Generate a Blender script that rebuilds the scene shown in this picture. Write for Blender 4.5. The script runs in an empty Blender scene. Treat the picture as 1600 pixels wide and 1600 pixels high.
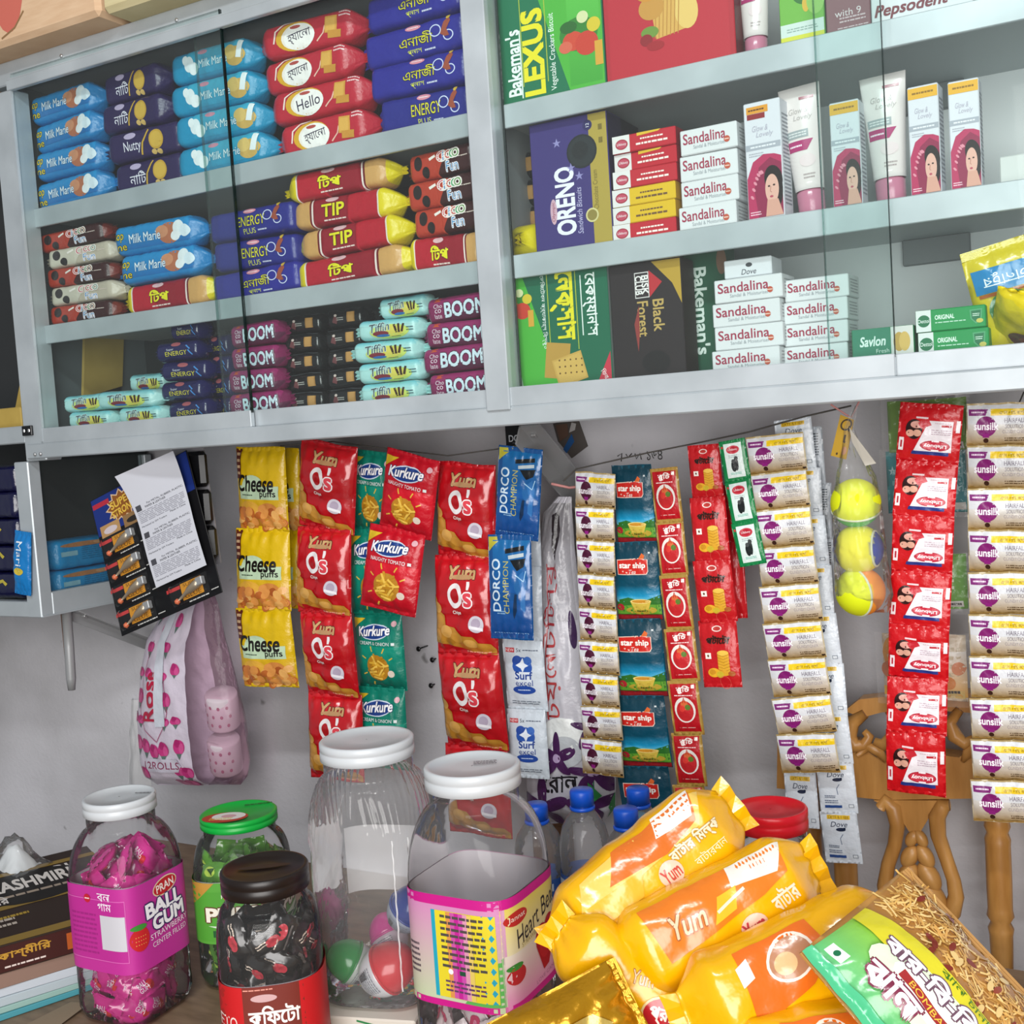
import bpy, math, random
from mathutils import Vector, Matrix, noise
from mathutils.geometry import tessellate_polygon
random.seed(7)
SC = bpy.context.scene
COL = SC.collection
PI = math.pi

# ------------------------------------------------------------------ camera
F = 1800.0                                   # focal length in pixels of the 1600 px frame
CAM = Vector((0, -1.45, 0))
def _basis():
    ax = -Vector((-2500 - 800, 800 - 895, -F)).normalized()
    b = 26600.0
    a = (F * F + 95 * b) / 3300.0
    az = -Vector((a, -b, -F)).normalized()
    az = (az - ax * az.dot(ax)).normalized()
    ay = az.cross(ax)
    return Matrix((ax, ay, az))
RW = _basis()                                # world = RW @ camera
cam_data = bpy.data.cameras.new('camera')
cam_data.sensor_width = 36
cam_data.lens = 36 * F / 1600
cam_data.clip_start = 0.02
cam = bpy.data.objects.new('camera', cam_data)
COL.objects.link(cam)
cam.matrix_world = Matrix.Translation(CAM) @ RW.to_4x4()
SC.camera = cam

# ------------------------------------------------------------------ light
world = bpy.data.worlds.new('world')
SC.world = world
world.use_nodes = True
bgn = world.node_tree.nodes['Background']
bgn.inputs[0].default_value = (0.86, 0.93, 1.0, 1)
bgn.inputs[1].default_value = 0.24
def area(name, loc, target, sx, sy, power, col):
    l = bpy.data.lights.new(name, 'AREA')
    l.shape = 'RECTANGLE'; l.size = sx; l.size_y = sy; l.energy = power; l.color = col
    o = bpy.data.objects.new(name, l); COL.objects.link(o)
    o.location = loc
    o.rotation_euler = (Vector(target) - Vector(loc)).to_track_quat('-Z', 'Y').to_euler()
    return o
area('shop_front_daylight', (0.75, -3.3, 0.15), (-0.6, 0.3, -0.15), 2.4, 2.2, 128, (1.0, 0.975, 0.95))
area('ceiling_tube_light', (-0.2, -1.7, 1.45), (-0.5, -0.1, 0.0), 1.2, 0.06, 24, (0.96, 0.99, 1.0))
vs = SC.view_settings
vs.view_transform = 'Standard'; vs.look = 'None'; vs.gamma = 1; vs.use_curve_mapping = False
vs.exposure = 0.1
SC.cycles.transparent_max_bounces = 24

# ------------------------------------------------------------------ pixel -> place
def ray(x, y): return RW @ Vector((x - 800, 800 - y, -F))
def PY(x, y, Y):
    r = ray(x, y); return CAM + r * ((Y - CAM.y) / r.y)
def PZ(x, y, Z):
    r = ray(x, y); return CAM + r * ((Z - CAM.z) / r.z)
def PD(x, y, d): return CAM + ray(x, y) * (d / F)
def facing(roll, tilt=0, yaw=0):
    """a pose whose local -Y looks towards the viewer side, rolled, leaned back and turned (degrees)"""
    B = Matrix((RW.col[0], -RW.col[2], RW.col[1])).transposed()
    return B @ Matrix.Rotation(math.radians(-roll), 3, 'Y') @ Matrix.Rotation(math.radians(tilt), 3, 'X') @ Matrix.Rotation(math.radians(yaw), 3, 'Z')

# ------------------------------------------------------------------ colour and materials
def hx(h):
    h = h.lstrip('#')
    out = []
    for i in (0, 2, 4):
        c = int(h[i:i + 2], 16) / 255
        out.append(c / 12.92 if c <= 0.04045 else ((c + 0.055) / 1.055) ** 2.4)
    return tuple(out)
MATS = {}
def nodes_of(name):
    m = bpy.data.materials.new(name); m.use_nodes = True
    nt = m.node_tree
    return m, nt, nt.nodes['Principled BSDF']
def add_bump(nt, bsdf, scale, strength, dist=0.002, kind='ShaderNodeTexNoise', detail=3):
    tc = nt.nodes.new('ShaderNodeTexCoord')
    n = nt.nodes.new(kind); n.inputs['Scale'].default_value = scale
    if 'Detail' in n.inputs: n.inputs['Detail'].default_value = detail
    b = nt.nodes.new('ShaderNodeBump'); b.inputs['Strength'].default_value = strength; b.inputs['Distance'].default_value = dist
    nt.links.new(tc.outputs['Object'], n.inputs['Vector'])
    nt.links.new(n.outputs[0], b.inputs['Height'])
    nt.links.new(b.outputs[0], bsdf.inputs['Normal'])
def attr_mat(name, rough, spec=0.5, metal=0.0, bump=None, coat=0.0):
    m, nt, b = nodes_of(name)
    a = nt.nodes.new('ShaderNodeAttribute'); a.attribute_name = 'Col'
    nt.links.new(a.outputs['Color'], b.inputs['Base Color'])
    b.inputs['Roughness'].default_value = rough
    b.inputs['Specular IOR Level'].default_value = spec
    b.inputs['Metallic'].default_value = metal
    b.inputs['Coat Weight'].default_value = coat
    b.inputs['Coat Roughness'].default_value = 0.12
    if bump: add_bump(nt, b, *bump)
    MATS[name] = m
    return m
attr_mat('film', 0.3, 0.5, 0, (62, 0.75, 0.0026))
attr_mat('glossy_film', 0.22, 0.6, 0, (38, 0.6, 0.003), 0.3)
attr_mat('card', 0.5, 0.35)
attr_mat('foil', 0.26, 0.6, 0.55, (60, 0.6, 0.003))
attr_mat('matt', 0.75, 0.2)
attr_mat('gloss', 0.18, 0.5)
def solid(name, col, rough=0.5, metal=0.0, bump=None, spec=0.5, trans=0.0):
    if name in MATS: return MATS[name]
    m, nt, b = nodes_of(name)
    b.inputs['Base Color'].default_value = (*hx(col), 1)
    b.inputs['Roughness'].default_value = rough
    b.inputs['Metallic'].default_value = metal
    b.inputs['Specular IOR Level'].default_value = spec
    b.inputs['Transmission Weight'].default_value = trans
    if bump: add_bump(nt, b, *bump)
    MATS[name] = m
    return m
def clear(name, tint, haze=0.03, rough=0.04, blend=0.12, hazecol=(1, 1, 1), bump=None):
    """thin clear sheet: light passes straight through, the surface mirrors more at a slant"""
    m = bpy.data.materials.new(name); m.use_nodes = True
    nt = m.node_tree; nt.nodes.clear()
    out = nt.nodes.new('ShaderNodeOutputMaterial')
    tr = nt.nodes.new('ShaderNodeBsdfTransparent'); tr.inputs[0].default_value = (*tint, 1)
    gl = nt.nodes.new('ShaderNodeBsdfGlossy'); gl.inputs['Roughness'].default_value = rough
    df = nt.nodes.new('ShaderNodeBsdfDiffuse'); df.inputs[0].default_value = (*hazecol, 1)
    lw = nt.nodes.new('ShaderNodeLayerWeight'); lw.inputs['Blend'].default_value = blend
    m1 = nt.nodes.new('ShaderNodeMixShader'); m2 = nt.nodes.new('ShaderNodeMixShader')
    nt.links.new(lw.outputs['Fresnel'], m1.inputs[0])
    nt.links.new(tr.outputs[0], m1.inputs[1]); nt.links.new(gl.outputs[0], m1.inputs[2])
    m2.inputs[0].default_value = haze
    nt.links.new(m1.outputs[0], m2.inputs[1]); nt.links.new(df.outputs[0], m2.inputs[2])
    nt.links.new(m2.outputs[0], out.inputs[0])
    if bump:
        tc = nt.nodes.new('ShaderNodeTexCoord'); n = nt.nodes.new('ShaderNodeTexNoise'); n.inputs['Scale'].default_value = bump[0]
        bp = nt.nodes.new('ShaderNodeBump'); bp.inputs['Strength'].default_value = bump[1]; bp.inputs['Distance'].default_value = 0.004
        nt.links.new(tc.outputs['Object'], n.inputs['Vector']); nt.links.new(n.outputs[0], bp.inputs['Height'])
        nt.links.new(bp.outputs[0], gl.inputs['Normal']); nt.links.new(bp.outputs[0], lw.inputs['Normal'])
    MATS[name] = m
    return m
clear('pane_glass', (0.935, 0.97, 0.962), 0.012, 0.02, 0.12)
clear('jar_plastic', (0.99, 0.99, 0.992), 0.022, 0.05, 0.2, bump=(26, .35))
clear('clear_film', (0.96, 0.96, 0.96), 0.06, 0.1, 0.2, bump=(45, 0.9))
clear('bottle_plastic', (0.975, 0.98, 0.99), 0.07, 0.04, 0.28, bump=(60, .4))
clear('ribbed_plastic', (0.985, 0.985, 0.988), 0.05, 0.05, 0.3, bump=(36, .5))
clear('frosted', (0.95, 0.95, 0.95), 0.38, 0.2, 0.1)
clear('blister_plastic', (0.97, 0.97, 0.97), 0.01, 0.05, 0.08)
clear('pink_film', (0.95, 0.85, 0.9), 0.1, 0.15, 0.2, (0.9, 0.6, 0.72), bump=(40, 0.8))
solid('edge_glass', '#0e1c1a', 0.2)
clear('faint_edge', (0.6, 0.72, 0.7), 0.02)
solid('steel', '#a4a5a6', 0.4, 0.35)
solid('screw', '#c9c9c9', 0.3, 0.8)
solid('black_plastic', '#0d0d0f', 0.35)
solid('white_lid', '#c3c6c9', 0.35, 0, (30, 0.1, 0.001))
solid('green_lid', '#0aa13a', 0.35)
solid('brown_lid', '#1c1310', 0.35)
solid('red_lid', '#cf1224', 0.3)
solid('blue_cap', '#0b4fc0', 0.35)
solid('cord', '#4a4642', 0.8)
solid('pink_cord', '#c98a86', 0.7)
def alu():
    m, nt, b = nodes_of('aluminium')
    tc = nt.nodes.new('ShaderNodeTexCoord'); n = nt.nodes.new('ShaderNodeTexNoise'); n.inputs['Scale'].default_value = 9; n.inputs['Detail'].default_value = 6
    r = nt.nodes.new('ShaderNodeValToRGB')
    r.color_ramp.elements[0].position = 0.35; r.color_ramp.elements[0].color = (*hx('#a8afb3'), 1)
    r.color_ramp.elements[1].position = 0.7; r.color_ramp.elements[1].color = (*hx('#bdc4c8'), 1)
    nt.links.new(tc.outputs['Object'], n.inputs[0]); nt.links.new(n.outputs[0], r.inputs[0]); nt.links.new(r.outputs[0], b.inputs['Base Color'])
    b.inputs['Metallic'].default_value = 0.25; b.inputs['Roughness'].default_value = 0.38
    MATS['aluminium'] = m
alu()
def wallmat():
    m, nt, b = nodes_of('plaster')
    L = nt.links
    tc = nt.nodes.new('ShaderNodeTexCoord')
    n1 = nt.nodes.new('ShaderNodeTexNoise'); n1.inputs['Scale'].default_value = 2.2; n1.inputs['Detail'].default_value = 8
    n2 = nt.nodes.new('ShaderNodeTexNoise'); n2.inputs['Scale'].default_value = 21; n2.inputs['Detail'].default_value = 2
    n3 = nt.nodes.new('ShaderNodeTexNoise'); n3.inputs['Scale'].default_value = 120; n3.inputs['Detail'].default_value = 2
    r1 = nt.nodes.new('ShaderNodeValToRGB')
    r1.color_ramp.elements[0].position = 0.3; r1.color_ramp.elements[0].color = (*hx('#a09e9f'), 1)
    r1.color_ramp.elements[1].position = 0.68; r1.color_ramp.elements[1].color = (*hx('#d4d2d7'), 1)
    r2 = nt.nodes.new('ShaderNodeValToRGB')
    r2.color_ramp.elements[0].position = 0.73; r2.color_ramp.elements[0].color = (0, 0, 0, 1)
    r2.color_ramp.elements[1].position = 0.82; r2.color_ramp.elements[1].color = (1, 1, 1, 1)
    mx = nt.nodes.new('ShaderNodeMix'); mx.data_type = 'RGBA'
    mx.inputs[7].default_value = (*hx('#5a5653'), 1)
    for n in (n1, n2, n3): L.new(tc.outputs['Object'], n.inputs[0])
    L.new(n1.outputs[0], r1.inputs[0]); L.new(n2.outputs[0], r2.inputs[0])
    L.new(r2.outputs[0], mx.inputs[0]); L.new(r1.outputs[0], mx.inputs[6]); L.new(mx.outputs[2], b.inputs['Base Color'])
    b.inputs['Roughness'].default_value = 0.8
    bp = nt.nodes.new('ShaderNodeBump'); bp.inputs['Strength'].default_value = 0.25; bp.inputs['Distance'].default_value = 0.003
    L.new(n3.outputs[0], bp.inputs['Height']); L.new(bp.outputs[0], b.inputs['Normal'])
    MATS['plaster'] = m
wallmat()
def woodmat(name, c0, c1, scale, rough=0.45):
    m, nt, b = nodes_of(name)
    L = nt.links
    tc = nt.nodes.new('ShaderNodeTexCoord')
    mp = nt.nodes.new('ShaderNodeMapping'); mp.inputs['Scale'].default_value = scale
    n = nt.nodes.new('ShaderNodeTexNoise'); n.inputs['Scale'].default_value = 8; n.inputs['Detail'].default_value = 6
    r = nt.nodes.new('ShaderNodeValToRGB')
    r.color_ramp.elements[0].position = 0.3; r.color_ramp.elements[0].color = (*hx(c0), 1)
    r.color_ramp.elements[1].position = 0.7; r.color_ramp.elements[1].color = (*hx(c1), 1)
    L.new(tc.outputs['Object'], mp.inputs[0]); L.new(mp.outputs[0], n.inputs[0]); L.new(n.outputs[0], r.inputs[0]); L.new(r.outputs[0], b.inputs['Base Color'])
    b.inputs['Roughness'].default_value = rough
    MATS[name] = m
woodmat('honey_wood', '#9c6a30', '#bf8c4c', (6, 6, 1), 0.35)
woodmat('table_wood', '#6b5745', '#8a735c', (2, 8, 8), 0.5)
woodmat('dark_wood', '#4a3222', '#6a4a32', (8, 8, 1), 0.5)
woodmat('cardboard', '#c9a582', '#d6b694', (2, 2, 14), 0.8)
woodmat('cream_board', '#bfb184', '#cdc096', (1, 1, 10), 0.8)
woodmat('yellow_board', '#a58a3e', '#b69a4c', (2, 2, 2), 0.7)

# ------------------------------------------------------------------ mesh helpers
def new_mesh(name, verts, faces, mat, cols=None, smooth=True):
    me = bpy.data.meshes.new(name)
    me.from_pydata([tuple(v) for v in verts], [], faces)
    if cols is not None:
        at = me.color_attributes.new('Col', 'FLOAT_COLOR', 'POINT')
        flat = []
        if isinstance(cols, tuple): flat = [*cols, 1.0] * len(verts)
        else:
            for c in cols: flat += [*c, 1.0]
        at.data.foreach_set('color', flat)
    me.materials.append(MATS[mat] if isinstance(mat, str) else mat)
    if smooth: me.polygons.foreach_set('use_smooth', [True] * len(me.polygons))
    me.update()
    return me
class MB:
    """collects boxes, tubes, lathes and grids into one mesh"""
    def __init__(s): s.v = []; s.f = []
    def add(s, vs_, fs):
        n = len(s.v); s.v += [Vector(p) for p in vs_]; s.f += [tuple(i + n for i in f) for f in fs]; return s
    def box(s, x0, x1, y0, y1, z0, z1, bev=0.0, M=None):
        b = min(bev, (x1 - x0) * .49, (y1 - y0) * .49, (z1 - z0) * .49)
        if b <= 0:
            p = [(x, y, z) for z in (z0, z1) for y in (y0, y1) for x in (x0, x1)]
            f = [(0, 2, 3, 1), (4, 5, 7, 6), (0, 1, 5, 4), (2, 6, 7, 3), (0, 4, 6, 2), (1, 3, 7, 5)]
        else:
            p = []
            idx = {}
            for iz, (z, sz) in enumerate(((z0, 1), (z1, -1))):
                for iy, (y, sy) in enumerate(((y0, 1), (y1, -1))):
                    for ix, (x, sx) in enumerate(((x0, 1), (x1, -1))):
                        for k in range(3):
                            q = [x + sx * b, y + sy * b, z + sz * b]; q[k] = (x, y, z)[k]
                            idx[ix, iy, iz, k] = len(p); p.append(tuple(q))
            f = []
            for k in range(3):
                o = [i for i in range(3) if i != k]
                for e in (0, 1):
                    ring = []
                    for a_, b_ in ((0, 0), (1, 0), (1, 1), (0, 1)):
                        c = [0, 0, 0]; c[k] = e; c[o[0]] = a_; c[o[1]] = b_
                        ring.append(idx[c[0], c[1], c[2], k])
                    f.append(tuple(ring))
            for k in range(3):                                   # edges running along axis k
                o = [i for i in range(3) if i != k]
                for a_ in (0, 1):
                    for b_ in (0, 1):
                        c0 = [0, 0, 0]; c0[o[0]] = a_; c0[o[1]] = b_; c1 = c0[:]; c1[k] = 1
                        f.append((idx[(*c0, o[0])], idx[(*c1, o[0])], idx[(*c1, o[1])], idx[(*c0, o[1])]))
            for c in [(i, j, l) for i in (0, 1) for j in (0, 1) for l in (0, 1)]:
                f.append(tuple(idx[(*c, k)] for k in range(3)))
        if M: p = [M @ Vector(q) for q in p]
        return s.add(p, f)
    def tube(s, pts, r, seg=8, cap=True, flat=1.0):
        pts = [Vector(p) for p in pts]; n = len(pts); vs_ = []; fs = []
        up = Vector((0, 1, 0))
        for i, p in enumerate(pts):
            d = (pts[min(i + 1, n - 1)] - pts[max(i - 1, 0)]).normalized()
            a = d.cross(up)
            if a.length < 1e-3: a = d.cross(Vector((1, 0, 0)))
            a.normalize(); b = d.cross(a)
            rr = r[i] if isinstance(r, (list, tuple)) else r
            for k in range(seg):
                t = 2 * PI * k / seg
                vs_.append(p + a * math.cos(t) * rr + b * math.sin(t) * rr * flat)
        for i in range(n - 1):
            for k in range(seg):
                fs.append((i * seg + k, i * seg + (k + 1) % seg, (i + 1) * seg + (k + 1) % seg, (i + 1) * seg + k))
        if cap: fs += [tuple(range(seg)), tuple(range((n - 1) * seg, n * seg))]
        return s.add(vs_, fs)
    def lathe(s, prof, seg=24, c=(0, 0, 0), capb=True, capt=True, ex=2.0, rib=None):
        vs_ = []; fs = []
        for i, (r, z) in enumerate(prof):
            for k in range(seg):
                t = 2 * PI * k / seg
                x, y = sup(t, ex(z) if callable(ex) else ex)
                q = r * (1 + (rib(t, z) if rib else 0))
                vs_.append((c[0] + x * q, c[1] + y * q, c[2] + z))
        for i in range(len(prof) - 1):
            for k in range(seg):
                fs.append((i * seg + k, i * seg + (k + 1) % seg, (i + 1) * seg + (k + 1) % seg, (i + 1) * seg + k))
        if capb: fs.append(tuple(range(seg))[::-1])
        if capt: fs.append(tuple(range((len(prof) - 1) * seg, len(prof) * seg)))
        return s.add(vs_, fs)
    def plate(s, poly, y0, y1):
        """a flat outline in the XZ plane, given thickness along Y"""
        n = len(poly)
        vs_ = [(x, y0, z) for x, z in poly] + [(x, y1, z) for x, z in poly]
        fs = [tuple(t) for t in tessellate_polygon([[Vector((x, z, 0)) for x, z in poly]])]
        fs += [tuple(i + n for i in t) for t in list(fs)]
        fs += [(i, (i + 1) % n, (i + 1) % n + n, i + n) for i in range(n)]
        return s.add(vs_, fs)
    def mesh(s, name, mat, cols=None, smooth=False): return new_mesh(name, s.v, s.f, mat, cols, smooth)
def sup(t, n):
    c, s_ = math.cos(t), math.sin(t)
    k = 2.0 / n
    return math.copysign(abs(c) ** k, c), math.copysign(abs(s_) ** k, s_)
def grid_mesh(name, fn, nu, nv, mat, cols, closed=False, smooth=True):
    vs_ = [fn(i / nu, j / nv) for j in range(nv + 1) for i in range(nu + 1)]
    fs = [(j * (nu + 1) + i, j * (nu + 1) + i + 1, (j + 1) * (nu + 1) + i + 1, (j + 1) * (nu + 1) + i) for j in range(nv) for i in range(nu)]
    return new_mesh(name, vs_, fs, mat, cols, smooth)

# ------------------------------------------------------------------ flat print: coloured shapes laid on a surface
_TX = {}
def text_mesh(s, bold, shear):
    k = (s, bold, shear)
    if k in _TX: return _TX[k]
    cu = bpy.data.curves.new('lettering', 'FONT')
    cu.body = s; cu.resolution_u = 3; cu.shear = shear
    ob = bpy.data.objects.new('lettering', cu)
    me = bpy.data.meshes.new_from_object(ob)
    me.calc_loop_triangles()
    vs_ = [(v.co.x, v.co.y) for v in me.vertices]
    ts = [tuple(t.vertices) for t in me.loop_triangles]
    bpy.data.objects.remove(ob); bpy.data.curves.remove(cu); bpy.data.meshes.remove(me)
    if not vs_: r = ([], [], 1, 1)
    else:
        x0 = min(p[0] for p in vs_); x1 = max(p[0] for p in vs_); y0 = min(p[1] for p in vs_); y1 = max(p[1] for p in vs_)
        r = ([((p[0] - (x0 + x1) / 2), (p[1] - (y0 + y1) / 2)) for p in vs_], ts, x1 - x0, y1 - y0)
    _TX[k] = r
    return r
def rotp(p, c, a):
    if not a: return p
    ca, sa = math.cos(math.radians(a)), math.sin(math.radians(a))
    x, y = p[0] - c[0], p[1] - c[1]
    return (c[0] + x * ca - y * sa, c[1] + x * sa + y * ca)
def shape_tris(sh, W, H):
    """-> list of (points, tris, colours per point)"""
    k = sh[0]
    if k == 'r':                                   # r x y w h col rot
        _, x, y, w, h, c = sh[:6]; rot = sh[6] if len(sh) > 6 else 0
        P = [(x * W + a * w * W / 2, y * H + b * h * H / 2) for a, b in ((-1, -1), (1, -1), (1, 1), (-1, 1))]
        P = [rotp(p, (x * W, y * H), rot) for p in P]
        return [(P, [(0, 1, 2), (0, 2, 3)], [hx(c)] * 4)]
    if k == 'g':                                   # g x y w h top bottom
        _, x, y, w, h, c1, c0 = sh[:7]
        P = [(x * W + a * w * W / 2, y * H + b * h * H / 2) for a, b in ((-1, -1), (1, -1), (1, 1), (-1, 1))]
        return [(P, [(0, 1, 2), (0, 2, 3)], [hx(c0)] * 2 + [hx(c1)] * 2)]
    if k in 'ec':
        if k == 'c': _, x, y, r, c = sh[:5]; rx = ry = r * H; rot = 0
        else: _, x, y, rx, ry, c = sh[:6]; rx *= W; ry *= H; rot = sh[6] if len(sh) > 6 else 0
        n = 22
        P = [(x * W, y * H)] + [rotp((x * W + rx * math.cos(2 * PI * i / n), y * H + ry * math.sin(2 * PI * i / n)), (x * W, y * H), rot) for i in range(n)]
        return [(P, [(0, 1 + i, 1 + (i + 1) % n) for i in range(n)], [hx(c)] * (n + 1))]
    if k == 'o':                                   # ring: x y r(H) thickness(H) col
        _, x, y, r, t, c = sh[:6]; sq = sh[6] if len(sh) > 6 else 1
        n = 22; P = []
        for i in range(n):
            a = 2 * PI * i / n
            P += [(x * W + q * H * math.cos(a) * sq, y * H + q * H * math.sin(a)) for q in (r, r - t)]
        T = []
        for i in range(n):
            j = (i + 1) % n
            T += [(2 * i, 2 * j, 2 * j + 1), (2 * i, 2 * j + 1, 2 * i + 1)]
        return [(P, T, [hx(c)] * len(P))]
    if k == 'p':
        _, pts, c = sh[:3]
        P = [(x * W, y * H) for x, y in pts]
        T = [tuple(t) for t in tessellate_polygon([[Vector((*p, 0)) for p in P]])]
        return [(P, T, [hx(c)] * len(P))]
    if k == 'l':                                   # stroke: points width(H) col
        _, pts, w, c = sh[:4]
        P = []; T = []
        q = [Vector((x * W, y * H)) for x, y in pts]
        for i, p in enumerate(q):
            d = (q[min(i + 1, len(q) - 1)] - q[max(i - 1, 0)])
            d = d.normalized() if d.length > 0 else Vector((1, 0))
            nn = Vector((-d.y, d.x)) * w * H / 2
            P += [tuple(p + nn), tuple(p - nn)]
        for i in range(len(q) - 1): T += [(2 * i, 2 * i + 1, 2 * i + 3), (2 * i, 2 * i + 3, 2 * i + 2)]
        return [(P, T, [hx(c)] * len(P))]
    if k == 'm':                                   # rows too fine to read: x y w h rows col
        _, x, y, w, h, n, c = sh[:7]; rot = sh[7] if len(sh) > 7 else 0
        rnd = random.Random(int(x * 977 + y * 613 + n)); out = []
        for i in range(n):
            yy = y + h / 2 - (i + .5) * h / n
            xx = x - w / 2
            while xx < x + w / 2 - w * .04:
                L = min(w * rnd.uniform(.06, .2), x + w / 2 - xx)
                P = [((xx + a * L) * W, (yy + b * h / n * .22) * H) for a, b in ((0, -1), (1, -1), (1, 1), (0, 1))]
                P = [rotp(p, (x * W, y * H), rot) for p in P]
                out.append((P, [(0, 1, 2), (0, 2, 3)], [hx(c)] * 4))
                xx += L + w * .025
        return out
    if k == 't':                                   # t string x y h col {opts}
        _, s, x, y, h, c = sh[:6]; o = sh[6] if len(sh) > 6 else {}
        V, T, tw, th = text_mesh(s, 0, o.get('sh', 0))
        if not V: return []
        rot = o.get('rot', 0)
        side = abs(rot) > 45 and abs(rot) < 135
        sy = h * (W if side else H) / th
        sx = o['w'] * (H if side else W) / tw if 'w' in o else sy
        out = []
        bold = o.get('b', 0.0)
        for col, rad, k8 in (((o['o'][0], bold + o['o'][1] * 1.3, 8),) if 'o' in o else ()) + ((c, bold, 4 if bold > .005 else 1),):
            PP = []; TT = []                        # strokes thickened by laying shifted copies together
            for q in range(k8):
                ax_, ay_ = ((rad * math.cos(2 * PI * (q + .5) / k8), rad * math.sin(2 * PI * (q + .5) / k8)) if k8 > 1 else (0, 0))
                n0 = len(PP)
                PP += [rotp((x * W + (p[0] + ax_) * sx, y * H + (p[1] + ay_) * sy), (x * W, y * H), rot) for p in V]
                TT += [tuple(i + n0 for i in t_) for t_ in T]
            out.append((PP, TT, [hx(col)] * len(PP), len(V)))
        return out
    raise ValueError(k)
def print_mesh(name, art, W, H, S, mat='film', maxlen=None, lift=0.0004, step=0.00011):
    maxlen = maxlen or max(W, H) / 9
    VS = []; FS = []; CS = []; boxes = []
    for sh in art:
        for P, T, C, *nv_ in shape_tris(sh, W, H):
            if not P: continue
            bb = (min(p[0] for p in P), max(p[0] for p in P), min(p[1] for p in P), max(p[1] for p in P))
            lay = 0
            for b2, l2 in boxes:
                if l2 >= lay and bb[0] < b2[1] and bb[1] > b2[0] and bb[2] < b2[3] and bb[3] > b2[2]: lay = l2 + 1
            if sh[0] != 'm': boxes.append((bb, lay))
            off0 = lift + lay * step
            cache = {}
            def vid(p, c, q=0):
                k = (round(p[0], 6), round(p[1], 6), q)
                if k not in cache:
                    cache[k] = len(VS); VS.append(S(p[0], p[1], off0 + q * 1.2e-5)); CS.append(c)
                return cache[k]
            st = [((P[a], C[a], a // nv_[0]), (P[b], C[b], a // nv_[0]), (P[c], C[c], a // nv_[0])) if nv_ else ((P[a], C[a]), (P[b], C[b]), (P[c], C[c])) for a, b, c in T]
            while st:
                t = st.pop()
                e = [((t[i][0][0] - t[(i + 1) % 3][0][0]) ** 2 + (t[i][0][1] - t[(i + 1) % 3][0][1]) ** 2, i) for i in range(3)]
                m = max(e)
                if m[0] > maxlen * maxlen:
                    i = m[1]; A, B, Cc = t[i], t[(i + 1) % 3], t[(i + 2) % 3]
                    M_ = (((A[0][0] + B[0][0]) / 2, (A[0][1] + B[0][1]) / 2), tuple((u + v) / 2 for u, v in zip(A[1], B[1]))) + A[2:]
                    st.append((A, M_, Cc)); st.append((M_, B, Cc))
                else:
                    f = tuple(vid(*q) for q in t)
                    if len(set(f)) == 3: FS.append(f)
    return new_mesh(name, VS, FS, mat, CS)

# ------------------------------------------------------------------ things
def empty(name, loc=(0, 0, 0), M=None, label=None, cat=None, group=None):
    o = bpy.data.objects.new(name, None); COL.objects.link(o)
    o.empty_display_size = 0.02
    o.matrix_world = Matrix.Translation(Vector(loc)) @ (M.to_4x4() if M is not None else Matrix.Identity(4))
    tag(o, label, cat, group)
    return o
def tag(o, label=None, cat=None, group=None, kind=None):
    if label: o['label'] = label
    if cat: o['category'] = cat
    if group: o['group'] = group
    if kind: o['kind'] = kind
    return o
def ob(name, me, parent=None, loc=(0, 0, 0), rot=None, label=None, cat=None, group=None, kind=None):
    o = bpy.data.objects.new(name, me); COL.objects.link(o)
    if parent: o.parent = parent
    o.location = loc
    if rot is not None:
        if isinstance(rot, Matrix): o.rotation_euler = rot.to_euler()
        else: o.rotation_euler = rot
    return tag(o, label, cat, group, kind)
def put(proto, loc, M=None, rot=None, sc=(1, 1, 1), label=None, cat=None, group=None, name=None, parent=None):
    """place one individual of a kind: an Empty with the kind's parts (mesh data shared)"""
    if parent is None:
        r = empty(name or proto['name'], (0, 0, 0), None, label, cat or proto.get('cat'), group)
    else:
        r = None
    if M is None: M = Matrix.Identity(3)
    if rot is not None:
        from mathutils import Euler
        M = Euler([math.radians(a) for a in rot]).to_matrix()
    mw = Matrix.Translation(Vector(loc)) @ M.to_4x4() @ Matrix.Diagonal((*sc, 1))
    if r is not None:
        r.matrix_world = mw
        for nm, me in proto['parts']:
            ob(nm, me, r)
        return r
    first = None                                    # as a part: the first mesh carries the others
    for nm, me in proto['parts']:
        if first is None:
            first = ob(name or nm, me, parent); first.matrix_local = mw
        else: ob(nm, me, first)
    return first
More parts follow.
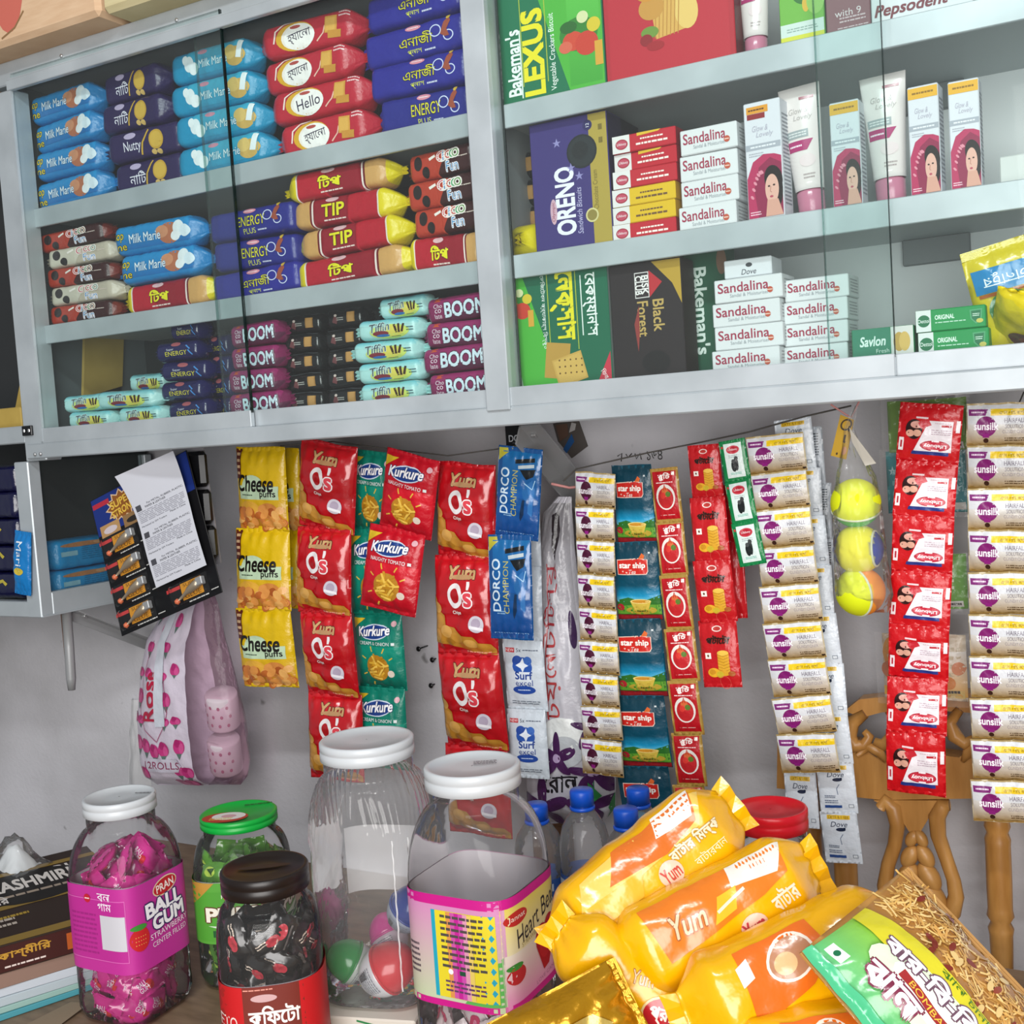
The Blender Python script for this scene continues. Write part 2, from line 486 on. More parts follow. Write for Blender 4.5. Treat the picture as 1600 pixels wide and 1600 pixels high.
# ------------------------------------------------------------------ kinds of packages
def nz(x, y, s, k): return noise.noise(Vector((x * k, y * k, s)))
def pouch_kind(part, w, h, b, base, art, mat='film', seed=0.0, wr=0.0010, k=40, nu=18, nv=22, seal=0.06, waist=0.04, mat_print=None, back=0.5, name='sachet', cat='packet', seals=None, pe=2.6, gth=None):
    """flat pillow pouch standing in XZ, front towards -Y, sealed above and below"""
    gth = wr * 1.3 if gth is None else gth
    def S(x, y, off, side=-1):
        u = max(-1, min(1, 2 * x / w)); v = max(-1, min(1, 2 * y / h))
        vv = min(1, abs(v) / (1 - 2 * seal))
        pr = (max(0.0, 1 - abs(u) ** pe) ** .6) * (max(0.0, 1 - vv ** pe) ** .6)
        d = b * pr * (1 if side < 0 else back)
        edge = max(0.0, 1 - abs(u) ** 6)
        d += wr * (nz(x, y, seed + (3 if side > 0 else 0), k) + .5 * nz(x, y, seed + 7, k * 2.3)) * (.35 + pr) * (edge if side > 0 else 1)
        d += gth * math.sin(u * 15 + 4 * nz(x, y, seed + 2, k * .5)) * max(0.0, abs(v) - .5) ** 1.3 * (1 - abs(u) ** 6) * 2.4 * (.3 + pr)
        xx = x * (1 - waist * pr ** .3 * abs(u) * (1 - v * v))
        return (xx, side * (d + off), y + wr * nz(x, 0, seed + 9, k * .6) * (1 if abs(v) > .9 else 0))
    vs_ = []; fs = []; n = (nu + 1) * (nv + 1)
    for side in (-1, 1):
        for j in range(nv + 1):
            for i in range(nu + 1):
                vs_.append(S(w * (i / nu - .5), h * (j / nv - .5), 0, side))
    for j in range(nv):
        for i in range(nu):
            a = j * (nu + 1) + i
            fs.append((a, a + 1, a + nu + 2, a + nu + 1)); fs.append((a + n, a + nu + 1 + n, a + nu + 2 + n, a + 1 + n))
    for i in range(nu):
        fs.append((i, i + n, i + 1 + n, i + 1)); a = nv * (nu + 1) + i; fs.append((a, a + 1, a + 1 + n, a + n))
    for j in range(nv):
        a = j * (nu + 1); fs.append((a, a + nu + 1, a + nu + 1 + n, a + n)); a += nu; fs.append((a, a + n, a + nu + 1 + n, a + nu + 1))
    parts = [(part, new_mesh(part, vs_, fs, mat, hx(base)))]
    if art: parts.append(('print', print_mesh('print', art, w, h, S, mat_print or mat, max(w, h) / max(16, nv * .7), .0003 + wr * .22, .0001 + wr * .02)))
    if seals:                                        # ridged crimp bands
        for s_ in (-1, 1):
            m = MB(); hh = h * seal * 1.3; nr = 6
            for q in range(nr):
                z = s_ * (h / 2 - hh * (q + .5) / nr)
                m.box(-w * .495, w * .495, -.0016 - .0004 * (q % 2), .0012, z - hh / nr * .4, z + hh / nr * .4)
            parts.append(('crimped_seal', m.mesh('crimped_seal', mat, hx(seals))))
    return dict(name=name, cat=cat, parts=parts, w=w, h=h, S=S)
def roll_kind(L, ry, rz, base, art, seal_col=None, mat='film', n=4.6, taper=.19, seed=0.0, name='biscuit_packet', tip=.36, zones=(), wr=.0011, kn=45, gth=.002, nxx=30, ntt=36, seal_l=.009, cat='biscuit packet', part='wrapper', plift=.0005, te=1.5):
    """long biscuit packet lying along X; ends fold down to crimped fins"""
    def prof(x):
        t = abs(2 * x / L); e = max(0.0, min(1.0, (t - 1 + taper) / taper))
        return 1 - (1 - tip) * e ** te, 1 - .9 * e ** 1.35
    def SF(x, q, off, side):
        sz, sy = prof(x); d = max(0.0, 1 - abs(q) ** n) ** (1 / n); y = q * rz
        ny, nzv = d ** (n - 1), math.copysign(abs(q) ** (n - 1), q)
        l = math.hypot(ny, nzv) or 1
        w_ = wr * (nz(x, y, seed + (0 if side < 0 else 20), kn) + .6 * nz(x, y, seed + 5, kn * 2.2)) + gth * math.sin(q * 9 + 5 * nz(x, y, seed, kn * .5)) * (1 - sz)
        return (x, side * (d * ry * sy + (off + w_) * ny / l), y * sz + (off + w_) * nzv / l)
    def S(x, y, off): return SF(x, max(-.995, min(.995, y / rz)), off, -1)
    nx, nt = nxx, ntt; vs_ = []; fs = []; cs = []
    xs = sorted([L * (i / nx - .5) for i in range(nx + 1)] + [L * z_[0] + e_ for z_ in zones for e_ in (-.0001, .0001)] + [L * z_[1] + e_ for z_ in zones for e_ in (-.0001, .0001)])
    nx = len(xs) - 1
    for i in range(nx + 1):
        x = xs[i]; cc = base
        for z_ in zones:
            if z_[0] * L < x < z_[1] * L: cc = z_[2]
        for k in range(nt):
            cx, cz = sup(2 * PI * k / nt, n)
            vs_.append(SF(x, cz, 0, 1 if cx > 0 else -1)); cs.append(hx(cc))
    for i in range(nx):
        for k in range(nt): fs.append((i * nt + k, i * nt + (k + 1) % nt, (i + 1) * nt + (k + 1) % nt, (i + 1) * nt + k))
    fs += [tuple(range(nt)), tuple(range(nx * nt, nx * nt + nt))]
    parts = [(part, new_mesh(part, vs_, fs, mat, cs))]
    parts.append(('print', print_mesh('print', art, L, 2 * rz, S, mat, .006, plift)))
    for s_ in (-1, 1):
        m = MB(); hh = rz * tip * 1.15; m_n = 5; z = -hh
        vs2 = []; fs2 = []
        for q in range(m_n + 1):
            zz = -hh + 2 * hh * q / m_n; dy = .0016 * (1 if q % 2 else -1)
            vs2 += [(s_ * (L / 2 - .003), dy, zz * .95), (s_ * (L / 2 + seal_l), dy * 1.8, zz * 1.12)]
        for q in range(m_n): fs2.append((2 * q, 2 * q + 1, 2 * q + 3, 2 * q + 2))
        m.add(vs2, fs2)
        parts.append(('end_seal', m.mesh('end_seal', mat, hx(seal_col or base))))
    return dict(name=name, cat=cat, parts=parts, w=L, h=2 * rz, d=2 * ry)
def box_kind(w, h, d, base, front=(), side=(), top=(), sidecol=None, name='carton', cat='box', mat='card', flap=None):
    parts = [('carton', MB().box(-w / 2, w / 2, -d / 2, d / 2, 0, h, .0012).mesh('carton', mat, hx(base)))]
    Sf = lambda x, y, off: (x, -d / 2 - off, y + h / 2)
    Ss = lambda x, y, off: (w / 2 + off, x, y + h / 2)
    if front: parts.append(('front_print', print_mesh('front_print', front, w * .985, h * .985, Sf, mat, 9)))
    sd = list(side)
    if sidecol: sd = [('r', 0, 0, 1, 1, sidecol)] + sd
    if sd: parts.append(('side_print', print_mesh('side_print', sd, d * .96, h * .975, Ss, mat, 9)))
    return dict(name=name, cat=cat, parts=parts, w=w, h=h, d=d)

# ---- biscuit packets ----
PILL = lambda x, y, c='#d98a9a': ('e', x, y, .07, .08, c)
def milk(art_text):
    return [('g', 0, .1, .8, .8, '#1f8fc9', '#1767a8'), ('e', .2, .02, .12, .34, '#b06a4a'), ('e', .12, .1, .07, .2, '#c98a66'), ('e', .3, .12, .06, .26, '#dfe7ea'), ('e', .26, -.1, .05, .16, '#e7ecee'),
            ('e', .36, .02, .05, .2, '#d4e2ea'), ('t', art_text, -.07, .03, .3, '#e6f0f6', {'w': .34, 'o': ('#3b6a90', .03)}), ('t', 'top', -.35, .12, .3, '#e8cf2a', {'w': .1, 'o': ('#2a2a20', .04), 'sh': .3}), ('t', 'ne', -.33, -.22, .16, '#e8cf2a', {'o': ('#2a2a20', .04)})]
K = {}
K['milk'] = roll_kind(.16, .026, .0262, '#1b7bb8', milk('Milk Marie'), taper=.25, tip=.26, te=1.15, seed=1)
K['milk_light'] = roll_kind(.19, .027, .0262, '#118bb5', [('g', .08, .05, .6, .8, '#3aa9c8', '#1590b8'), ('e', .3, -.05, .1, .3, '#c9a558'), ('e', .25, .1, .06, .22, '#d8b96c'), ('p', [(.3, -.1), (.34, .4), (.39, .38), (.36, -.15)], '#e6eef0'),
    ('e', -.2, .05, .05, .25, '#dfe9ec'), ('e', -.15, -.12, .05, .2, '#e6eef0'), ('e', -.24, .2, .03, .15, '#e6eef0'), ('e', -.05, .34, .05, .07, '#d88aa0'), ('t', 'Milk Marie', .06, -.02, .26, '#e8f2f6', {'w': .3, 'o': ('#2b7fa0', .03)})], taper=.25, tip=.26, te=1.15, seed=2)
def nutty(s): return [('l', [(-.02, -.38), (.0, 0), (.08, .38)], .05, '#c9a035'), ('e', .16, .02, .085, .32, '#c49a35'), ('e', .16, .02, .07, .26, '#d2aa45'), ('e', .12, -.36, .03, .08, '#d8b46a'), ('e', .18, -.38, .03, .08, '#d8b46a'),
    ('e', -.14, .3, .07, .1, '#b9a9c8'), ('t', s, -.12, -.08, .42, '#e9e6f2', {'w': .2})]
K['nutty'] = roll_kind(.15, .026, .0262, '#291d4c', nutty('নািট'), taper=.25, tip=.26, te=1.15, seed=3)
K['nutty_en'] = roll_kind(.15, .026, .0262, '#291d4c', nutty('Nutty'), taper=.25, tip=.26, te=1.15, seed=4)
def hello(s): return [('e', -.1, 0, .18, .42, '#d8a526'), ('e', -.075, -.02, .155, .38, '#efe6dc'), ('e', -.06, -.04, .145, .38, '#f4f0ec'), ('l', [(-.3, -.1), (-.28, .25), (-.2, .42), (-.1, .46)], .05, '#efd9d0'), ('l', [(.1, -.3), (.16, -.1), (.18, .1)], .04, '#e6b9a6'),
    ('t', s, -.06, -.04, .34, '#2b2140', {'w': .22, 'rot': 8}), ('e', -.09, .26, .05, .05, '#b04a44'), ('r', .235, .1, .11, .48, '#d39a40', -6), ('r', .23, .1, .085, .38, '#dca94f', -6), ('r', .26, -.2, .12, .22, '#c88d36', -6), ('m', .36, .34, .1, .2, 2, '#efc8c8')]
K['hello'] = roll_kind(.18, .027, .0262, '#b81f33', hello('হ্যােলা'), taper=.25, tip=.26, te=1.15, seed=5)
K['hello_en'] = roll_kind(.18, .027, .0262, '#b81f33', hello('Hello'), taper=.25, tip=.26, te=1.15, seed=6)
def energy(s, s2): return [PILL(.0, .36), ('m', .0, .36, .1, .06, 1, '#f0dfe2'), ('t', s, .02, .02, .34, '#d9d02c', {'w': .3, 'o': ('#1b1b3a', .03)}), ('t', s2, .0, -.32, .17, '#cfd04a', {'w': .13}), ('m', .14, -.33, .1, .1, 1, '#c8cbe0'),
    ('o', .2, .12, .17, .03, '#cdd4ee'), ('o', .31, -.08, .15, .03, '#cdd4ee'), ('p', [(.24, .0), (.28, .3), (.32, .42), (.34, .3), (.3, .1), (.32, -.1), (.28, -.1)], '#9a4a34'), ('c', .315, .42, .06, '#d8b23a')]
K['energy'] = roll_kind(.17, .027, .0262, '#26268a', energy('এনাজী', 'প্লাস'), taper=.12, tip=.5, seed=7)
K['energy_en'] = roll_kind(.17, .027, .0262, '#23277f', energy('ENERGY', 'PLUS'), taper=.12, tip=.5, seed=8)
def choco(c1, c2, tc): return [('p', [(-.04, -.4), (.1, .4), (-.04, .4)], c1), ('e', -.3, .12, .055, .25, '#241a1a'), ('e', -.2, -.24, .05, .2, '#1e1616'), ('r', -.1, .22, .09, .1, '#e8dfd6', 20),
    ('t', 'C', .02, .2, .36, tc[0], {'o': ('#f0e6e0', .05)}), ('t', 'h', .075, .2, .34, tc[1], {'o': ('#f0e6e0', .05)}), ('t', 'o', .125, .2, .28, tc[2], {'o': ('#f0e6e0', .05)}), ('t', 'c', .175, .2, .28, tc[3], {'o': ('#f0e6e0', .05)}), ('t', 'o', .225, .2, .28, tc[4], {'o': ('#f0e6e0', .05)}),
    ('t', 'Fun', .16, -.2, .34, '#4f8fc0', {'w': .16, 'o': ('#e8e0e6', .05)}), ('m', .32, .05, .12, .08, 1, '#d8c6bc')]
K['choco'] = roll_kind(.14, .022, .0175, '#6e261c', choco('#a83420', '#361313', ['#c04a5c', '#3a78b0', '#b84a50', '#4f7f4a', '#8a5a3a']), seed=9, zones=[(-.45, -.035, '#a83420'), (-.035, .45, '#361313')])
K['choco_white'] = roll_kind(.14, .022, .0175, '#c4bdac', choco('#c9c2b2', '#b9ae9c', ['#c04a5c', '#a06a50', '#b84a50', '#b86a6a', '#7f9a8a']), seed=10, zones=[(-.035, .5, '#b9ae9c')])
K['choco_big'] = roll_kind(.145, .024, .0235, '#6e261c', choco('#b03a26', '#3a1718', ['#d25a6c', '#3a88c0', '#c85a50', '#4f9f6a', '#7a9a6a']), seed=11, zones=[(-.45, -.035, '#b03a26'), (-.035, .45, '#3a1718')])
def tip_(s, flip=1): return [('t', s, -.05, .0, .42, '#e4dc1e', {'w': .2, 'o': ('#5a0f1a', .03), 'b': .03}), ('e', -.06, .36, .06, .08, '#d9b0b4'), ('m', -.03, -.34, .2, .1, 1, '#e8d0c8')]
def tzone(f): return [tuple(sorted((a * f, b * f))) + (c,) for a, b, c in ((-.35, -.338, '#e8d8d0'), (-.338, -.08, '#b1172a'), (-.08, .23, '#8f1526'), (.23, .245, '#e8d8d0'), (.245, .26, '#7a1420'), (.26, .42, '#c99a5c'))]
K['tip'] = roll_kind(.215, .027, .0245, '#d8c512', tip_('িটপ'), taper=.25, tip=.26, te=1.15, seed=12, zones=tzone(1))
K['tip_en'] = roll_kind(.215, .027, .0245, '#d8c512', tip_('TIP', -1), taper=.25, tip=.26, te=1.15, seed=13, zones=tzone(-1))
K['boom'] = roll_kind(.125, .022, .02, '#7c2050', [('g', 0, .3, .9, .35, '#9c2a68', '#7c2050'), ('p', [(-.48, -.45), (.5, -.45), (.5, -.1), (-.1, -.3)], '#5a2340'), ('t', 'BOOM', .12, -.04, .56, '#cfe0ea', {'w': .58, 'b': .035, 'o': ('#4a1a34', .03)}),
    ('t', 'Cho', -.27, .16, .17, '#e6d0dc'), ('t', 'co', -.27, -.04, .15, '#e6d0dc'), ('t', 'late', -.27, -.24, .17, '#e6d0dc'), ('r', -.28, .38, .1, .12, '#c4502a')], n=3.4, seed=14)
K['tiffin'] = roll_kind(.105, .022, .02, '#a9d6d3', [('g', 0, .32, .9, .3, '#6fc3cf', '#a9d9d6'), ('e', .05, -.12, .3, .34, '#c5d66a'), ('e', .08, -.1, .2, .26, '#d6c95a'), ('t', 'Tiffin', -.1, .1, .4, '#1b2330', {'w': .3, 'rot': 8, 'sh': .2, 'o': ('#b8cfd0', .04)}), ('e', -.08, -.2, .12, .12, '#7a2a34'), ('e', -.05, -.3, .1, .06, '#2a6ab0'),
    ('l', [(.12, .2), (.16, -.2)], .09, '#3a2418'), ('l', [(.19, .22), (.2, -.2)], .09, '#3a2418'), ('l', [(.27, .2), (.24, -.18)], .09, '#3a2418'), ('m', .36, -.05, .1, .25, 2, '#33505a'), ('m', .14, -.36, .14, .06, 1, '#33603a')], n=3, seed=15)
K['super_energy'] = roll_kind(.085, .022, .019, '#17164c', [('e', 0, .3, .1, .1, '#a85a60'), ('t', 'Super', -.12, .06, .14, '#d8dae6'), ('t', 'ENERGY', 0, -.14, .22, '#d8cc3a', {'w': .46}), ('l', [(.22, .2), (.3, 0), (.26, -.05), (.34, -.3)], .06, '#4a90d8')], n=2.8, seed=16, mat='glossy_film')
K['black_pack'] = roll_kind(.075, .02, .0185, '#151617', [('r', .18, 0, .2, .5, '#a8793f'), ('r', .18, 0, .14, .5, '#bd8e52'), ('p', [(-.3, -.2), (-.24, .2), (-.16, -.1), (-.2, -.3)], '#6a3a3c'), ('c', -.22, .14, .07, '#c9b8b0'), ('m', -.1, -.05, .18, .2, 2, '#b8b4ae'), ('l', [(-.4, .4), (0, .43), (.4, .4)], .03, '#5a5c60')], n=2.8, seed=17, mat='glossy_film')

# ---- small flat packs hanging in strips ----
def sunsilk(): return [('g', 0, -.22, .98, .5, '#d2d0cc', '#99793f'), ('r', 0, .24, .98, .44, '#d2d4d8'), ('r', 0, -.46, .99, .06, '#8a6a34'), ('r', 0, .49, .99, .03, '#a8905c'), ('r', .18, .3, .62, .15, '#e3c012'), ('t', 'এখন ৬৪% বেশি', .2, .3, .1, '#6a5510', {'w': .4}), ('p', [(-.47, .22), (-.21, .22), (-.17, .37), (-.47, .37)], '#7c2a72'), ('m', -.33, .3, .2, .08, 1, '#e6d2e4'),
    ('c', -.2, -.03, .24, '#7c1a68'), ('r', -.2, -.24, .1, .1, '#8a1f78'), ('t', 'sunsilk', -.2, -.02, .17, '#f2ecf2', {'w': .38, 'b': .03}), ('c', -.2, -.36, .06, '#3a2018'), ('t', 'HAIRFALL', .24, .11, .1, '#77707c', {'w': .32, 'b': .015}), ('t', 'SOLUTION', .24, -.03, .09, '#77707c', {'w': .3}), ('t', 'CONDITIONER', .23, -.15, .08, '#948a90', {'w': .36}), ('m', .26, -.33, .36, .1, 2, '#4a3214'), ('r', .46, -.42, .06, .05, '#2a1a10')]
K['sunsilk'] = pouch_kind('sachet', .083, .056, .0055, '#c2b596', sunsilk(), seed=21, wr=.0013, k=60, name='sachet')
K['sunsilk_dark'] = pouch_kind('sachet', .083, .056, .006, '#bdae90', [s if s[0] != 'c' or s[3] < .2 else ('e', -.2, -.02, .15, .27, '#4a1430') for s in sunsilk()], seed=22, wr=.0016, k=60)
K['tea'] = pouch_kind('sachet', .08, .125, .009, '#0e4a5e', [('g', 0, .22, .98, .54, '#0a3442', '#0d4a60'), ('g', 0, -.12, .98, .14, '#0d4a60', '#1790bc'), ('g', 0, -.22, .98, .08, '#1790bc', '#6fc4da'), ('p', [(-.49, -.24), (-.2, -.2), (.1, -.25), (.49, -.18), (.49, -.44), (-.49, -.44)], '#2f6d2a'), ('p', [(-.49, -.32), (.0, -.29), (.49, -.3), (.49, -.42), (-.49, -.42)], '#5f9a30'), ('r', 0, -.46, .98, .06, '#8a1c22'),
    ('p', [(-.4, .09), (.26, .09), (.3, .13), (.3, .28), (.1, .3), (-.4, .28)], '#e6c8b8'), ('p', [(-.385, .1), (.25, .1), (.285, .135), (.285, .275), (.1, .29), (-.385, .27)], '#c9281f'), ('t', 'star ship', -.05, .2, .09, '#f4efe6', {'w': .58, 'b': .045}), ('t', 'Tea', -.05, .128, .05, '#f4efe6', {'sh': .3}), ('p', [(.1, .29), (.18, .36), (.24, .33), (.22, .29)], '#d8662c'), ('r', .33, .36, .04, .02, '#d8e0e0'),
    ('e', .06, -.37, .34, .055, '#b39a34'), ('p', [(-.16, -.25), (.3, -.25), (.22, -.36), (-.08, -.36)], '#d2b64a'), ('e', .07, -.25, .23, .03, '#e6cf7a'), ('e', .07, -.25, .19, .02, '#c88a2a'), ('m', .06, -.38, .3, .04, 1, '#4a4a1a'), ('e', -.4, -.33, .09, .045, '#b02630')], seed=23, wr=.0016, name='sachet')
K['tomato'] = pouch_kind('sachet', .06, .088, .005, '#a8853e', [('r', 0, 0, .84, .88, '#b3141e'), ('t', 'রুিচ', 0, .34, .14, '#f2e6e0', {'w': .42, 'b': .04}), ('m', 0, .235, .6, .04, 1, '#f0d8d4'), ('c', 0, -.03, .235, '#e9e4dc'), ('c', 0, -.05, .19, '#c0262a'), ('e', 0, .06, .12, .09, '#d46a3a'), ('e', .1, .02, .09, .05, '#5a7a2a'), ('e', -.08, .0, .09, .06, '#d83a30'), ('l', [(-.05, .1), (0, .19), (.04, .1)], .03, '#c83a28'), ('m', 0, -.36, .5, .03, 1, '#e8c4b8'), ('r', .32, .39, .1, .06, '#efe8e0')], mat='film', seed=24, wr=.0012, name='sachet')
K['potato'] = pouch_kind('sachet', .075, .105, .008, '#bb161d', [('e', 0, .38, .13, .045, '#e8d0c8'), ('e', 0, .38, .1, .03, '#b83a34'), ('t', 'পটােটা', .02, .22, .12, '#20100c', {'w': .62, 'sh': .25, 'b': .03, 'o': ('#7a2016', .03)}), ('r', -.28, -.02, .16, .09, '#efe9e0'), ('c', -.28, -.02, .02, '#6a4a30'), ('r', .12, -.13, .3, .3, '#d8a12c'), ('e', .12, .02, .15, .04, '#e6bc4c')] + [('l', [(-.03, .0 - i * .045), (.12, -.03 - i * .045), (.27, .0 - i * .045)], .008, '#b07c1c') for i in range(6)] +
    [('e', .12, -.28, .15, .04, '#d8a12c'), ('e', -.16, -.27, .16, .07, '#e0a828'), ('e', -.2, -.26, .09, .04, '#c98c20'), ('e', .0, -.3, .1, .05, '#c9b030'), ('e', .3, -.29, .09, .04, '#a85a28'), ('o', .1, -.42, .1, .008, '#d8584a')], seed=25, wr=.0015, name='sachet')
K['soap_green'] = pouch_kind('sachet', .05, .07, .003, '#08783f', [('r', 0, 0, .68, .84, '#d5e2de'), ('e', 0, .26, .25, .1, '#c23a48'), ('e', 0, .26, .2, .07, '#b01a2c'), ('t', 'Lifebuoy', 0, .26, .07, '#f2e6e8', {'w': .34}), ('m', 0, .1, .4, .08, 2, '#9aa8a8'), ('e', -.04, -.14, .1, .14, '#141a1a'), ('e', .06, -.08, .08, .18, '#141a1a'), ('c', .08, .04, .05, '#3a3c3c'), ('c', -.04, -.02, .05, '#454848'), ('m', 0, -.32, .4, .06, 2, '#4aa890'), ('c', -.4, .34, .03, '#c8343c')], seed=26, wr=.0006, name='sachet')
K['soap_red'] = pouch_kind('sachet', .085, .098, .006, '#c20d18', [('p', [(.0, .22), (.38, .22), (.38, -.3), (-.22, -.3)], '#e6dfe4'), ('p', [(-.24, -.3), (.34, -.3), (.34, -.36), (-.26, -.36)], '#24357f'), ('e', .12, -.2, .24, .09, '#b01c34'), ('e', .12, -.2, .21, .075, '#c22a40'), ('t', 'Lifebuoy', .12, -.2, .075, '#f6eef0', {'w': .36, 'rot': 180, 'b': .03}), ('r', .12, -.12, .12, .03, '#f0e6ea'), ('r', .12, -.28, .12, .03, '#f0e6ea'), ('r', .28, .14, .16, .035, '#b81a2c'), ('m', .2, .03, .32, .1, 3, '#b9a4b0'), ('m', .22, .18, .26, .03, 1, '#c9a8b0'),
    ('e', -.24, .06, .14, .17, '#2a1214'), ('c', -.3, -.01, .06, '#d8a08c'), ('c', -.18, .0, .06, '#d8a48e'), ('e', -.2, .14, .1, .06, '#d49a8c'), ('r', -.07, .16, .18, .11, '#c02030', 25), ('r', -.12, .26, .2, .03, '#e6ccd0'), ('r', -.44, -.2, .08, .22, '#e8dde0'), ('r', -.44, -.2, .03, .12, '#b02a38'), ('r', .46, .14, .06, .2, '#e8dde0')] + [('e', -.36 + .12 * i, .42 + .02 * (i % 2), .012, .012, '#e88a8a') for i in range(7)], seed=27, wr=.0022, k=45, name='sachet')
K['shampoo_white'] = pouch_kind('sachet', .058, .088, .004, '#cfd6de', [('r', .0, .4, .62, .075, '#d9b02a'), ('t', 'EXTRA FREE', 0, .4, .05, '#7a5a14', {'w': .56}), ('t', 'Dove', .0, .27, .1, '#22304c', {'w': .46, 'sh': .3}), ('e', .04, .17, .13, .035, '#1b2740'), ('e', .12, .185, .06, .02, '#1b2740', 25), ('l', [(.08, .08), (.0, .0), (.02, -.12)], .012, '#5a6a84'), ('m', -.2, -.16, .3, .06, 2, '#3a4a68'), ('m', -.18, -.26, .36, .08, 2, '#4a5a78'), ('r', -.14, -.36, .46, .055, '#2a4a86'), ('r', .34, -.35, .14, .07, '#6a7480'), ('r', .34, -.35, .11, .05, '#d8dee4')], seed=28, wr=.0012, name='sachet')
K['surf'] = pouch_kind('sachet', .068, .112, .007, '#c9d2da', [('r', -.3, .34, .24, .06, '#c02a34'), ('t', 'NEW', -.3, .34, .04, '#f4e8e8'), ('t', '5x', -.08, .34, .05, '#222a3a'), ('m', .22, .34, .4, .03, 1, '#5a6474'), ('e', .0, .12, .24, .13, '#2a55a8'), ('e', -.12, .2, .12, .07, '#24489a'), ('e', .14, .2, .1, .06, '#3a68b8'), ('p', [(-.16, .14), (-.04, .18), (.02, .24), (.06, .17), (.16, .14), (.06, .11), (.0, .04), (-.04, .1)], '#e4ecf4'), ('r', 0, -.03, .42, .16, '#d4dce4'), ('t', 'Surf', .02, .0, .1, '#1f3f8a', {'w': .42, 'b': .03}), ('t', 'excel', .02, -.1, .08, '#1f3f8a', {'w': .42}), ('e', .0, -.2, .28, .06, '#24489a'), ('m', 0, -.2, .3, .03, 1, '#c8d8ee'), ('m', .0, -.38, .7, .06, 2, '#6a7480')], seed=29, wr=.0014, name='sachet')
K['surf_back'] = pouch_kind('sachet', .068, .112, .007, '#bfc7cf', [('m', 0, .05, .6, .5, 9, '#8a949e'), ('m', 0, -.35, .6, .06, 2, '#4a5460')], seed=30, wr=.0014, name='sachet')
K['razor'] = pouch_kind('sachet', .09, .16, .008, '#0d4a86', [('g', 0, -.3, .96, .36, '#0f4f92', '#0b3a78'), ('g', .05, .2, .86, .5, '#15639c', '#0f4f92'), ('t', 'DORCO', -.3, .02, .2, '#c9dbe6', {'w': .5, 'rot': 90, 'b': .02}), ('t', 'CHAMPION', -.06, .0, .13, '#b0aa58', {'w': .5, 'rot': 90}), ('r', .14, .36, .44, .045, '#101418', 8), ('r', .18, .3, .36, .035, '#b8c4c8', 8), ('p', [(.04, .26), (.4, .28), (.36, .2), (.2, .16)], '#0e1216'), ('e', .28, .02, .16, .09, '#1c5a94'), ('p', [(.2, .1), (.3, -.02), (.26, -.2), (.36, -.24), (.4, .05), (.34, .16)], '#2a6aa8'), ('p', [(.14, -.06), (.2, -.06), (.18, -.22), (.1, -.3), (.08, -.26)], '#0d2a4a'), ('l', [(.16, .12), (.34, .06), (.4, .16)], .012, '#9ac4e0'), ('m', -.2, -.24, .2, .04, 2, '#8ab0cc'), ('p', [(-.48, .48), (-.48, .34), (-.16, .48)], '#b0a832'), ('m', 0, -.44, .8, .03, 1, '#7aa0c8')], seed=31, wr=.0022, k=35, nu=36, nv=56, name='sachet', mat='glossy_film')
K['rings'] = pouch_kind('chip_packet', .115, .155, .02, '#b0101a', [('g', 0, .2, .98, .56, '#c5141f', '#a80f18'), ('t', 'Yum', .03, .33, .13, '#c9a06c', {'w': .44, 'sh': .2, 'b': .03, 'o': ('#5a2018', .03)}), ('e', .03, .285, .2, .025, '#b98e62'), ('o', -.07, .1, .125, .05, '#e8e2e2', .78), ('t', "'", .14, .2, .07, '#e8e2e2', {'b': .03}), ('t', 's', .14, .06, .13, '#d6404c', {'b': .03, 'o': ('#efe6e6', .035)}), ('t', 'Chips', -.05, -.07, .045, '#efe6e0', {'b': .03}),
    ('p', [(-.49, .12), (-.4, .06), (-.36, -.06), (-.28, -.1), (-.26, -.2), (-.12, -.22), (.0, -.3), (.16, -.31), (.24, -.37), (.42, -.38), (.49, -.43), (.49, -.49), (.1, -.46), (-.2, -.4), (-.49, -.38)], '#b07a2a')] +
    [('e', x, y, rx, ry, c, r) for x, y, rx, ry, c, r in ((-.4, -.02, .07, .06, '#c8944a', 40), (-.38, -.16, .09, .07, '#bb8436', 20), (-.42, -.3, .07, .06, '#c48c3e', 0), (-.25, -.26, .1, .06, '#c8964c', -30), (-.08, -.32, .1, .05, '#bb8434', -20), (.12, -.38, .1, .04, '#c8964a', -15), (.32, -.42, .1, .04, '#b8822e', -10), (-.2, -.36, .08, .03, '#a06c20', -10))] +
    [('c', .25, -.18, .085, '#c9c2cc'), ('c', .25, -.17, .05, '#a89aac'), ('r', .25, -.22, .2, .03, '#e8e4e8', -12), ('m', .2, -.46, .4, .03, 1, '#d88a70')], mat='glossy_film', seed=32, wr=.004, k=30, nu=40, nv=50, seal=.05, name='chip_packet')
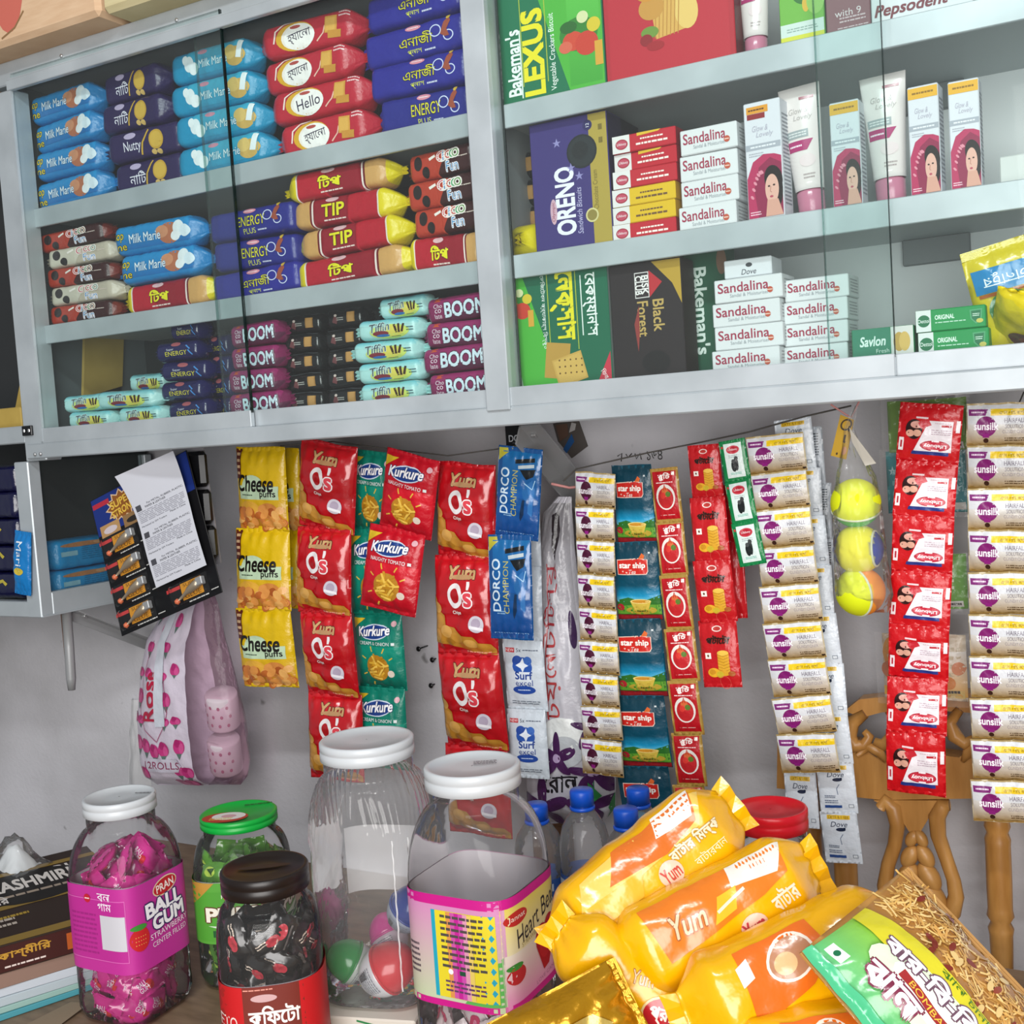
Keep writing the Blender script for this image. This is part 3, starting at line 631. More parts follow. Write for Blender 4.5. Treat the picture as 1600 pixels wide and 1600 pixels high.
def kurk(base, dark, flav, x0):
    r = random.Random(5)
    sticks = []
    for i in range(26):
        a = r.uniform(0, 6.28); q = r.uniform(.02, .17); cx, cy = .02 + q * math.cos(a), -.2 + q * .8 * math.sin(a); d = r.uniform(0, 3.14)
        sticks.append(('l', [(cx - .09 * math.cos(d), cy - .06 * math.sin(d)), (cx + .09 * math.cos(d), cy + .06 * math.sin(d))], .026, r.choice(['#d8a838', '#c48f26', '#e6bc50', '#b57e1e'])))
    rays = [('l', [(.02 + .27 * math.cos(a), -.2 + .22 * math.sin(a)), (.02 + .36 * math.cos(a), -.2 + .29 * math.sin(a))], .016, '#d8b040') for a in (.5, 1.1, 1.9, 2.6, 3.5, 4.2)]
    return [('g', 0, -.2, .98, .56, base, dark), ('p', [(-.48, .42), (-.22, .42), (-.48, .28)], '#d8b42a'), ('e', .0, .26, .3, .1, '#c8d4e4', 6), ('e', .0, .26, .285, .085, '#1c3c82', 6), ('t', 'Kurkure', -.02, .275, .12, '#f2f0f2', {'w': .66, 'sh': .25, 'rot': 5, 'b': .03, 'o': ('#152a60', .03)}), ('t', flav, -.02, .115, .045, '#e8ecec', {'w': .62}), ('r', .36, .115, .06, .035, '#dfe6e4'), ('e', .02, -.2, .23, .17, '#b57e24')] + sticks + rays + [('c', .28, -.27, .045, '#d8c8b8'), ('c', .38, .37, .035, '#d8a8b0'), ('m', 0, -.46, .7, .03, 1, dark)]
K['kurk_green'] = pouch_kind('chip_packet', .11, .15, .017, '#0d7a66', kurk('#129078', '#0b5f50', 'CREAM & ONION', 0), mat='film', seed=33, wr=.003, k=30, nu=36, nv=44, seal=.05, name='chip_packet')
K['kurk_red'] = pouch_kind('chip_packet', .115, .165, .02, '#bb0f22', kurk('#cf1528', '#a80e1e', 'NAUGHTY TOMATO', 0), mat='film', seed=34, wr=.003, k=30, nu=36, nv=44, seal=.05, name='chip_packet')
def puffs():
    r = random.Random(3)
    lumps = [('e', r.uniform(-.44, .44), r.uniform(-.47, -.22), r.uniform(.06, .11), r.uniform(.03, .06), r.choice(['#b5622a', '#c8783a', '#d89048', '#a0501e', '#dca45c']), r.uniform(0, 90)) for i in range(30)]
    return [('g', 0, -.28, .98, .4, '#d9b21a', '#b5702a'), ('r', -.42, .3, .13, .36, '#5a2416'), ('m', -.42, .3, .09, .3, 4, '#d8b48a'), ('e', -.12, .04, .22, .13, '#b8cfae'), ('r', .0, -.04, .8, .16, '#b8cfae'), ('t', 'Cheese', -.06, .07, .19, '#1a1512', {'w': .74, 'sh': .12, 'b': .03}), ('t', 'puffs', .2, -.06, .1, '#1a1512', {'w': .3, 'b': .02}), ('m', -.22, -.07, .24, .03, 1, '#3a4a3a'), ('e', -.2, -.24, .22, .1, '#dca63c'), ('e', .18, -.26, .2, .1, '#c8803c')] + lumps
K['puffs'] = pouch_kind('chip_packet', .112, .162, .014, '#d3ae0e', puffs(), mat='film', seed=35, wr=.0034, k=28, nu=36, nv=44, seal=.05, name='chip_packet')
K['red_strip'] = pouch_kind('sachet', .06, .1, .01, '#b5141c', [('r', -.3, 0, .12, .09, '#d8c8c0'), ('c', -.3, .16, .03, '#c9b060')], seed=36, wr=.002, name='sachet')
# ------------------------------------------------------------------ the setting
WALL, TABLE, FLOOR = 0.32, -0.735, -1.45
wm = MB().box(-4.5, 2.2, WALL, WALL + .12, FLOOR, 2.0).mesh('wall_back', 'plaster')
ob('wall_back', wm, kind='structure')
ob('floor', MB().box(-4.5, 2.2, -3.4, WALL, FLOOR - .06, FLOOR).mesh('floor', solid('floor_cement', '#77736d', .8)), kind='structure')
# pencilled note and a torn poster on the wall
t = PY(1000, 714, WALL - .002)
Sw = lambda x, y, off: (t.x + x, WALL - .0006 - off, t.z + y)
ob('handwriting', print_mesh('handwriting', [('l', [(-.45, .1), (-.36, .25), (-.38, -.2)], .06, '#2a2622'), ('l', [(-.28, .2), (-.24, 0), (-.16, .22)], .06, '#2a2622'), ('l', [(-.1, .2), (-.08, -.1), (0, .2), (.02, -.15)], .06, '#2a2622'), ('t', '১৬৪', .28, .05, .5, '#2a2622', {'w': .3, 'b': 0})], .09, .03, Sw, 'matt', .5),
   label='black handwritten note on the plaster beside the metal brace', cat='handwriting')
def wpoly(pts, Y): return [(PY(x, y, Y).x, PY(x, y, Y).z) for x, y in pts]
tp = empty('torn_poster', PY(890, 700, WALL - .003), None, 'torn dark poster scrap stuck on the wall behind the metal brace', 'poster')
def world_part(name, mb, mat, parent, cols=None, smooth=False):
    o = ob(name, mb.mesh(name, mat, cols, smooth), parent)
    o.matrix_parent_inverse = parent.matrix_world.inverted() if parent.type != 'EMPTY' or True else None
    return o
def upd(): pass
upd()
for nm, pts, c, yy in (('paper_scrap', [(864, 662), (903, 655), (918, 697), (893, 716), (884, 704), (872, 690)], '#5a5450', .003), ('blue_scrap', [(880, 702), (893, 678), (897, 690), (885, 708)], '#2a5a94', .004), ('white_scrap', [(889, 676), (893, 660), (900, 662), (898, 672)], '#b9b6b4', .004), ('face_scrap', [(868, 664), (886, 662), (888, 680), (875, 690)], '#6a5246', .004)):
    m = MB().plate(wpoly(pts, WALL - yy), WALL - yy, WALL - .0005)
    world_part(nm, m, 'matt', tp, hx(c))

# counter table with its jars
tb = empty('counter_table', (-.7, -.3, FLOOR), None, 'brown wooden counter table under the candy jars', 'table'); upd()
world_part('table_top', MB().box(-1.75, .35, -.85, .12, TABLE - .03, TABLE, .004), 'table_wood', tb)
for x in (-1.68, .28):
    for y in (-.78, .05): world_part('leg', MB().box(x - .03, x + .03, y - .03, y + .03, FLOOR, TABLE - .03, .004), 'table_wood', tb)

# ------------------------------------------------------------------ glazed wall cabinet
ZB, ZR, ZS2, ZS1, ZT0, ZT1 = .012, .066, .252, .462, .667, .722
XA0, XA1, XM0, XM1, XE = -1.803, -1.748, -.815, -.777, .25
cb = empty('wall_cabinet', (-.8, .15, ZB), None, 'long aluminium wall cabinet with sliding glass panes full of goods', 'cabinet'); upd()
W = lambda n, m, mat='aluminium', sm=False: world_part(n, m, mat, cb, None, sm)
tr_ = W('top_rail', MB().box(XA0, XE, -.004, .02, ZT0 + .014, ZT1, .002))
world_part('rail_lip', MB().box(XA0 + .05, XE, -.014, -.004, ZT0, ZT0 + .018, .001).box(XA0 + .05, XE, -.009, -.004, ZT0 + .018, ZT0 + .022), 'aluminium', tr_)
W('bottom_rail', MB().box(XA0 + .01, XE, -.012, .02, ZB, ZB + .027, .002))
W('stile', MB().box(XA0, XA1, -.006, .03, ZB - .004, ZT1 - .05, .002))
W('stile', MB().box(XM0, XM1, -.016, .02, ZB + .022, ZT0 + .02, .0015))
W('stile', MB().box(XE - .04, XE, -.006, .03, ZB, ZT1, .002))
lead = W('edge_bead', MB().box(XA1 - .004, XA1 + .002, -.012, -.006, ZB + .03, ZT0))
W('top_panel', MB().box(XA0, XE, .02, .305, ZT0 + .03, ZT1))
W('bottom_panel', MB().box(XA0, XE, .02, .305, ZB + .01, .06))
solid('grey_board', '#8e9294', .6)
W('back_panel', MB().box(XA0, XM0 + .015, .3, .306, .03, ZT1), solid('dark_grey_board', '#2a3032', .6))
W('back_panel', MB().box(XM0 + .015, XE, .3, .306, .03, ZT1), solid('pale_board', '#dcdee0', .6))
W('end_panel', MB().box(XA0, XA0 + .01, .02, .3, .03, ZT1), solid('end_board', '#5a6264', .6))
W('divider', MB().box(XM0 + .012, XM0 + .018, .02, .3, .06, ZT0 + .03), 'grey_board')
W('end_panel', MB().box(XE - .01, XE, .02, .3, .03, ZT1), 'grey_board')
for x0, x1 in ((XA1 - .02, XM0 + .012), (XM0 + .018, XE - .03)):
    for z in (ZS1, ZS2):
        b_ = W('shelf', MB().box(x0, x1, .024, .3, z - .014, z), solid('shelf_board', '#b0b7b8', .5))
        world_part('shelf_edge', MB().box(x0, x1, .018, .024, z - .032, z + .001, .001), 'aluminium', b_)
    for z in (ZS1, ZS2):
        for fx in (.12, .5, .86):
            x = x0 + (x1 - x0) * fx
            c_ = W('shelf_bracket', MB().box(x, x + .09, .288, .3, z - .05, z - .014, .001), solid('bracket_grey', '#777c7e', .5, .3))
# panes
XG1 = PY(398, 660, -.002).x; XG0 = PY(350, 600, .01).x
XH1 = PY(1401, 580, -.002).x; XH0 = PY(1297, 560, .01).x
def pane(x0, x1, y, label, edge, em='edge_glass', ew=.0007):
    p = W('glass_pane', MB().box(x0, x1, y, y + .004, ZB + .05, ZT0 + .03), 'pane_glass')
    world_part('pane_channel', MB().box(x0, x1, y - .003, y + .007, ZB + .027, ZR, .001), 'aluminium', p)
    if edge: world_part('pane_edge', MB().box(edge - ew, edge + ew, y - .0005, y + .0045, ZB + .05, ZT0 + .03), em, p)
    return p
pane(XA1, XG1, -.008, '', XG1, 'edge_glass', .0012)
pane(XG0, XM0 + .004, .006, '', XG0, 'faint_edge')
pane(XM1 - .004, XH1, -.008, '', XH1, 'edge_glass', .0005)
pane(XH0, XE - .03, .006, '', XH0, 'faint_edge')
world_part('pane_edge', MB().box(XM1 + .001, XM1 + .004, .016, .019, ZR, ZT0), 'edge_glass', cb)
for x, z in [(XM0 + .01, ZB + .036), (XM0 + .026, ZB + .036), (XA1 + .13, ZT1 - .02), (XA0 + .035, ZB + .008), (XA0 + .05, ZB + .008), (XA1 + .4, ZT1 - .02)]:
    s_ = ob('screw', MB().lathe([(.0035, 0), (.0035, .0015), (.002, .0028)], 10).mesh('screw', 'screw', None, True), cb, (x, -.013 if z < .2 else -.004, z), (PI / 2, 0, 0))
    s_.matrix_parent_inverse = cb.matrix_world.inverted()
hp = PY(42, 673, -.01)
hg = W('hinge', MB().box(hp.x - .013, hp.x + .013, -.011, -.006, hp.z - .009, hp.z + .009, .001), 'black_plastic')
for dx in (-.006, .007): world_part('rivet', MB().box(hp.x + dx - .0025, hp.x + dx + .0025, -.0125, -.011, hp.z - .003, hp.z + .003, .001), 'screw', hg)
# brace under the cabinet
def brace(name, X, y0, z0, y1, z1, w, label):
    e = empty(name, (X, y1, z1), None, label, 'bracket'); upd()
    d = Vector((0, y1 - y0, z1 - z0)); L = d.length
    Mx = Matrix.Translation((X, y0, z0)) @ Matrix.Rotation(math.atan2(d.z, d.y), 4, 'X')
    world_part('flange', MB().box(0, w, 0, L, -.003, 0, 0, Mx), 'steel', e)
    world_part('web', MB().box(0, .003, 0, L, -w * .9, 0, 0, Mx), 'steel', e)
    world_part('bolt', MB().box(w * .3, w * .3 + .008, .02, .028, -.007, -.003, .001, Mx), 'screw', e)
bx = PY(866, 690, .16).x
brace('support_brace', bx - .028, .1, ZB, WALL - .004, ZB - .135, .036, 'grey steel angle brace under the cabinet with a pink cord tied on')

# ------------------------------------------------------------------ lower side cabinet at the far end, its glazed side seen here
SX = -1.80
zb = PY(67, 965, 0).z; zt = ZB - .004
sd = empty('side_cabinet', (SX - .3, .1, zb), None, 'low aluminium cabinet with glazed side below the end of the wall cabinet', 'cabinet'); upd()
V = lambda n, m, mat='aluminium': world_part(n, m, mat, sd)
V('stile', MB().box(SX - .038, SX, -.006, .022, zb, zt, .002))
V('stile', MB().box(SX - .02, SX, .28, .3, zb, zt, .002))
V('side_rail', MB().box(SX - .02, SX + .001, .02, .3, zb, zb + .045, .002))
V('front_rail', MB().box(SX - .9, SX - .036, -.004, .02, zb, zb + .03, .002))
V('front_rail', MB().box(SX - .9, SX - .002, -.004, .02, ZB + .03, ZB + .062, .002))
V('floor_panel', MB().box(SX - .9, SX - .02, .02, .3, zb, zb + .02), 'shelf_board')
V('shelf', MB().box(SX - .9, SX - .004, .02, .3, ZB + .04, ZB + .055), 'shelf_board')
V('back_panel', MB().box(SX - .9, SX - .02, .3, .306, zb, ZT1), solid('dark_board', '#2b2d2e', .7))
V('side_glass', MB().box(SX - .012, SX - .008, .022, .28, zb + .045, zt), 'pane_glass')
V('bottom_bead', MB().box(SX - .001, SX + .003, -.004, .3, zb + .001, zb + .004))
lx = PY(105, 962, .05)
lg = empty('cabinet_support', (SX - .04, .06, zb - .2), None, 'hanging grey steel post under the low side cabinet', 'bracket'); upd()
world_part('post', MB().tube([PY(104, 955, .06), PY(108, 1010, .06), PY(111, 1060, .06), PY(112, 1078, .06)], [.0095, .0095, .0095, .007], 10), 'steel', lg, None, True)
world_part('back_flange', MB().box(PY(100, 960, .065).x - .006, PY(100, 960, .065).x, .062, .066, zb - .1, zb), 'dark_wood', lg)
brace('support_brace', PY(120, 962, .09).x, .08, zb, WALL - .004, zb - .12, .022, 'thin steel brace under the low side cabinet running to the wall')

# ------------------------------------------------------------------ cartons on top
def flat_carton(name, x0, x1, y0, y1, z0, z1, mat, label, art=None, flapline=None):
    e = empty(name, ((x0 + x1) / 2, (y0 + y1) / 2, z0), None, label, 'box'); upd()
    world_part('carton', MB().box(x0, x1, y0, y1, z0, z1, .008), mat, e)
    w, h = x1 - x0, z1 - z0
    for nm_, ar_ in (('print', [a_ for a_ in art if not (a_[0] == 'e' and a_[1] > .3)]), ('stain', [a_ for a_ in art if a_[0] == 'e' and a_[1] > .3])):
        if ar_: world_part_mesh(nm_, print_mesh(nm_, ar_, w, h, lambda x, y, o: ((x0 + x1) / 2 + x, y0 - o, (z0 + z1) / 2 + y), 'matt', .05), e)
    if flapline: world_part('tape', MB().box(x0 + .01, x1 - .01, y0 - .0012, y0, z0 + flapline, z0 + flapline + .002), solid('tape_brown', '#8a7440', .5), e)
def world_part_mesh(name, me, parent):
    o = ob(name, me, parent); o.matrix_parent_inverse = parent.matrix_world.inverted(); return o
xb = PY(158, 50, -.06).x
flat_carton('cardboard_box', xb - .5, xb - .002, -.06, .26, ZT1, ZT1 + .28, 'cardboard', 'tan cardboard box with a red stamp at the end of the cabinet top',
            [('e', .075, -.10, .085, .34, '#c4685a'), ('e', .072, -.02, .066, .22, '#c99870'), ('l', [(.19, .1), (.2, -.08), (.19, -.2)], .012, '#8a6a48'), ('l', [(.03, -.46), (.1, -.42), (.15, -.34)], .012, '#8a6a48'), ('e', .445, -.27, .008, .03, '#3a2614'), ('e', .43, -.2, .006, .05, '#7a5a3a')])
flat_carton('cardboard_box', xb + .003, xb + .62, -.058, .26, ZT1, ZT1 + .3, 'cream_board', 'cream cardboard carton lying on the cabinet top next to the tan box',
            [('m', -.2, -.35, .3, .05, 1, '#a08c54'), ('l', [(-.48, -.22), (.48, -.22)], .008, '#7a6a40')], None)

# ------------------------------------------------------------------ biscuit packets on the shelves
POS = {2: ['bottom', 'top'], 3: ['bottom', 'middle', 'top'], 4: ['bottom', 'second', 'third', 'top'], 5: ['bottom', 'second', 'third', 'fourth', 'top']}
def stack(rows, zbase, dz, desc, where, group, Yf=.032, pos=None):
    """rows, bottom first: (kind, px left, px right, px y); the packet keeps its own size, slightly fitted"""
    n = len(rows); z = zbase
    for i, r in enumerate(rows):
        kd = K[r[0]]; hh = dz if not isinstance(dz, list) else dz[i]
        a = PY(r[1], r[3], Yf); b = PY(r[2], r[3], Yf)
        L = b.x - a.x
        p = (pos or POS[n])[i]
        yaw = random.uniform(-4, 4)
        put(kd, ((a.x + b.x) / 2, Yf + kd['d'] / 2 + random.uniform(0, .006), z + hh / 2), rot=(random.uniform(-4, 4), random.uniform(-1.8, 1.8), yaw), sc=(L / (kd['w'] + .012), 1, hh / kd['h'] * .985),
            label=f'{r[4] if len(r) > 4 else desc}, {p} {where}', group=group)
        z += hh
MILK = 'blue milk biscuit packet'
stack([('milk', 40, 168, 285), ('milk', 38, 162, 240), ('milk', 35, 158, 198), ('milk', 28, 152, 155)], ZS1, .0515, MILK, 'in the four-high stack against the outer post', 'milk biscuit packets by the post')
stack([('nutty', 160, 294, 262), ('nutty_en', 154, 292, 225), ('nutty', 142, 268, 190), ('nutty', 146, 260, 150)], ZS1, .0515, 'dark purple biscuit packet', 'in its upper-shelf stack', 'purple biscuit packets')
stack([('milk_light', 258, 428, 235), ('milk_light', 254, 418, 190), ('milk_light', 246, 410, 140), ('milk_light', 244, 404, 92)], ZS1, .0515, 'turquoise milk biscuit packet', 'in the stack beside the purple packets', 'turquoise biscuit packets')
stack([('hello', 420, 584, 205), ('hello_en', 402, 582, 158), ('hello', 390, 563, 115), ('hello', 391, 566, 65)], ZS1, .0515, 'red biscuit packet with white circle', 'in its upper-shelf stack', 'red circle biscuit packets')
stack([('energy_en', 580, 745, 165), ('energy', 562, 742, 120), ('energy', 554, 738, 78), ('energy', 558, 734, 32)], ZS1, .0515, 'dark blue packet with yellow letters', 'in the upper stack against the middle post', 'blue cyclist packets on the upper shelf')
stack([('choco', 62, 184, 485, 'brown chocolate biscuit packet'), ('choco_white', 62, 190, 460), ('choco', 55, 180, 428, 'brown chocolate biscuit packet'), ('choco_white', 60, 176, 395), ('choco', 44, 165, 370, 'brown chocolate biscuit packet')], ZS2, .0345, 'white chocolate biscuit packet', 'in the five-high stack by the outer post', 'chocolate packets by the post')
stack([('tip', 176, 340, 462)], ZS2, .05, 'red biscuit packet with a yellow end', 'below two blue packets', None, pos=['lying'])
stack([('milk', 170, 320, 412), ('milk', 157, 315, 365)], ZS2 + .0505, .0525, MILK, 'of two lying on a red packet', 'milk packets on the middle shelf')
stack([('energy', 318, 474, 438), ('energy_en', 322, 466, 398), ('energy_en', 314, 468, 358)], ZS2, .048, 'dark blue packet with yellow letters', 'in the middle-shelf stack', 'blue cyclist packets on the middle shelf')
stack([('tip', 438, 652, 405), ('tip_en', 448, 640, 358), ('tip_en', 433, 628, 310), ('tip', 430, 618, 268)], ZS2, .0455, 'red and yellow biscuit packet', 'in the tall middle-shelf stack', 'red and yellow biscuit packets')
stack([('tip', 622, 766, 380)], ZS2, .05, 'red and yellow packet under three chocolate packets', 'against the middle post', None, pos=['lying'])
stack([('choco_big', 632, 760, 340), ('choco_big', 622, 758, 298), ('choco_big', 622, 752, 258)], ZS2 + .0505, .042, 'brown packet with dark cookies', 'of three against the middle post', 'large chocolate packets')
B0 = .061
stack([('tiffin', 98, 176, 655), ('tiffin', 88, 168, 630)], B0, .031, 'pale turquoise snack packet', 'of the two outermost on the lower shelf', 'turquoise packets by the post')
stack([('tiffin', 172, 254, 650), ('tiffin', 138, 248, 628)], B0, .031, 'pale turquoise snack packet', 'beside the small dark blue packets', 'turquoise packets by the dark blue ones')
stack([('tiffin', 192, 258, 598)], B0 + .0625, .033, 'single pale turquoise snack packet', 'perched behind the others', None, .11, ['lone'])
stack([('super_energy', 250, 330, 634), ('super_energy', 238, 322, 602), ('super_energy', 240, 326, 574), ('super_energy', 233, 312, 546), ('super_energy', 258, 316, 516)], B0, .0345, 'small shiny dark blue packet', 'in the lower-shelf heap', 'small dark blue packets', .045)
stack([('super_energy', 312, 362, 632), ('super_energy', 316, 364, 600), ('super_energy', 310, 360, 566), ('super_energy', 306, 358, 535)], B0, .0365, 'small dark blue packet set back', 'in the row behind the purple packets', 'small dark blue packets behind', .085)
stack([('boom', 344, 444, 640), ('boom', 346, 440, 603), ('boom', 348, 438, 566), ('boom', 348, 438, 530)], B0, .0375, 'purple packet with big white letters', 'in the stack by the pane edge', 'purple packets by the pane edge')
for c_, (xa, xb_) in enumerate(((436, 508), (500, 572))):
    stack([('black_pack', xa, xb_, 622), ('black_pack', xa + 3, xb_, 598), ('black_pack', xa, xb_ - 2, 566), ('black_pack', xa - 2, xb_ - 3, 534), ('black_pack', xa, xb_ - 2, 504)], B0, .0315, 'small black biscuit packet', ['in the column near the purple packets', 'in the column near the turquoise packets'][c_], 'black packets', .06)
stack([('tiffin', 550, 662, 618), ('tiffin', 544, 664, 585), ('tiffin', 538, 656, 552), ('tiffin', 545, 660, 517), ('tiffin', 580, 668, 482)], B0, .0322, 'pale turquoise snack packet', 'in the tall lower-shelf stack', 'turquoise packets in the tall stack')
stack([('boom', 656, 772, 607), ('boom', 646, 772, 567), ('boom', 650, 772, 527), ('boom', 652, 774, 484)], B0, .0378, 'purple packet with big white letters', 'in the stack against the middle post', 'purple packets by the middle post')
# leaning yellow board on the lower shelf
yb = empty('yellow_board', PY(120, 640, .12), None, 'dull yellow cardboard flap leaning inside the lower shelf', 'cardboard'); upd()
pa = [PY(88, 626, .12), PY(172, 605, .22), PY(176, 505, .24), PY(108, 512, .14)]
for p in pa: p.x = max(p.x, XA0 + .016)
mb = MB(); mb.add([p for p in pa] + [p + Vector((.002, .004, 0)) for p in pa], [(0, 1, 2, 3), (7, 6, 5, 4), (0, 4, 5, 1), (1, 5, 6, 2), (2, 6, 7, 3), (3, 7, 4, 0)])
world_part('sheet', mb, 'yellow_board', yb)
mb = MB(); q = [pa[0].copy(), pa[1].copy(), Vector((pa[1].x, .2, .062)), Vector((pa[0].x, .11, .062))]
mb.add(q + [p + Vector((0, .003, 0)) for p in q], [(0, 1, 2, 3), (7, 6, 5, 4), (0, 4, 5, 1), (1, 5, 6, 2), (2, 6, 7, 3), (3, 7, 4, 0)])
world_part('folded_edge', mb, 'yellow_board', yb)
# ------------------------------------------------------------------ cartons, soaps and tubes on the other shelves
def px_box(nm, xl, xr, yb_, yt, zs, d, base, label, cat='box', front=(), side=(), sidecol=None, Yf=.035, yaw=0, group=None, zoff=0):
    a = PY(xl, yb_, Yf); b = PY(xr, yb_ - (xr - xl) * .2, Yf)
    xm = (xl + xr) / 2
    top = PY(xm, yt, Yf).z
    w = b.x - a.x
    kd = box_kind(w, max(.02, top - zs - zoff), d, base, front, side, (), sidecol, nm)
    return put(kd, ((a.x + b.x) / 2, Yf + d / 2, zs + zoff + .0005), rot=(0, 0, yaw), label=label, cat=cat, group=group)
VEG = lambda x, y, s=1: [('e', x, y + .05 * s, .2 * s, .14 * s, '#2f7a2c'), ('e', x - .06 * s, y, .11 * s, .08 * s, '#c8442e'), ('e', x + .08 * s, y - .04 * s, .12 * s, .1 * s, '#c23a2a'), ('e', x - .14 * s, y - .04 * s, .07 * s, .05 * s, '#d0604a'), ('e', x + .16 * s, y + .1 * s, .07 * s, .06 * s, '#d0b82e'), ('e', x + .05 * s, y + .18 * s, .06 * s, .05 * s, '#cfd2a0'), ('e', x - .1 * s, y + .12 * s, .09 * s, .05 * s, '#235f24'), ('r', x + .2 * s, y - .14 * s, .08 * s, .2 * s, '#cf9a34')]
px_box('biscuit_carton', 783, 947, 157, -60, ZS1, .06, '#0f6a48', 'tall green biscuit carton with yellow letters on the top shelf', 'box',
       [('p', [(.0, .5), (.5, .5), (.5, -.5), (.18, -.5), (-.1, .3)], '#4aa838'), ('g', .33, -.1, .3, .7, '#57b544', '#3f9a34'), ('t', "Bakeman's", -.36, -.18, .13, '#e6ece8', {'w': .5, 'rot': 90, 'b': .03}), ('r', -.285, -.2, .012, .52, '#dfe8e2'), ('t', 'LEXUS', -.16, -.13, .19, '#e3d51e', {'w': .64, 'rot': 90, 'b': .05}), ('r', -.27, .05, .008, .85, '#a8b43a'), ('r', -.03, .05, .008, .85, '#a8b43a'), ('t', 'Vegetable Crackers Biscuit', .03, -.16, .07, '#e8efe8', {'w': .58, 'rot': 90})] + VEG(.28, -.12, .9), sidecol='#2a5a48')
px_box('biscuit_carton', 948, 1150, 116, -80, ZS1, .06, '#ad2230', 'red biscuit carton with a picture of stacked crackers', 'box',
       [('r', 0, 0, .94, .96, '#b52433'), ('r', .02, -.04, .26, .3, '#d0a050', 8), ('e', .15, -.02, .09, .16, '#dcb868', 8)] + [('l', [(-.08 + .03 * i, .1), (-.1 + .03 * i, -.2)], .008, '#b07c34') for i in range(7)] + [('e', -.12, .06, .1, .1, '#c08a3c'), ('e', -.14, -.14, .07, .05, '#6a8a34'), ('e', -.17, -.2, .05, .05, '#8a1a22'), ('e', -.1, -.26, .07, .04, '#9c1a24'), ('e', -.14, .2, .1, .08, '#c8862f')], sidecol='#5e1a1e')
def tube_kind(w, h, body, cap, art, name='cream_tube'):
    """squeeze tube standing on its cap, flat crimp at the top"""
    capH = .2 * h; r0 = w * .3
    def S(x, y, off):
        v = (y / h + .5); t = max(0, min(1, (v - .2) / .8))
        hw = r0 * 1.15 * (1 - t) + w / 2 * t; dp = r0 * (1 - t) ** .7 + .0012
        u = max(-1, min(1, x / (w / 2)))
        return (u * hw, -(dp * math.sqrt(max(0, 1 - u * u)) + off) if abs(u) < 1 else -off, y + h / 2)
    vs_ = []; fs = []; nt = 24; nz_ = 14
    for j in range(nz_ + 1):
        v = .2 + .8 * j / nz_; t = (v - .2) / .8; hw = r0 * 1.15 * (1 - t) + w / 2 * t; dp = r0 * (1 - t) ** .7 + .0012
        for k in range(nt): vs_.append((hw * math.cos(2 * PI * k / nt), dp * math.sin(2 * PI * k / nt), v * h))
    for j in range(nz_):
        for k in range(nt): fs.append((j * nt + k, j * nt + (k + 1) % nt, (j + 1) * nt + (k + 1) % nt, (j + 1) * nt + k))
    fs += [tuple(range(nt)), tuple(range(nz_ * nt, nz_ * nt + nt))]
    capm = MB().lathe([(r0 * .98, 0), (r0 * 1.05, .002), (r0 * 1.08, capH * .9), (r0 * .98, capH)], 24)
    return dict(name=name, cat='tube', w=w, h=h, parts=[('tube_body', new_mesh('tube_body', vs_, fs, 'gloss', hx(body))), ('cap', capm.mesh('cap', 'gloss', hx(cap), True)), ('print', print_mesh('print', art, w, h, S, 'gloss', w / 8, .0006))])
TUBE_ART = [('t', 'Glow &', -.04, .31, .045, '#b0a8a6', {'w': .5, 'sh': .25}), ('t', 'Lovely', .06, .25, .05, '#b0a8a6', {'w': .5, 'sh': .25}), ('r', .18, .4, .36, .022, '#9a4a5a'), ('r', -.12, .13, .6, .06, '#9aa2a4'), ('m', -.12, .13, .5, .04, 2, '#d8d8d8'), ('p', [(-.42, .08), (.3, .08), (.12, .0), (-.42, .0)], '#a8326a'), ('m', -.2, .04, .36, .03, 1, '#f0d8e4'), ('e', .1, -.08, .24, .05, '#e0cfd0'), ('m', .12, -.2, .36, .05, 2, '#a89a9a')]
def put_tube(xl, xr, yb_, yt, zs, label, tilt=0, Yf=.06):
    a = PY(xl, yb_, Yf); b = PY(xr, yb_ - 8, Yf); h = PY((xl + xr) / 2, yt, Yf).z - zs
    put(tube_kind(b.x - a.x, h, '#ded4d2', '#c07890', TUBE_ART), ((a.x + b.x) / 2, Yf + .01, zs + .0005), rot=(0, tilt, 0), label=label)
put_tube(1152, 1206, 84, -90, ZS1, 'pale pink cream tube beside the red carton on the top shelf')
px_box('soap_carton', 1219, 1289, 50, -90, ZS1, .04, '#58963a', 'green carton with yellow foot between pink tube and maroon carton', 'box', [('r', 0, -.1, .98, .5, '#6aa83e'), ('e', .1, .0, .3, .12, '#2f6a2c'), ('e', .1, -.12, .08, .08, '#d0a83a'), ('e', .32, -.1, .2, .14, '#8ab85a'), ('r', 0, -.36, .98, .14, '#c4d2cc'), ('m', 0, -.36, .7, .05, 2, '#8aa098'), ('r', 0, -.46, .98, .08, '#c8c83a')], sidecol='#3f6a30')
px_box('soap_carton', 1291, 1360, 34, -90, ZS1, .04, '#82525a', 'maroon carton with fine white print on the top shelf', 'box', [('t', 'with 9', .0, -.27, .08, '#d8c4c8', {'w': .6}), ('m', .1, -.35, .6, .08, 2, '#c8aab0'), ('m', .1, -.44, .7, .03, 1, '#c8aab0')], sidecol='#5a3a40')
px_box('toothpaste_carton', 1361, 1520, 17, -40, ZS1, .035, '#cfd2d6', 'white toothpaste carton with dark slanted letters on the top shelf', 'box', [('t', 'Pepsodent', -.1, -.2, .36, '#70343c', {'w': .74, 'sh': .25, 'b': .03})], sidecol='#b8bcc0')
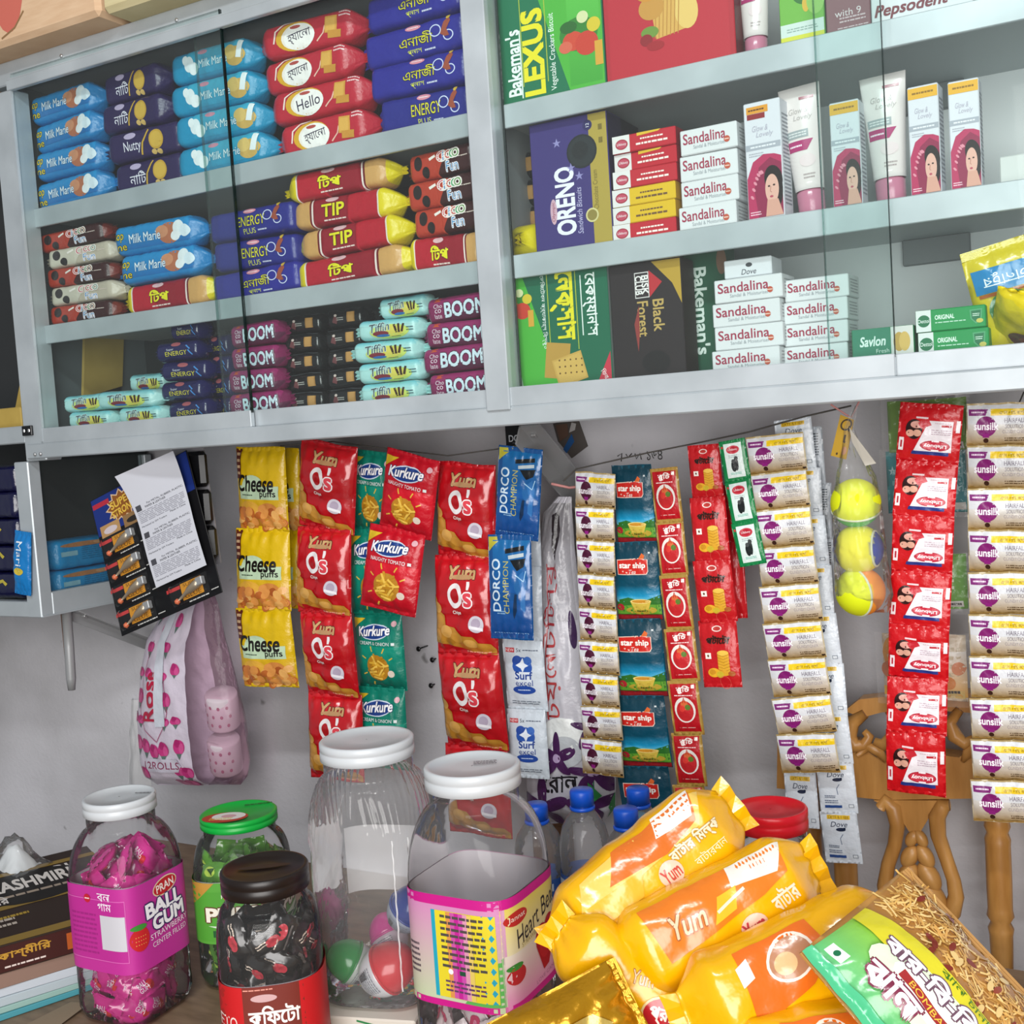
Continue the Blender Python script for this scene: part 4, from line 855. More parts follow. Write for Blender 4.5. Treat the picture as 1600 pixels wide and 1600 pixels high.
# middle shelf
px_box('biscuit_carton', 838, 958, 388, 182, ZS2, .05, '#3a2f6e', 'purple biscuit carton with a gold band standing upright', 'box',
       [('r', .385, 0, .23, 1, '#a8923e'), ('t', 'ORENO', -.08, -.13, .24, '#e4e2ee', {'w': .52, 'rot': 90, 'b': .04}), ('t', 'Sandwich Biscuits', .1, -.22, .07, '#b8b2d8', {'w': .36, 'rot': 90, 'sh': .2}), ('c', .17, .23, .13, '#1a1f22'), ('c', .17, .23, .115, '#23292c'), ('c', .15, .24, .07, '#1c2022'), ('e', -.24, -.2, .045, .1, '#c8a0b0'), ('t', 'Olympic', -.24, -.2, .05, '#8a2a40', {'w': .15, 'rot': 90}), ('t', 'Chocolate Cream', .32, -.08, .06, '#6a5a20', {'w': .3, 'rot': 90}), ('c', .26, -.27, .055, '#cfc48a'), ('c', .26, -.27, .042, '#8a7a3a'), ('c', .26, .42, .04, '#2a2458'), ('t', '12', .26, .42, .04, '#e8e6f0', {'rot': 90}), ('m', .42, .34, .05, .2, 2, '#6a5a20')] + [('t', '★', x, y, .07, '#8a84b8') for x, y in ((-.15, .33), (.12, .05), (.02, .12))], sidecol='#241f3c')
stack([('black_pack', 790, 850, 330), ('black_pack', 786, 848, 285), ('black_pack', 786, 846, 240)], ZS2 + .05, .04, 'black snack packet', 'set behind the purple carton', 'black packets behind the purple carton', .12)
put(K['tip'], (PY(814, 365, .05).x, .15, ZS2 + .026), rot=(0, 0, 90), label='yellow biscuit packet lying end-on beside the purple carton')
px_box('dark_carton', 940, 966, 358, 178, ZS2, .1, '#1c1b28', 'dark narrow carton edge between purple carton and red soaps', 'box', Yf=.1)
SOAP_R = lambda red: [('r', -.36, 0, .28, 1, '#dcd8d6'), ('e', -.35, -.02, .1, .3, '#9c2234'), ('e', -.35, -.02, .085, .24, '#b8445a'), ('t', 'Lifebuoy', -.35, -.02, .2, '#f0e4e6', {'w': .15}), ('m', .13, .14, .36, .2, 1, '#f0e0d8' if red else '#6a4a2a'), ('m', .13, -.14, .5, .26, 1, '#f0e0d8' if red else '#6a4a2a')] + ([('p', [(-.1, .5), (.28, .5), (.24, .4), (-.1, .32)], '#d8b02a')] if red == 2 else [])
def soaps(xl, xr, ys, cols, zs, hz, d, kinds, label, group, Yf=.035, where=''):
    n = len(ys)
    for i in range(n):
        a = PY(xl, ys[i], Yf); b = PY(xr, ys[i] - (xr - xl) * .17, Yf); w = b.x - a.x
        kk = ('soap', kinds[i], round(w, 3), hz)
        if kk not in K: K[kk] = box_kind(w, hz * .985, d, *cols[kinds[i]], name='soap_box', cat='soap')
        put(K[kk], ((a.x + b.x) / 2 + random.uniform(-.0015, .0015), Yf + d / 2 + random.uniform(0, .004), zs + i * hz), rot=(0, 0, random.uniform(-2.5, 1.0)), label=label(i), group=group)
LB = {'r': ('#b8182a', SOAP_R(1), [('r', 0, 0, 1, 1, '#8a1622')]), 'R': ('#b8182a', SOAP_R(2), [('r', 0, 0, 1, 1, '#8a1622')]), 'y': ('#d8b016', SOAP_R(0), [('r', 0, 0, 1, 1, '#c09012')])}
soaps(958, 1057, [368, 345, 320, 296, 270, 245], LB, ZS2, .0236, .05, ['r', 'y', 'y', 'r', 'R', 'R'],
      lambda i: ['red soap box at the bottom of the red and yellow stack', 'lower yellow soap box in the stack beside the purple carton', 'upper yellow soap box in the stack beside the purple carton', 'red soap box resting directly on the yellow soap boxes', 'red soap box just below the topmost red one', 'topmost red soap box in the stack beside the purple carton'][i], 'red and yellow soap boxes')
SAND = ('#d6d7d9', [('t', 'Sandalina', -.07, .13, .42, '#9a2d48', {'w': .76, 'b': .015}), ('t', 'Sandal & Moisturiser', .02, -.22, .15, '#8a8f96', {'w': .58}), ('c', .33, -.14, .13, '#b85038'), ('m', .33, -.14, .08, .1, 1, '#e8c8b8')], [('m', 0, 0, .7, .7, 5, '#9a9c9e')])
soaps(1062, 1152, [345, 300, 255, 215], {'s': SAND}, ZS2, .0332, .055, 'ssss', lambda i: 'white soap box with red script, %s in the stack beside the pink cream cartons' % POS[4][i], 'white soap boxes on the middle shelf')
def face_art(banner): return ([('r', 0, .44, .98, .1, '#dca528'), ('m', 0, .44, .7, .04, 1, '#8a6414')] if banner == 1 else [('r', -.12, .44, .6, .06, '#d8932a'), ('r', -.16, .385, .5, .045, '#8a2228'), ('m', -.14, .44, .45, .03, 1, '#5a3010')]) + [
    ('t', 'Glow &', -.06, .28, .05, '#a8a4b4', {'w': .44, 'sh': .25}), ('t', 'Lovely', .06, .22, .055, '#a8a4b4', {'w': .48, 'sh': .25}), ('r', 0, .125, .98, .05, '#a2a6b0'), ('m', 0, .125, .7, .03, 1, '#e0e0e6'), ('m', -.2, .06, .4, .04, 2, '#a8a8b2'),
    ('p', [(-.48, -.48), (-.48, -.14), (-.3, -.0), (.0, .055), (.3, .045), (.49, .02), (.49, -.48)], '#b02c58'), ('p', [(-.2, -.48), (-.3, -.24), (-.14, -.05), (.18, .02), (.49, -.04), (.49, -.48)], '#8a2046')] + [('e', -.36 + .05 * i, -.3 + .07 * i - .006 * i * i, .035, .02, '#d8889a', 40) for i in range(7)] + [
    ('e', .25, -.17, .25, .12, '#1c1214', 10), ('e', .38, -.26, .12, .14, '#1c1214'), ('e', .2, -.25, .19, .125, '#d8a898'), ('p', [(.06, -.34), (.36, -.34), (.49, -.48), (.0, -.48)], '#cf9a88'), ('e', .12, -.225, .035, .008, '#3a2420'), ('e', .26, -.22, .035, .008, '#3a2420'), ('l', [(.17, -.23), (.15, -.27), (.19, -.28)], .006, '#b07a6a'), ('e', .18, -.315, .05, .01, '#b0485a'), ('m', -.28, -.44, .3, .04, 2, '#f0c8d4')]
px_box('cream_carton', 1170, 1228, 331, 156, ZS2, .034, '#d2d3da', 'largest pink cream carton, with an orange corner banner', 'box', face_art(2), [('m', 0, 0, .7, .8, 24, '#8a8c96')], yaw=-5)
put_tube(1234, 1300, 318, 128, ZS2, 'wide pale pink cream tube leaning beside the largest cream carton', -4, .055)
px_box('cream_carton', 1302, 1348, 306, 157, ZS2, .03, '#d2d3da', 'small pink cream carton standing between the two cream tubes', 'box', face_art(1), [('m', 0, 0, .7, .8, 20, '#8a8c96')], yaw=-2)
put_tube(1354, 1428, 300, 112, ZS2, 'tallest pale pink cream tube, behind the pane edge', -2, .055)
px_box('cream_carton', 1424, 1472, 289, 132, ZS2, .03, '#d2d3da', 'pink cream carton touching the tallest tube', 'box', face_art(1), [('m', 0, 0, .7, .8, 20, '#8a8c96')], yaw=-3)
px_box('cream_carton', 1486, 1534, 279, 124, ZS2, .03, '#d2d3da', 'pink cream carton standing alone at the end of the row', 'box', face_art(1), [('m', 0, 0, .7, .8, 20, '#8a8c96')])
put_tube(1160, 1186, 338, 200, ZS2, 'pink cream tube half hidden behind the largest cream carton', 0, .085)
px_box('soap_box', 1562, 1640, 264, 240, ZS2, .05, '#c9cbc8', 'lone white soap box at the end of the middle shelf', 'soap', Yf=.06)
# lower shelf
px_box('biscuit_carton', 800, 957, 612, 416, .061, .055, '#0c6044', 'green biscuit carton with cracker picture on the lower shelf', 'box',
       [('p', [(-.5, .5), (-.34, .5), (-.02, -.4), (-.02, -.5), (-.5, -.5)], '#46a636'), ('p', [(-.46, -.5), (-.38, -.5), (-.46, .1)], '#c9dfd0')] + VEG(-.4, .2, .7) + [('t', 'েলক্সাস', .06, .18, .24, '#e0d61e', {'w': .58, 'rot': -90, 'b': .04}), ('r', -.08, .15, .008, .7, '#a8b43a'), ('r', .2, .15, .008, .7, '#a8b43a'), ('t', "েবকম্যান'স", .33, .16, .14, '#e4ebe6', {'w': .52, 'rot': -90, 'b': .02}), ('r', .25, .16, .01, .5, '#dfe8e2'), ('t', 'েভিজেটবল ক্র্যাকার্স িবস্কুট', -.13, .14, .06, '#e4ebe6', {'w': .62, 'rot': -90}),
        ('r', -.02, -.28, .24, .3, '#b58c3e', -8), ('r', .1, -.36, .3, .24, '#c49c4c', 14), ('r', .1, -.36, .27, .21, '#cda656', 14)] + [('c', .0 + .055 * (i % 5), -.28 - .055 * (i // 5), .008, '#6a4a1c') for i in range(15)] + [('p', [(.36, -.5), (.5, -.5), (.5, -.24)], '#c23044'), ('t', 'িফর ১', .45, -.44, .05, '#f0e0e0', {'rot': -60})], sidecol='#8a9490')
px_box('biscuit_carton', 961, 1072, 592, 408, .061, .05, '#231b1d', 'dark brown biscuit carton with a gold corner', 'box',
       [('p', [(.1, .5), (.5, .5), (.5, .12), (.38, .3)], '#b3902e'), ('p', [(.06, .43), (.24, .32), (.06, .2)], '#b3262e'), ('r', -.045, .31, .2, .22, '#d8d2d0'), ('r', -.045, .31, .18, .205, '#2a2022'), ('t', 'BISK', .0, .31, .09, '#e8e2e0', {'w': .16, 'rot': -90, 'b': .03}), ('t', 'CLUB', -.09, .31, .09, '#e8e2e0', {'w': .16, 'rot': -90, 'b': .03}), ('t', 'Black', .17, .04, .15, '#b89a58', {'w': .27, 'rot': -90, 'b': .02}), ('t', 'Forest', -.05, .02, .15, '#b89a58', {'w': .3, 'rot': -90, 'b': .02}), ('p', [(-.1, .14), (-.18, -.02), (-.14, -.26), (-.11, -.1)], '#8a3430'), ('e', .1, -.36, .2, .1, '#120e10')], sidecol='#2c1c1a')
px_box('biscuit_carton', 1076, 1141, 578, 380, .061, .045, '#0e5238', 'dark green carton half hidden behind the dark brown carton', 'box', [('t', "Bakeman's", -.1, .0, .3, '#d8e4dc', {'w': .66, 'rot': -90, 'b': .03}), ('t', 'L', -.42, .38, .14, '#c8c02a', {'rot': -90}), ('e', .42, .36, .12, .1, '#7a5a44')], Yf=.1)
soaps(1116, 1222, [640, 560, 525, 480], {'s': SAND}, .061, .0308, .058, 'ssss', lambda i: 'white soap box with red script, %s in the stack under the small white box' % POS[4][i], 'white soap boxes under the small box')
soaps(1228, 1328, [635, 552, 515, 476], {'s': SAND}, .061, .0285, .058, 'ssss', lambda i: 'white soap box with red script, %s in the stack beside the green antiseptic soap' % POS[4][i], 'white soap boxes by the green soap', .05)
px_box('soap_box', 1132, 1206, 435, 404, .061, .05, '#d2d4d8', 'small white soap box with a bird mark topping a white stack', 'soap', [('t', 'Dove', .02, -.22, .3, '#3a3c48', {'w': .32, 'sh': .25}), ('e', .03, .15, .07, .12, '#3a3c40')], zoff=.1235, Yf=.045)
def soap1(xl, xr, y, hz, front, label, zo=0, base='#0f7d4a'):
    a = PY(xl, y, .035); b = PY(xr, y - (xr - xl) * .13, .035)
    put(box_kind(b.x - a.x, hz, .045, base, front, name='soap_box', cat='soap'), ((a.x + b.x) / 2, .06, .0615 + zo), label=label)
soap1(1331, 1428, 555, .04, [('r', -.18, 0, .62, .99, '#1a7a5c'), ('r', .32, 0, .36, .99, '#d0cfca'), ('t', 'Savlon', -.16, .1, .3, '#dfeae4', {'w': .42, 'sh': .2, 'b': .03}), ('t', 'Fresh', -.0, -.22, .13, '#c8dcd0'), ('e', .27, .02, .09, .3, '#b59448'), ('e', .36, .02, .09, .3, '#c9a85a')], 'green and white soap box lying next to the white stack')
DET = [('r', -.39, 0, .22, .99, '#d4d8d6'), ('c', -.385, 0, .28, '#176a44'), ('t', 'Dettol', -.385, 0, .17, '#e8f0ea', {'w': .17}), ('t', 'ORIGINAL', -.08, .12, .2, '#dcefe2', {'w': .28, 'b': .03}), ('m', -.0, -.12, .44, .1, 1, '#b8dcc6'), ('p', [(.28, .32), (.46, .34), (.45, -.1), (.37, -.34), (.29, -.1)], '#4a9a6a'), ('p', [(.3, .26), (.44, .28), (.43, -.08), (.37, -.26), (.31, -.08)], '#1a6a44'), ('m', .37, .08, .1, .16, 2, '#cfe6d6'), ('e', .42, -.2, .05, .1, '#c0b85a')]
soap1(1434, 1545, 540, .0285, DET, 'bright green soap box, lower of the two stacked', 0, '#0c8a46')
soap1(1430, 1540, 505, .0265, DET, 'bright green soap box, upper of the two stacked', .029, '#0c8a46')
# yellow snack bag at the end of the lower shelf
yk = pouch_kind('bag_film', .13, .17, .022, '#d0bc1c', [('r', -.1, .2, .7, .22, '#1e7fb8'), ('t', 'চানাচুর', -.1, .2, .12, '#e8f2f4', {'w': .5, 'rot': 180}), ('r', -.05, .07, .75, .03, '#a85a1c'), ('e', -.12, -.08, .24, .16, '#2c7a3c'), ('e', -.12, -.1, .15, .11, '#d8d0a0'), ('e', -.1, -.12, .1, .09, '#b8402c'), ('r', .3, .0, .03, .24, '#b06a24'), ('e', .1, -.36, .3, .1, '#5a2018')], 'glossy_film', seed=44, wr=.006, k=22, name='snack_bag', cat='bag', seals='#d8c62a')
yp = PY(1592, 470, .07)
put(yk, (yp.x, .07, .061 + .066), rot=(8, -12, 8), sc=(.8, .8, .78), label='yellow snack bag standing at the end of the lower shelf')
yk2 = pouch_kind('bag_film', .11, .13, .02, '#d8c414', [('e', .1, -.2, .36, .14, '#4a1c18'), ('e', .12, -.2, .24, .09, '#7a3424')], 'glossy_film', seed=45, wr=.006, k=22, name='snack_bag', cat='bag')
yp = PY(1600, 500, .03)
put(yk2, (yp.x + .01, .045, .061 + .03), rot=(55, 20, 0), sc=(.85, .8, .8), label='yellow and brown snack bag slumped in front of the other')

# ------------------------------------------------------------------ inside the low side cabinet
K['navy'] = roll_kind(.15, .03, .034, '#101038', [('l', [(-.1, .1), (.05, .2), (.12, .05)], .12, '#b8a838'), ('e', -.2, -.1, .1, .2, '#1b1b5a')], seed=50, mat='glossy_film', name='biscuit_packet')
for i in range(5):
    a = PY(8, 925 - i * 50, .06)
    put(K['navy'], (SX - .165, .07, zb + .02 + .034 + i * .052), rot=(random.uniform(-6, 6), 0, random.uniform(-5, 5)), sc=(1, 1, .77), label='shiny navy packet, %s in the pile inside the low side cabinet' % POS[5][i], group='navy packets in the side cabinet')
K['bluepk'] = roll_kind(.2, .03, .0285, '#1a86bf', [('e', -.1, .3, .3, .08, '#b0764c'), ('r', -.3, .02, .2, .16, '#8ab4c4'), ('m', .1, .0, .5, .5, 7, '#0f6a9c'), ('e', .1, .32, .1, .06, '#c8946a')], seed=51)
for i in range(2):
    put(K['bluepk'], (SX - .054, .15, zb + .05 + i * .058), rot=(0, 0, 90), label='blue biscuit packet behind the side glass, %s one' % ['lower', 'upper'][i], group='blue packets behind the side glass')
hb = pouch_kind('wrapper', .045, .12, .01, '#1474b8', [('t', 'Marie', 0, .1, .3, '#e0e8ee', {'w': .5, 'rot': -90}), ('e', 0, -.12, .24, .06, '#c8b23a')], 'film', seed=52, wr=.003, name='biscuit_packet', cat='biscuit packet')
put(hb, tuple(PY(36, 880, -.012)), rot=(0, 8, 0), label='blue packet poking out over the edge of the low side cabinet')
px = PY(12, 640, .03)
yc = empty('open_carton', (SX - .14, .1, ZB + .056), None, 'open mustard yellow display carton at the picture edge', 'box')
world_part('tray', MB().box(SX - .3, SX - .05, .03, .2, ZB + .056, ZB + .1, .002), 'yellow_board', yc)
world_part('back_flap', MB().add([(SX - .3, .2, ZB + .06), (SX - .05, .2, ZB + .06), (SX - .05, .26, ZB + .24), (SX - .3, .26, ZB + .24), (SX - .3, .203, ZB + .06), (SX - .05, .203, ZB + .06), (SX - .05, .263, ZB + .24), (SX - .3, .263, ZB + .24)], [(0, 1, 2, 3), (7, 6, 5, 4), (0, 4, 5, 1), (1, 5, 6, 2), (2, 6, 7, 3), (3, 7, 4, 0)]), 'yellow_board', yc)
# ------------------------------------------------------------------ strips hanging under the cabinet
def strip(kinds, bounds, Y, label, cat='strip', name='sachet_strip', slope=0, tilt=3, group=None, over=1.03, alt=True):
    """bounds from top: (px left, px right, px y of the left corner); each piece is a part joined to the next"""
    top = bounds[0]
    p0 = (PY(top[0], top[2], Y) + PY(top[1], top[2] + slope, Y)) / 2
    e = empty(name, p0, None, label, cat, group)
    pts = [(PY(b[0], b[2], Y), PY(b[1], b[2] + slope, Y)) for b in bounds]
    for i in range(len(bounds) - 1):
        kd = K[kinds if isinstance(kinds, str) else kinds[i]]
        (a, b), (c, d) = pts[i], pts[i + 1]
        ctr = (a + b + c + d) / 4
        ux = ((b - a) + (d - c)) / 2; uz = ((a + b) - (c + d)) / 2
        w, h = ux.length, uz.length
        ang = (math.atan2(ux.z, ux.x) + math.atan2(-uz.x, uz.z)) / 2
        tl = (tilt if (not alt or i % 2 == 0) else -tilt * .6) + random.uniform(-1.5, 1.5)
        M = Matrix.Rotation(-ang, 3, 'Y') @ Matrix.Rotation(math.radians(tl), 3, 'X') @ Matrix.Rotation(math.radians(random.uniform(-4, 4)), 3, 'Z')
        sx, sz = w / kd['w'], h / kd['h'] * over
        put(kd, ctr - p0 + Vector((0, random.uniform(-.002, .002), 0)), M, None, (sx, (sx + sz) / 2, sz), parent=e)
    return e
strip('puffs', [(373, 445, 700), (370, 450, 827), (374, 455, 951), (380, 463, 1072)], .14, 'hanging strip of yellow cheese snack bags', name='snack_strip')
strip('puffs', [(400, 470, 702), (402, 468, 830), (404, 468, 948)], .19, 'second yellow snack strip behind the front yellow strip', name='snack_strip')
strip('rings', [(478, 566, 690), (460, 549, 822), (469, 554, 953), (481, 561, 1082), (488, 570, 1212)], .13, 'hanging strip of red ring chip bags next to the yellow strip', name='snack_strip', slope=8)
strip('kurk_green', [(560, 620, 704), (548, 612, 826), (552, 630, 955), (560, 634, 1073), (564, 638, 1195)], .165, 'hanging strip of teal green chip bags', name='snack_strip', slope=5)
strip('kurk_red', [(617, 697, 708), (580, 668, 824), (561, 648, 946)], .12, 'slanting strip of two bright red chip bags over the green ones', name='snack_strip', slope=10, tilt=4)
strip('rings', [(688, 780, 724), (678, 772, 868), (686, 785, 1018), (697, 796, 1166), (700, 800, 1300)], .14, 'hanging strip of red ring chip bags beside the blue razor packs', name='snack_strip', slope=3)
strip('razor', [(788, 858, 702), (766, 830, 838), (766, 832, 996)], .108, 'hanging strip of blue razor packs', tilt=3)
strip(['surf_back', 'surf_back', 'surf', 'surf'], [(785, 842, 768), (785, 846, 884), (787, 849, 996), (792, 853, 1108), (801, 858, 1212)], .165, 'hanging strip of white detergent sachets with blue splash', slope=3)
strip('sunsilk_dark', [(898, 963, 736), (899, 959, 790), (901, 960, 842), (902, 961, 895), (904, 964, 948), (904, 966, 999), (907, 967, 1050), (909, 969, 1101), (911, 973, 1152), (909, 974, 1208)], .14, 'strip of small beige conditioner sachets beside the teal tea strip', slope=6, tilt=6, alt=False)
strip('tea', [(961, 1019, 728), (961, 1028, 848), (963, 1035, 968), (965, 1040, 1088), (969, 1048, 1198), (974, 1056, 1312)], .16, 'hanging strip of teal tea packets with red name panel', slope=-2, tilt=5, alt=False)
strip('tomato', [(1016, 1060, 734), (1024, 1068, 817), (1032, 1076, 901), (1038, 1085, 985), (1046, 1093, 1066), (1050, 1098, 1149), (1055, 1103, 1229), (1058, 1106, 1309)], .15, 'strip of gold-edged red tomato sachets', slope=-4)
strip('potato', [(1077, 1122, 698), (1078, 1132, 780), (1086, 1143, 878), (1092, 1151, 973), (1098, 1160, 1074)], .14, 'hanging strip of red potato biscuit packs with chip picture', slope=-4, tilt=5)
strip('red_strip', [(1112, 1150, 760), (1122, 1160, 850), (1126, 1168, 966)], .19, 'plain red strip half hidden behind the potato packs', slope=-2)
strip('soap_green', [(1124, 1164, 692), (1132, 1172, 754), (1143, 1185, 820), (1156, 1198, 886)], .125, 'short strip of three green soap sample sachets', slope=-8, tilt=1)
strip('sunsilk', [(1163, 1257, 684), (1172, 1260, 742), (1180, 1265, 799), (1184, 1272, 858), (1188, 1280, 918), (1193, 1284, 976), (1199, 1291, 1033), (1207, 1298, 1092), (1217, 1306, 1150), (1220, 1311, 1211)], .13, 'strip of cream conditioner sachets hanging beside the tennis balls', slope=-8, tilt=6, alt=False)
strip('shampoo_white', [(1205, 1262, 656), (1222, 1280, 733), (1228, 1287, 808), (1240, 1298, 885), (1247, 1305, 960), (1259, 1318, 1038), (1266, 1325, 1116), (1276, 1334, 1192), (1283, 1340, 1269), (1288, 1347, 1348)], .165, 'long strip of white shampoo sachets behind the cream sachets', slope=0, tilt=2)
K['shampoo_back'] = pouch_kind('sachet', .058, .088, .004, '#b9c0c8', [('m', 0, .2, .7, .4, 9, '#4a5058'), ('m', 0, -.25, .7, .34, 14, '#6a7078')], seed=61, wr=.0012)
strip('shampoo_back', [(1240, 1280, 668), (1255, 1296, 755), (1262, 1303, 838), (1268, 1308, 920)], .19, 'strip of white sachets showing grey printed backs', slope=2)
strip('shampoo_white', [(1222, 1270, 1128), (1226, 1275, 1208), (1230, 1282, 1290)], .17, 'short pair of white shampoo sachets ending above the red lid', slope=2)
strip('soap_red', [(1406, 1507, 628), (1400, 1497, 718), (1396, 1491, 804), (1392, 1488, 890), (1389, 1485, 974), (1387, 1481, 1057), (1386, 1479, 1140), (1384, 1477, 1236)], .12, 'long strip of bright red soap powder sachets printed upside down', slope=8, tilt=5)
strip('sunsilk', [(1510, 1614, 630), (1510, 1614, 696), (1512, 1616, 763), (1512, 1616, 828), (1513, 1617, 894), (1514, 1618, 960), (1515, 1619, 1026), (1516, 1620, 1091), (1518, 1622, 1156), (1519, 1623, 1219), (1519, 1623, 1284)], .13, 'strip of cream conditioner sachets cut by the picture edge', slope=1, tilt=6, alt=False)

# cords that carry the strips
def cord(px_pts, Y, r, mat, label, name='cord'):
    P = [PY(x, y, Y) for x, y in px_pts]
    o = ob(name, MB().tube(P, r, 6).mesh(name, mat, None, True), None, label=label, cat='cord')
    return o
cord([(438, 697), (520, 690), (620, 703), (700, 712), (790, 700)], .15, .0011, 'cord', 'dark cord carrying the chip bags under the cabinet')
cord([(880, 752), (900, 733), (1010, 708), (1100, 690), (1170, 675), (1260, 650), (1330, 634)], .16, .0012, 'cord', 'dark cord carrying the sachet strips, rising towards the tennis balls')
cord([(862, 756), (890, 762), (908, 760)], .18, .0022, 'pink_cord', 'pink cord knotted at the foot of the steel brace')
cord([(1298, 632), (1322, 648), (1330, 652), (1336, 640), (1345, 622)], .11, .0012, 'pink_cord', 'pink thread holding the yellow tag and the ball bag')
cord([(1555, 668), (1588, 640), (1600, 612)], .2, .001, 'cord', 'thin cord loop above the sachets at the picture edge')
# black card with razor packs, half behind the brace
rc = empty('razor_card', PY(812, 690, .2), None, 'black card with white letters hanging behind the steel brace', 'card')
a, b = PY(788, 650, .2), PY(842, 698, .2)
world_part('card', MB().box(a.x, b.x, .2, .203, b.z, a.z), 'card', rc, hx('#0c0d10'))
world_part_mesh('print', print_mesh('print', [('t', 'DORCO', .0, -.2, .2, '#c9ccd0', {'w': .8, 'b': .02}), ('m', .0, -.34, .6, .06, 1, '#5a5c60'), ('r', 0, -.46, .95, .06, '#a8943a')], b.x - a.x, a.z - b.z, lambda x, y, o: ((a.x + b.x) / 2 + x, .2 - o, (a.z + b.z) / 2 + y), 'card', .05), rc)

# ------------------------------------------------------------------ bags given by their outline
def outline_bag(part, st, Y, art, base, mat, bulge, seed, name, label, cat, wr=.004, mat_print='film', u0=-.5, u1=.5, nu=44, nv=70, root=None):
    L = [(PY(s[1], s[0], Y), PY(s[2], s[0], Y), s[3] if len(s) > 3 else 1) for s in st]     # top to bottom
    org = (L[-1][0] + L[-1][1]) / 2
    e = root or empty(name, org, None, label, cat)
    org = Vector(e.location)
    n = len(L) - 1; WD = max((l_[1] - l_[0]).length for l_ in L); HD = (L[0][0] - L[-1][0]).length
    def S(x, y, off, side=-1):
        py_ = st[0][0] + max(0, min(1, .5 - y)) * (st[-1][0] - st[0][0]); i = 0
        while i < n - 1 and py_ > st[i + 1][0]: i += 1
        f = (py_ - st[i][0]) / (st[i + 1][0] - st[i][0]); f = f * f * (3 - 2 * f) * .5 + f * .5
        a = L[i][0].lerp(L[i + 1][0], f); b = L[i][1].lerp(L[i + 1][1], f); q = L[i][2] * (1 - f) + L[i + 1][2] * f
        u = max(-.5, min(.5, x)); p = a.lerp(b, u + .5) - org
        vv = abs(2 * y)
        d = bulge * q * (max(0, 1 - abs(2 * u) ** 2.4) ** .55) * (max(0, 1 - vv ** 8) ** .5)
        d += wr * (nz(u * .2, y * .3, seed, 28) + .5 * nz(u * .2, y * .3, seed + 4, 60)) * (1 - abs(2 * u) ** 4)
        return Vector((p.x, p.y + side * (d + off), p.z))
    vs_ = []; fs = []; N = (nu + 1) * (nv + 1)
    for side in (-1, 1):
        for j in range(nv + 1):
            for i in range(nu + 1): vs_.append(S(u0 + (u1 - u0) * i / nu, j / nv - .5, 0, side))
    for j in range(nv):
        for i in range(nu):
            a_ = j * (nu + 1) + i
            fs.append((a_, a_ + 1, a_ + nu + 2, a_ + nu + 1)); fs.append((a_ + N, a_ + nu + 1 + N, a_ + nu + 2 + N, a_ + 1 + N))
    ob(part, new_mesh(part, vs_, fs, mat, hx(base)), e)
    if art: ob('print', print_mesh('print', art, WD, HD, lambda x, y, o_: S(x / WD, y / HD, o_), mat_print, .011, .0012, .0003), e)
    return e, S
def rose(x, y, s=1, c='#c2357c'): return [('e', x, y, .045 * s, .026 * s, c), ('e', x - .012 * s, y + .014 * s, .022 * s, .014 * s, '#a82668'), ('e', x + .02 * s, y - .004 * s, .02 * s, .018 * s, '#d0508e'), ('p', [(x - .022 * s, y - .022 * s), (x + .022 * s, y - .022 * s), (x, y - .046 * s)], '#5a7068')]
ROSES = []
for (px_, py_) in [(-.38, .36), (-.16, .46), (-.2, .3), (-.05, .33), (-.33, .2), (-.1, .2), (-.42, .08), (-.3, .08), (-.12, .06), (.02, .1), (-.4, -.04), (-.07, -.05), (-.46, -.14), (-.36, -.15), (-.09, -.16), (.02, -.15), (-.42, -.27), (-.32, -.28), (-.22, -.3), (-.12, -.29), (.03, -.28), (-.38, -.42), (.0, -.4), (.08, -.41), (-.05, -.48), (.05, -.48)]: ROSES += rose(px_, py_, 1.15)
rst = [(915, 296, 330, .1), (945, 262, 341, .3), (1000, 231, 352, .6), (1050, 223, 364, .85), (1120, 219, 380, 1), (1190, 223, 389, 1), (1212, 228, 387, .9), (1226, 246, 376, .5)]
rb, RS = outline_bag('printed_film', rst, .17, ROSES + [('l', [(-.3, .24), (-.36, .06), (-.37, -.1), (-.3, -.21), (-.18, -.26), (-.1, -.2), (-.06, -.1), (-.1, .06), (-.18, .28)], .004, '#a83a6a'), ('t', 'Rose', -.255, -.03, .13, '#b0183c', {'w': .24, 'rot': 90, 'b': .03}), ('r', -.16, .12, .1, .62, '#c9ccd6', 4), ('p', [(-.36, -.36), (-.3, -.33), (.0, -.33), (.04, -.37), (.0, -.41), (-.32, -.41)], '#c8c2cf'), ('t', '12ROLLS', -.16, -.37, .05, '#8a2450', {'w': .36})],
    '#cfc4d2', 'film', .045, 71.0, 'tissue_bag', 'hanging pack of twelve pink toilet rolls printed with roses', 'bag', .004, u0=-.5, u1=.13)
outline_bag('clear_side', rst, .17, None, '#e0a0b8', 'pink_film', .045, 71.0, '', '', '', .004, u0=.13, u1=.5, nu=12, root=rb)
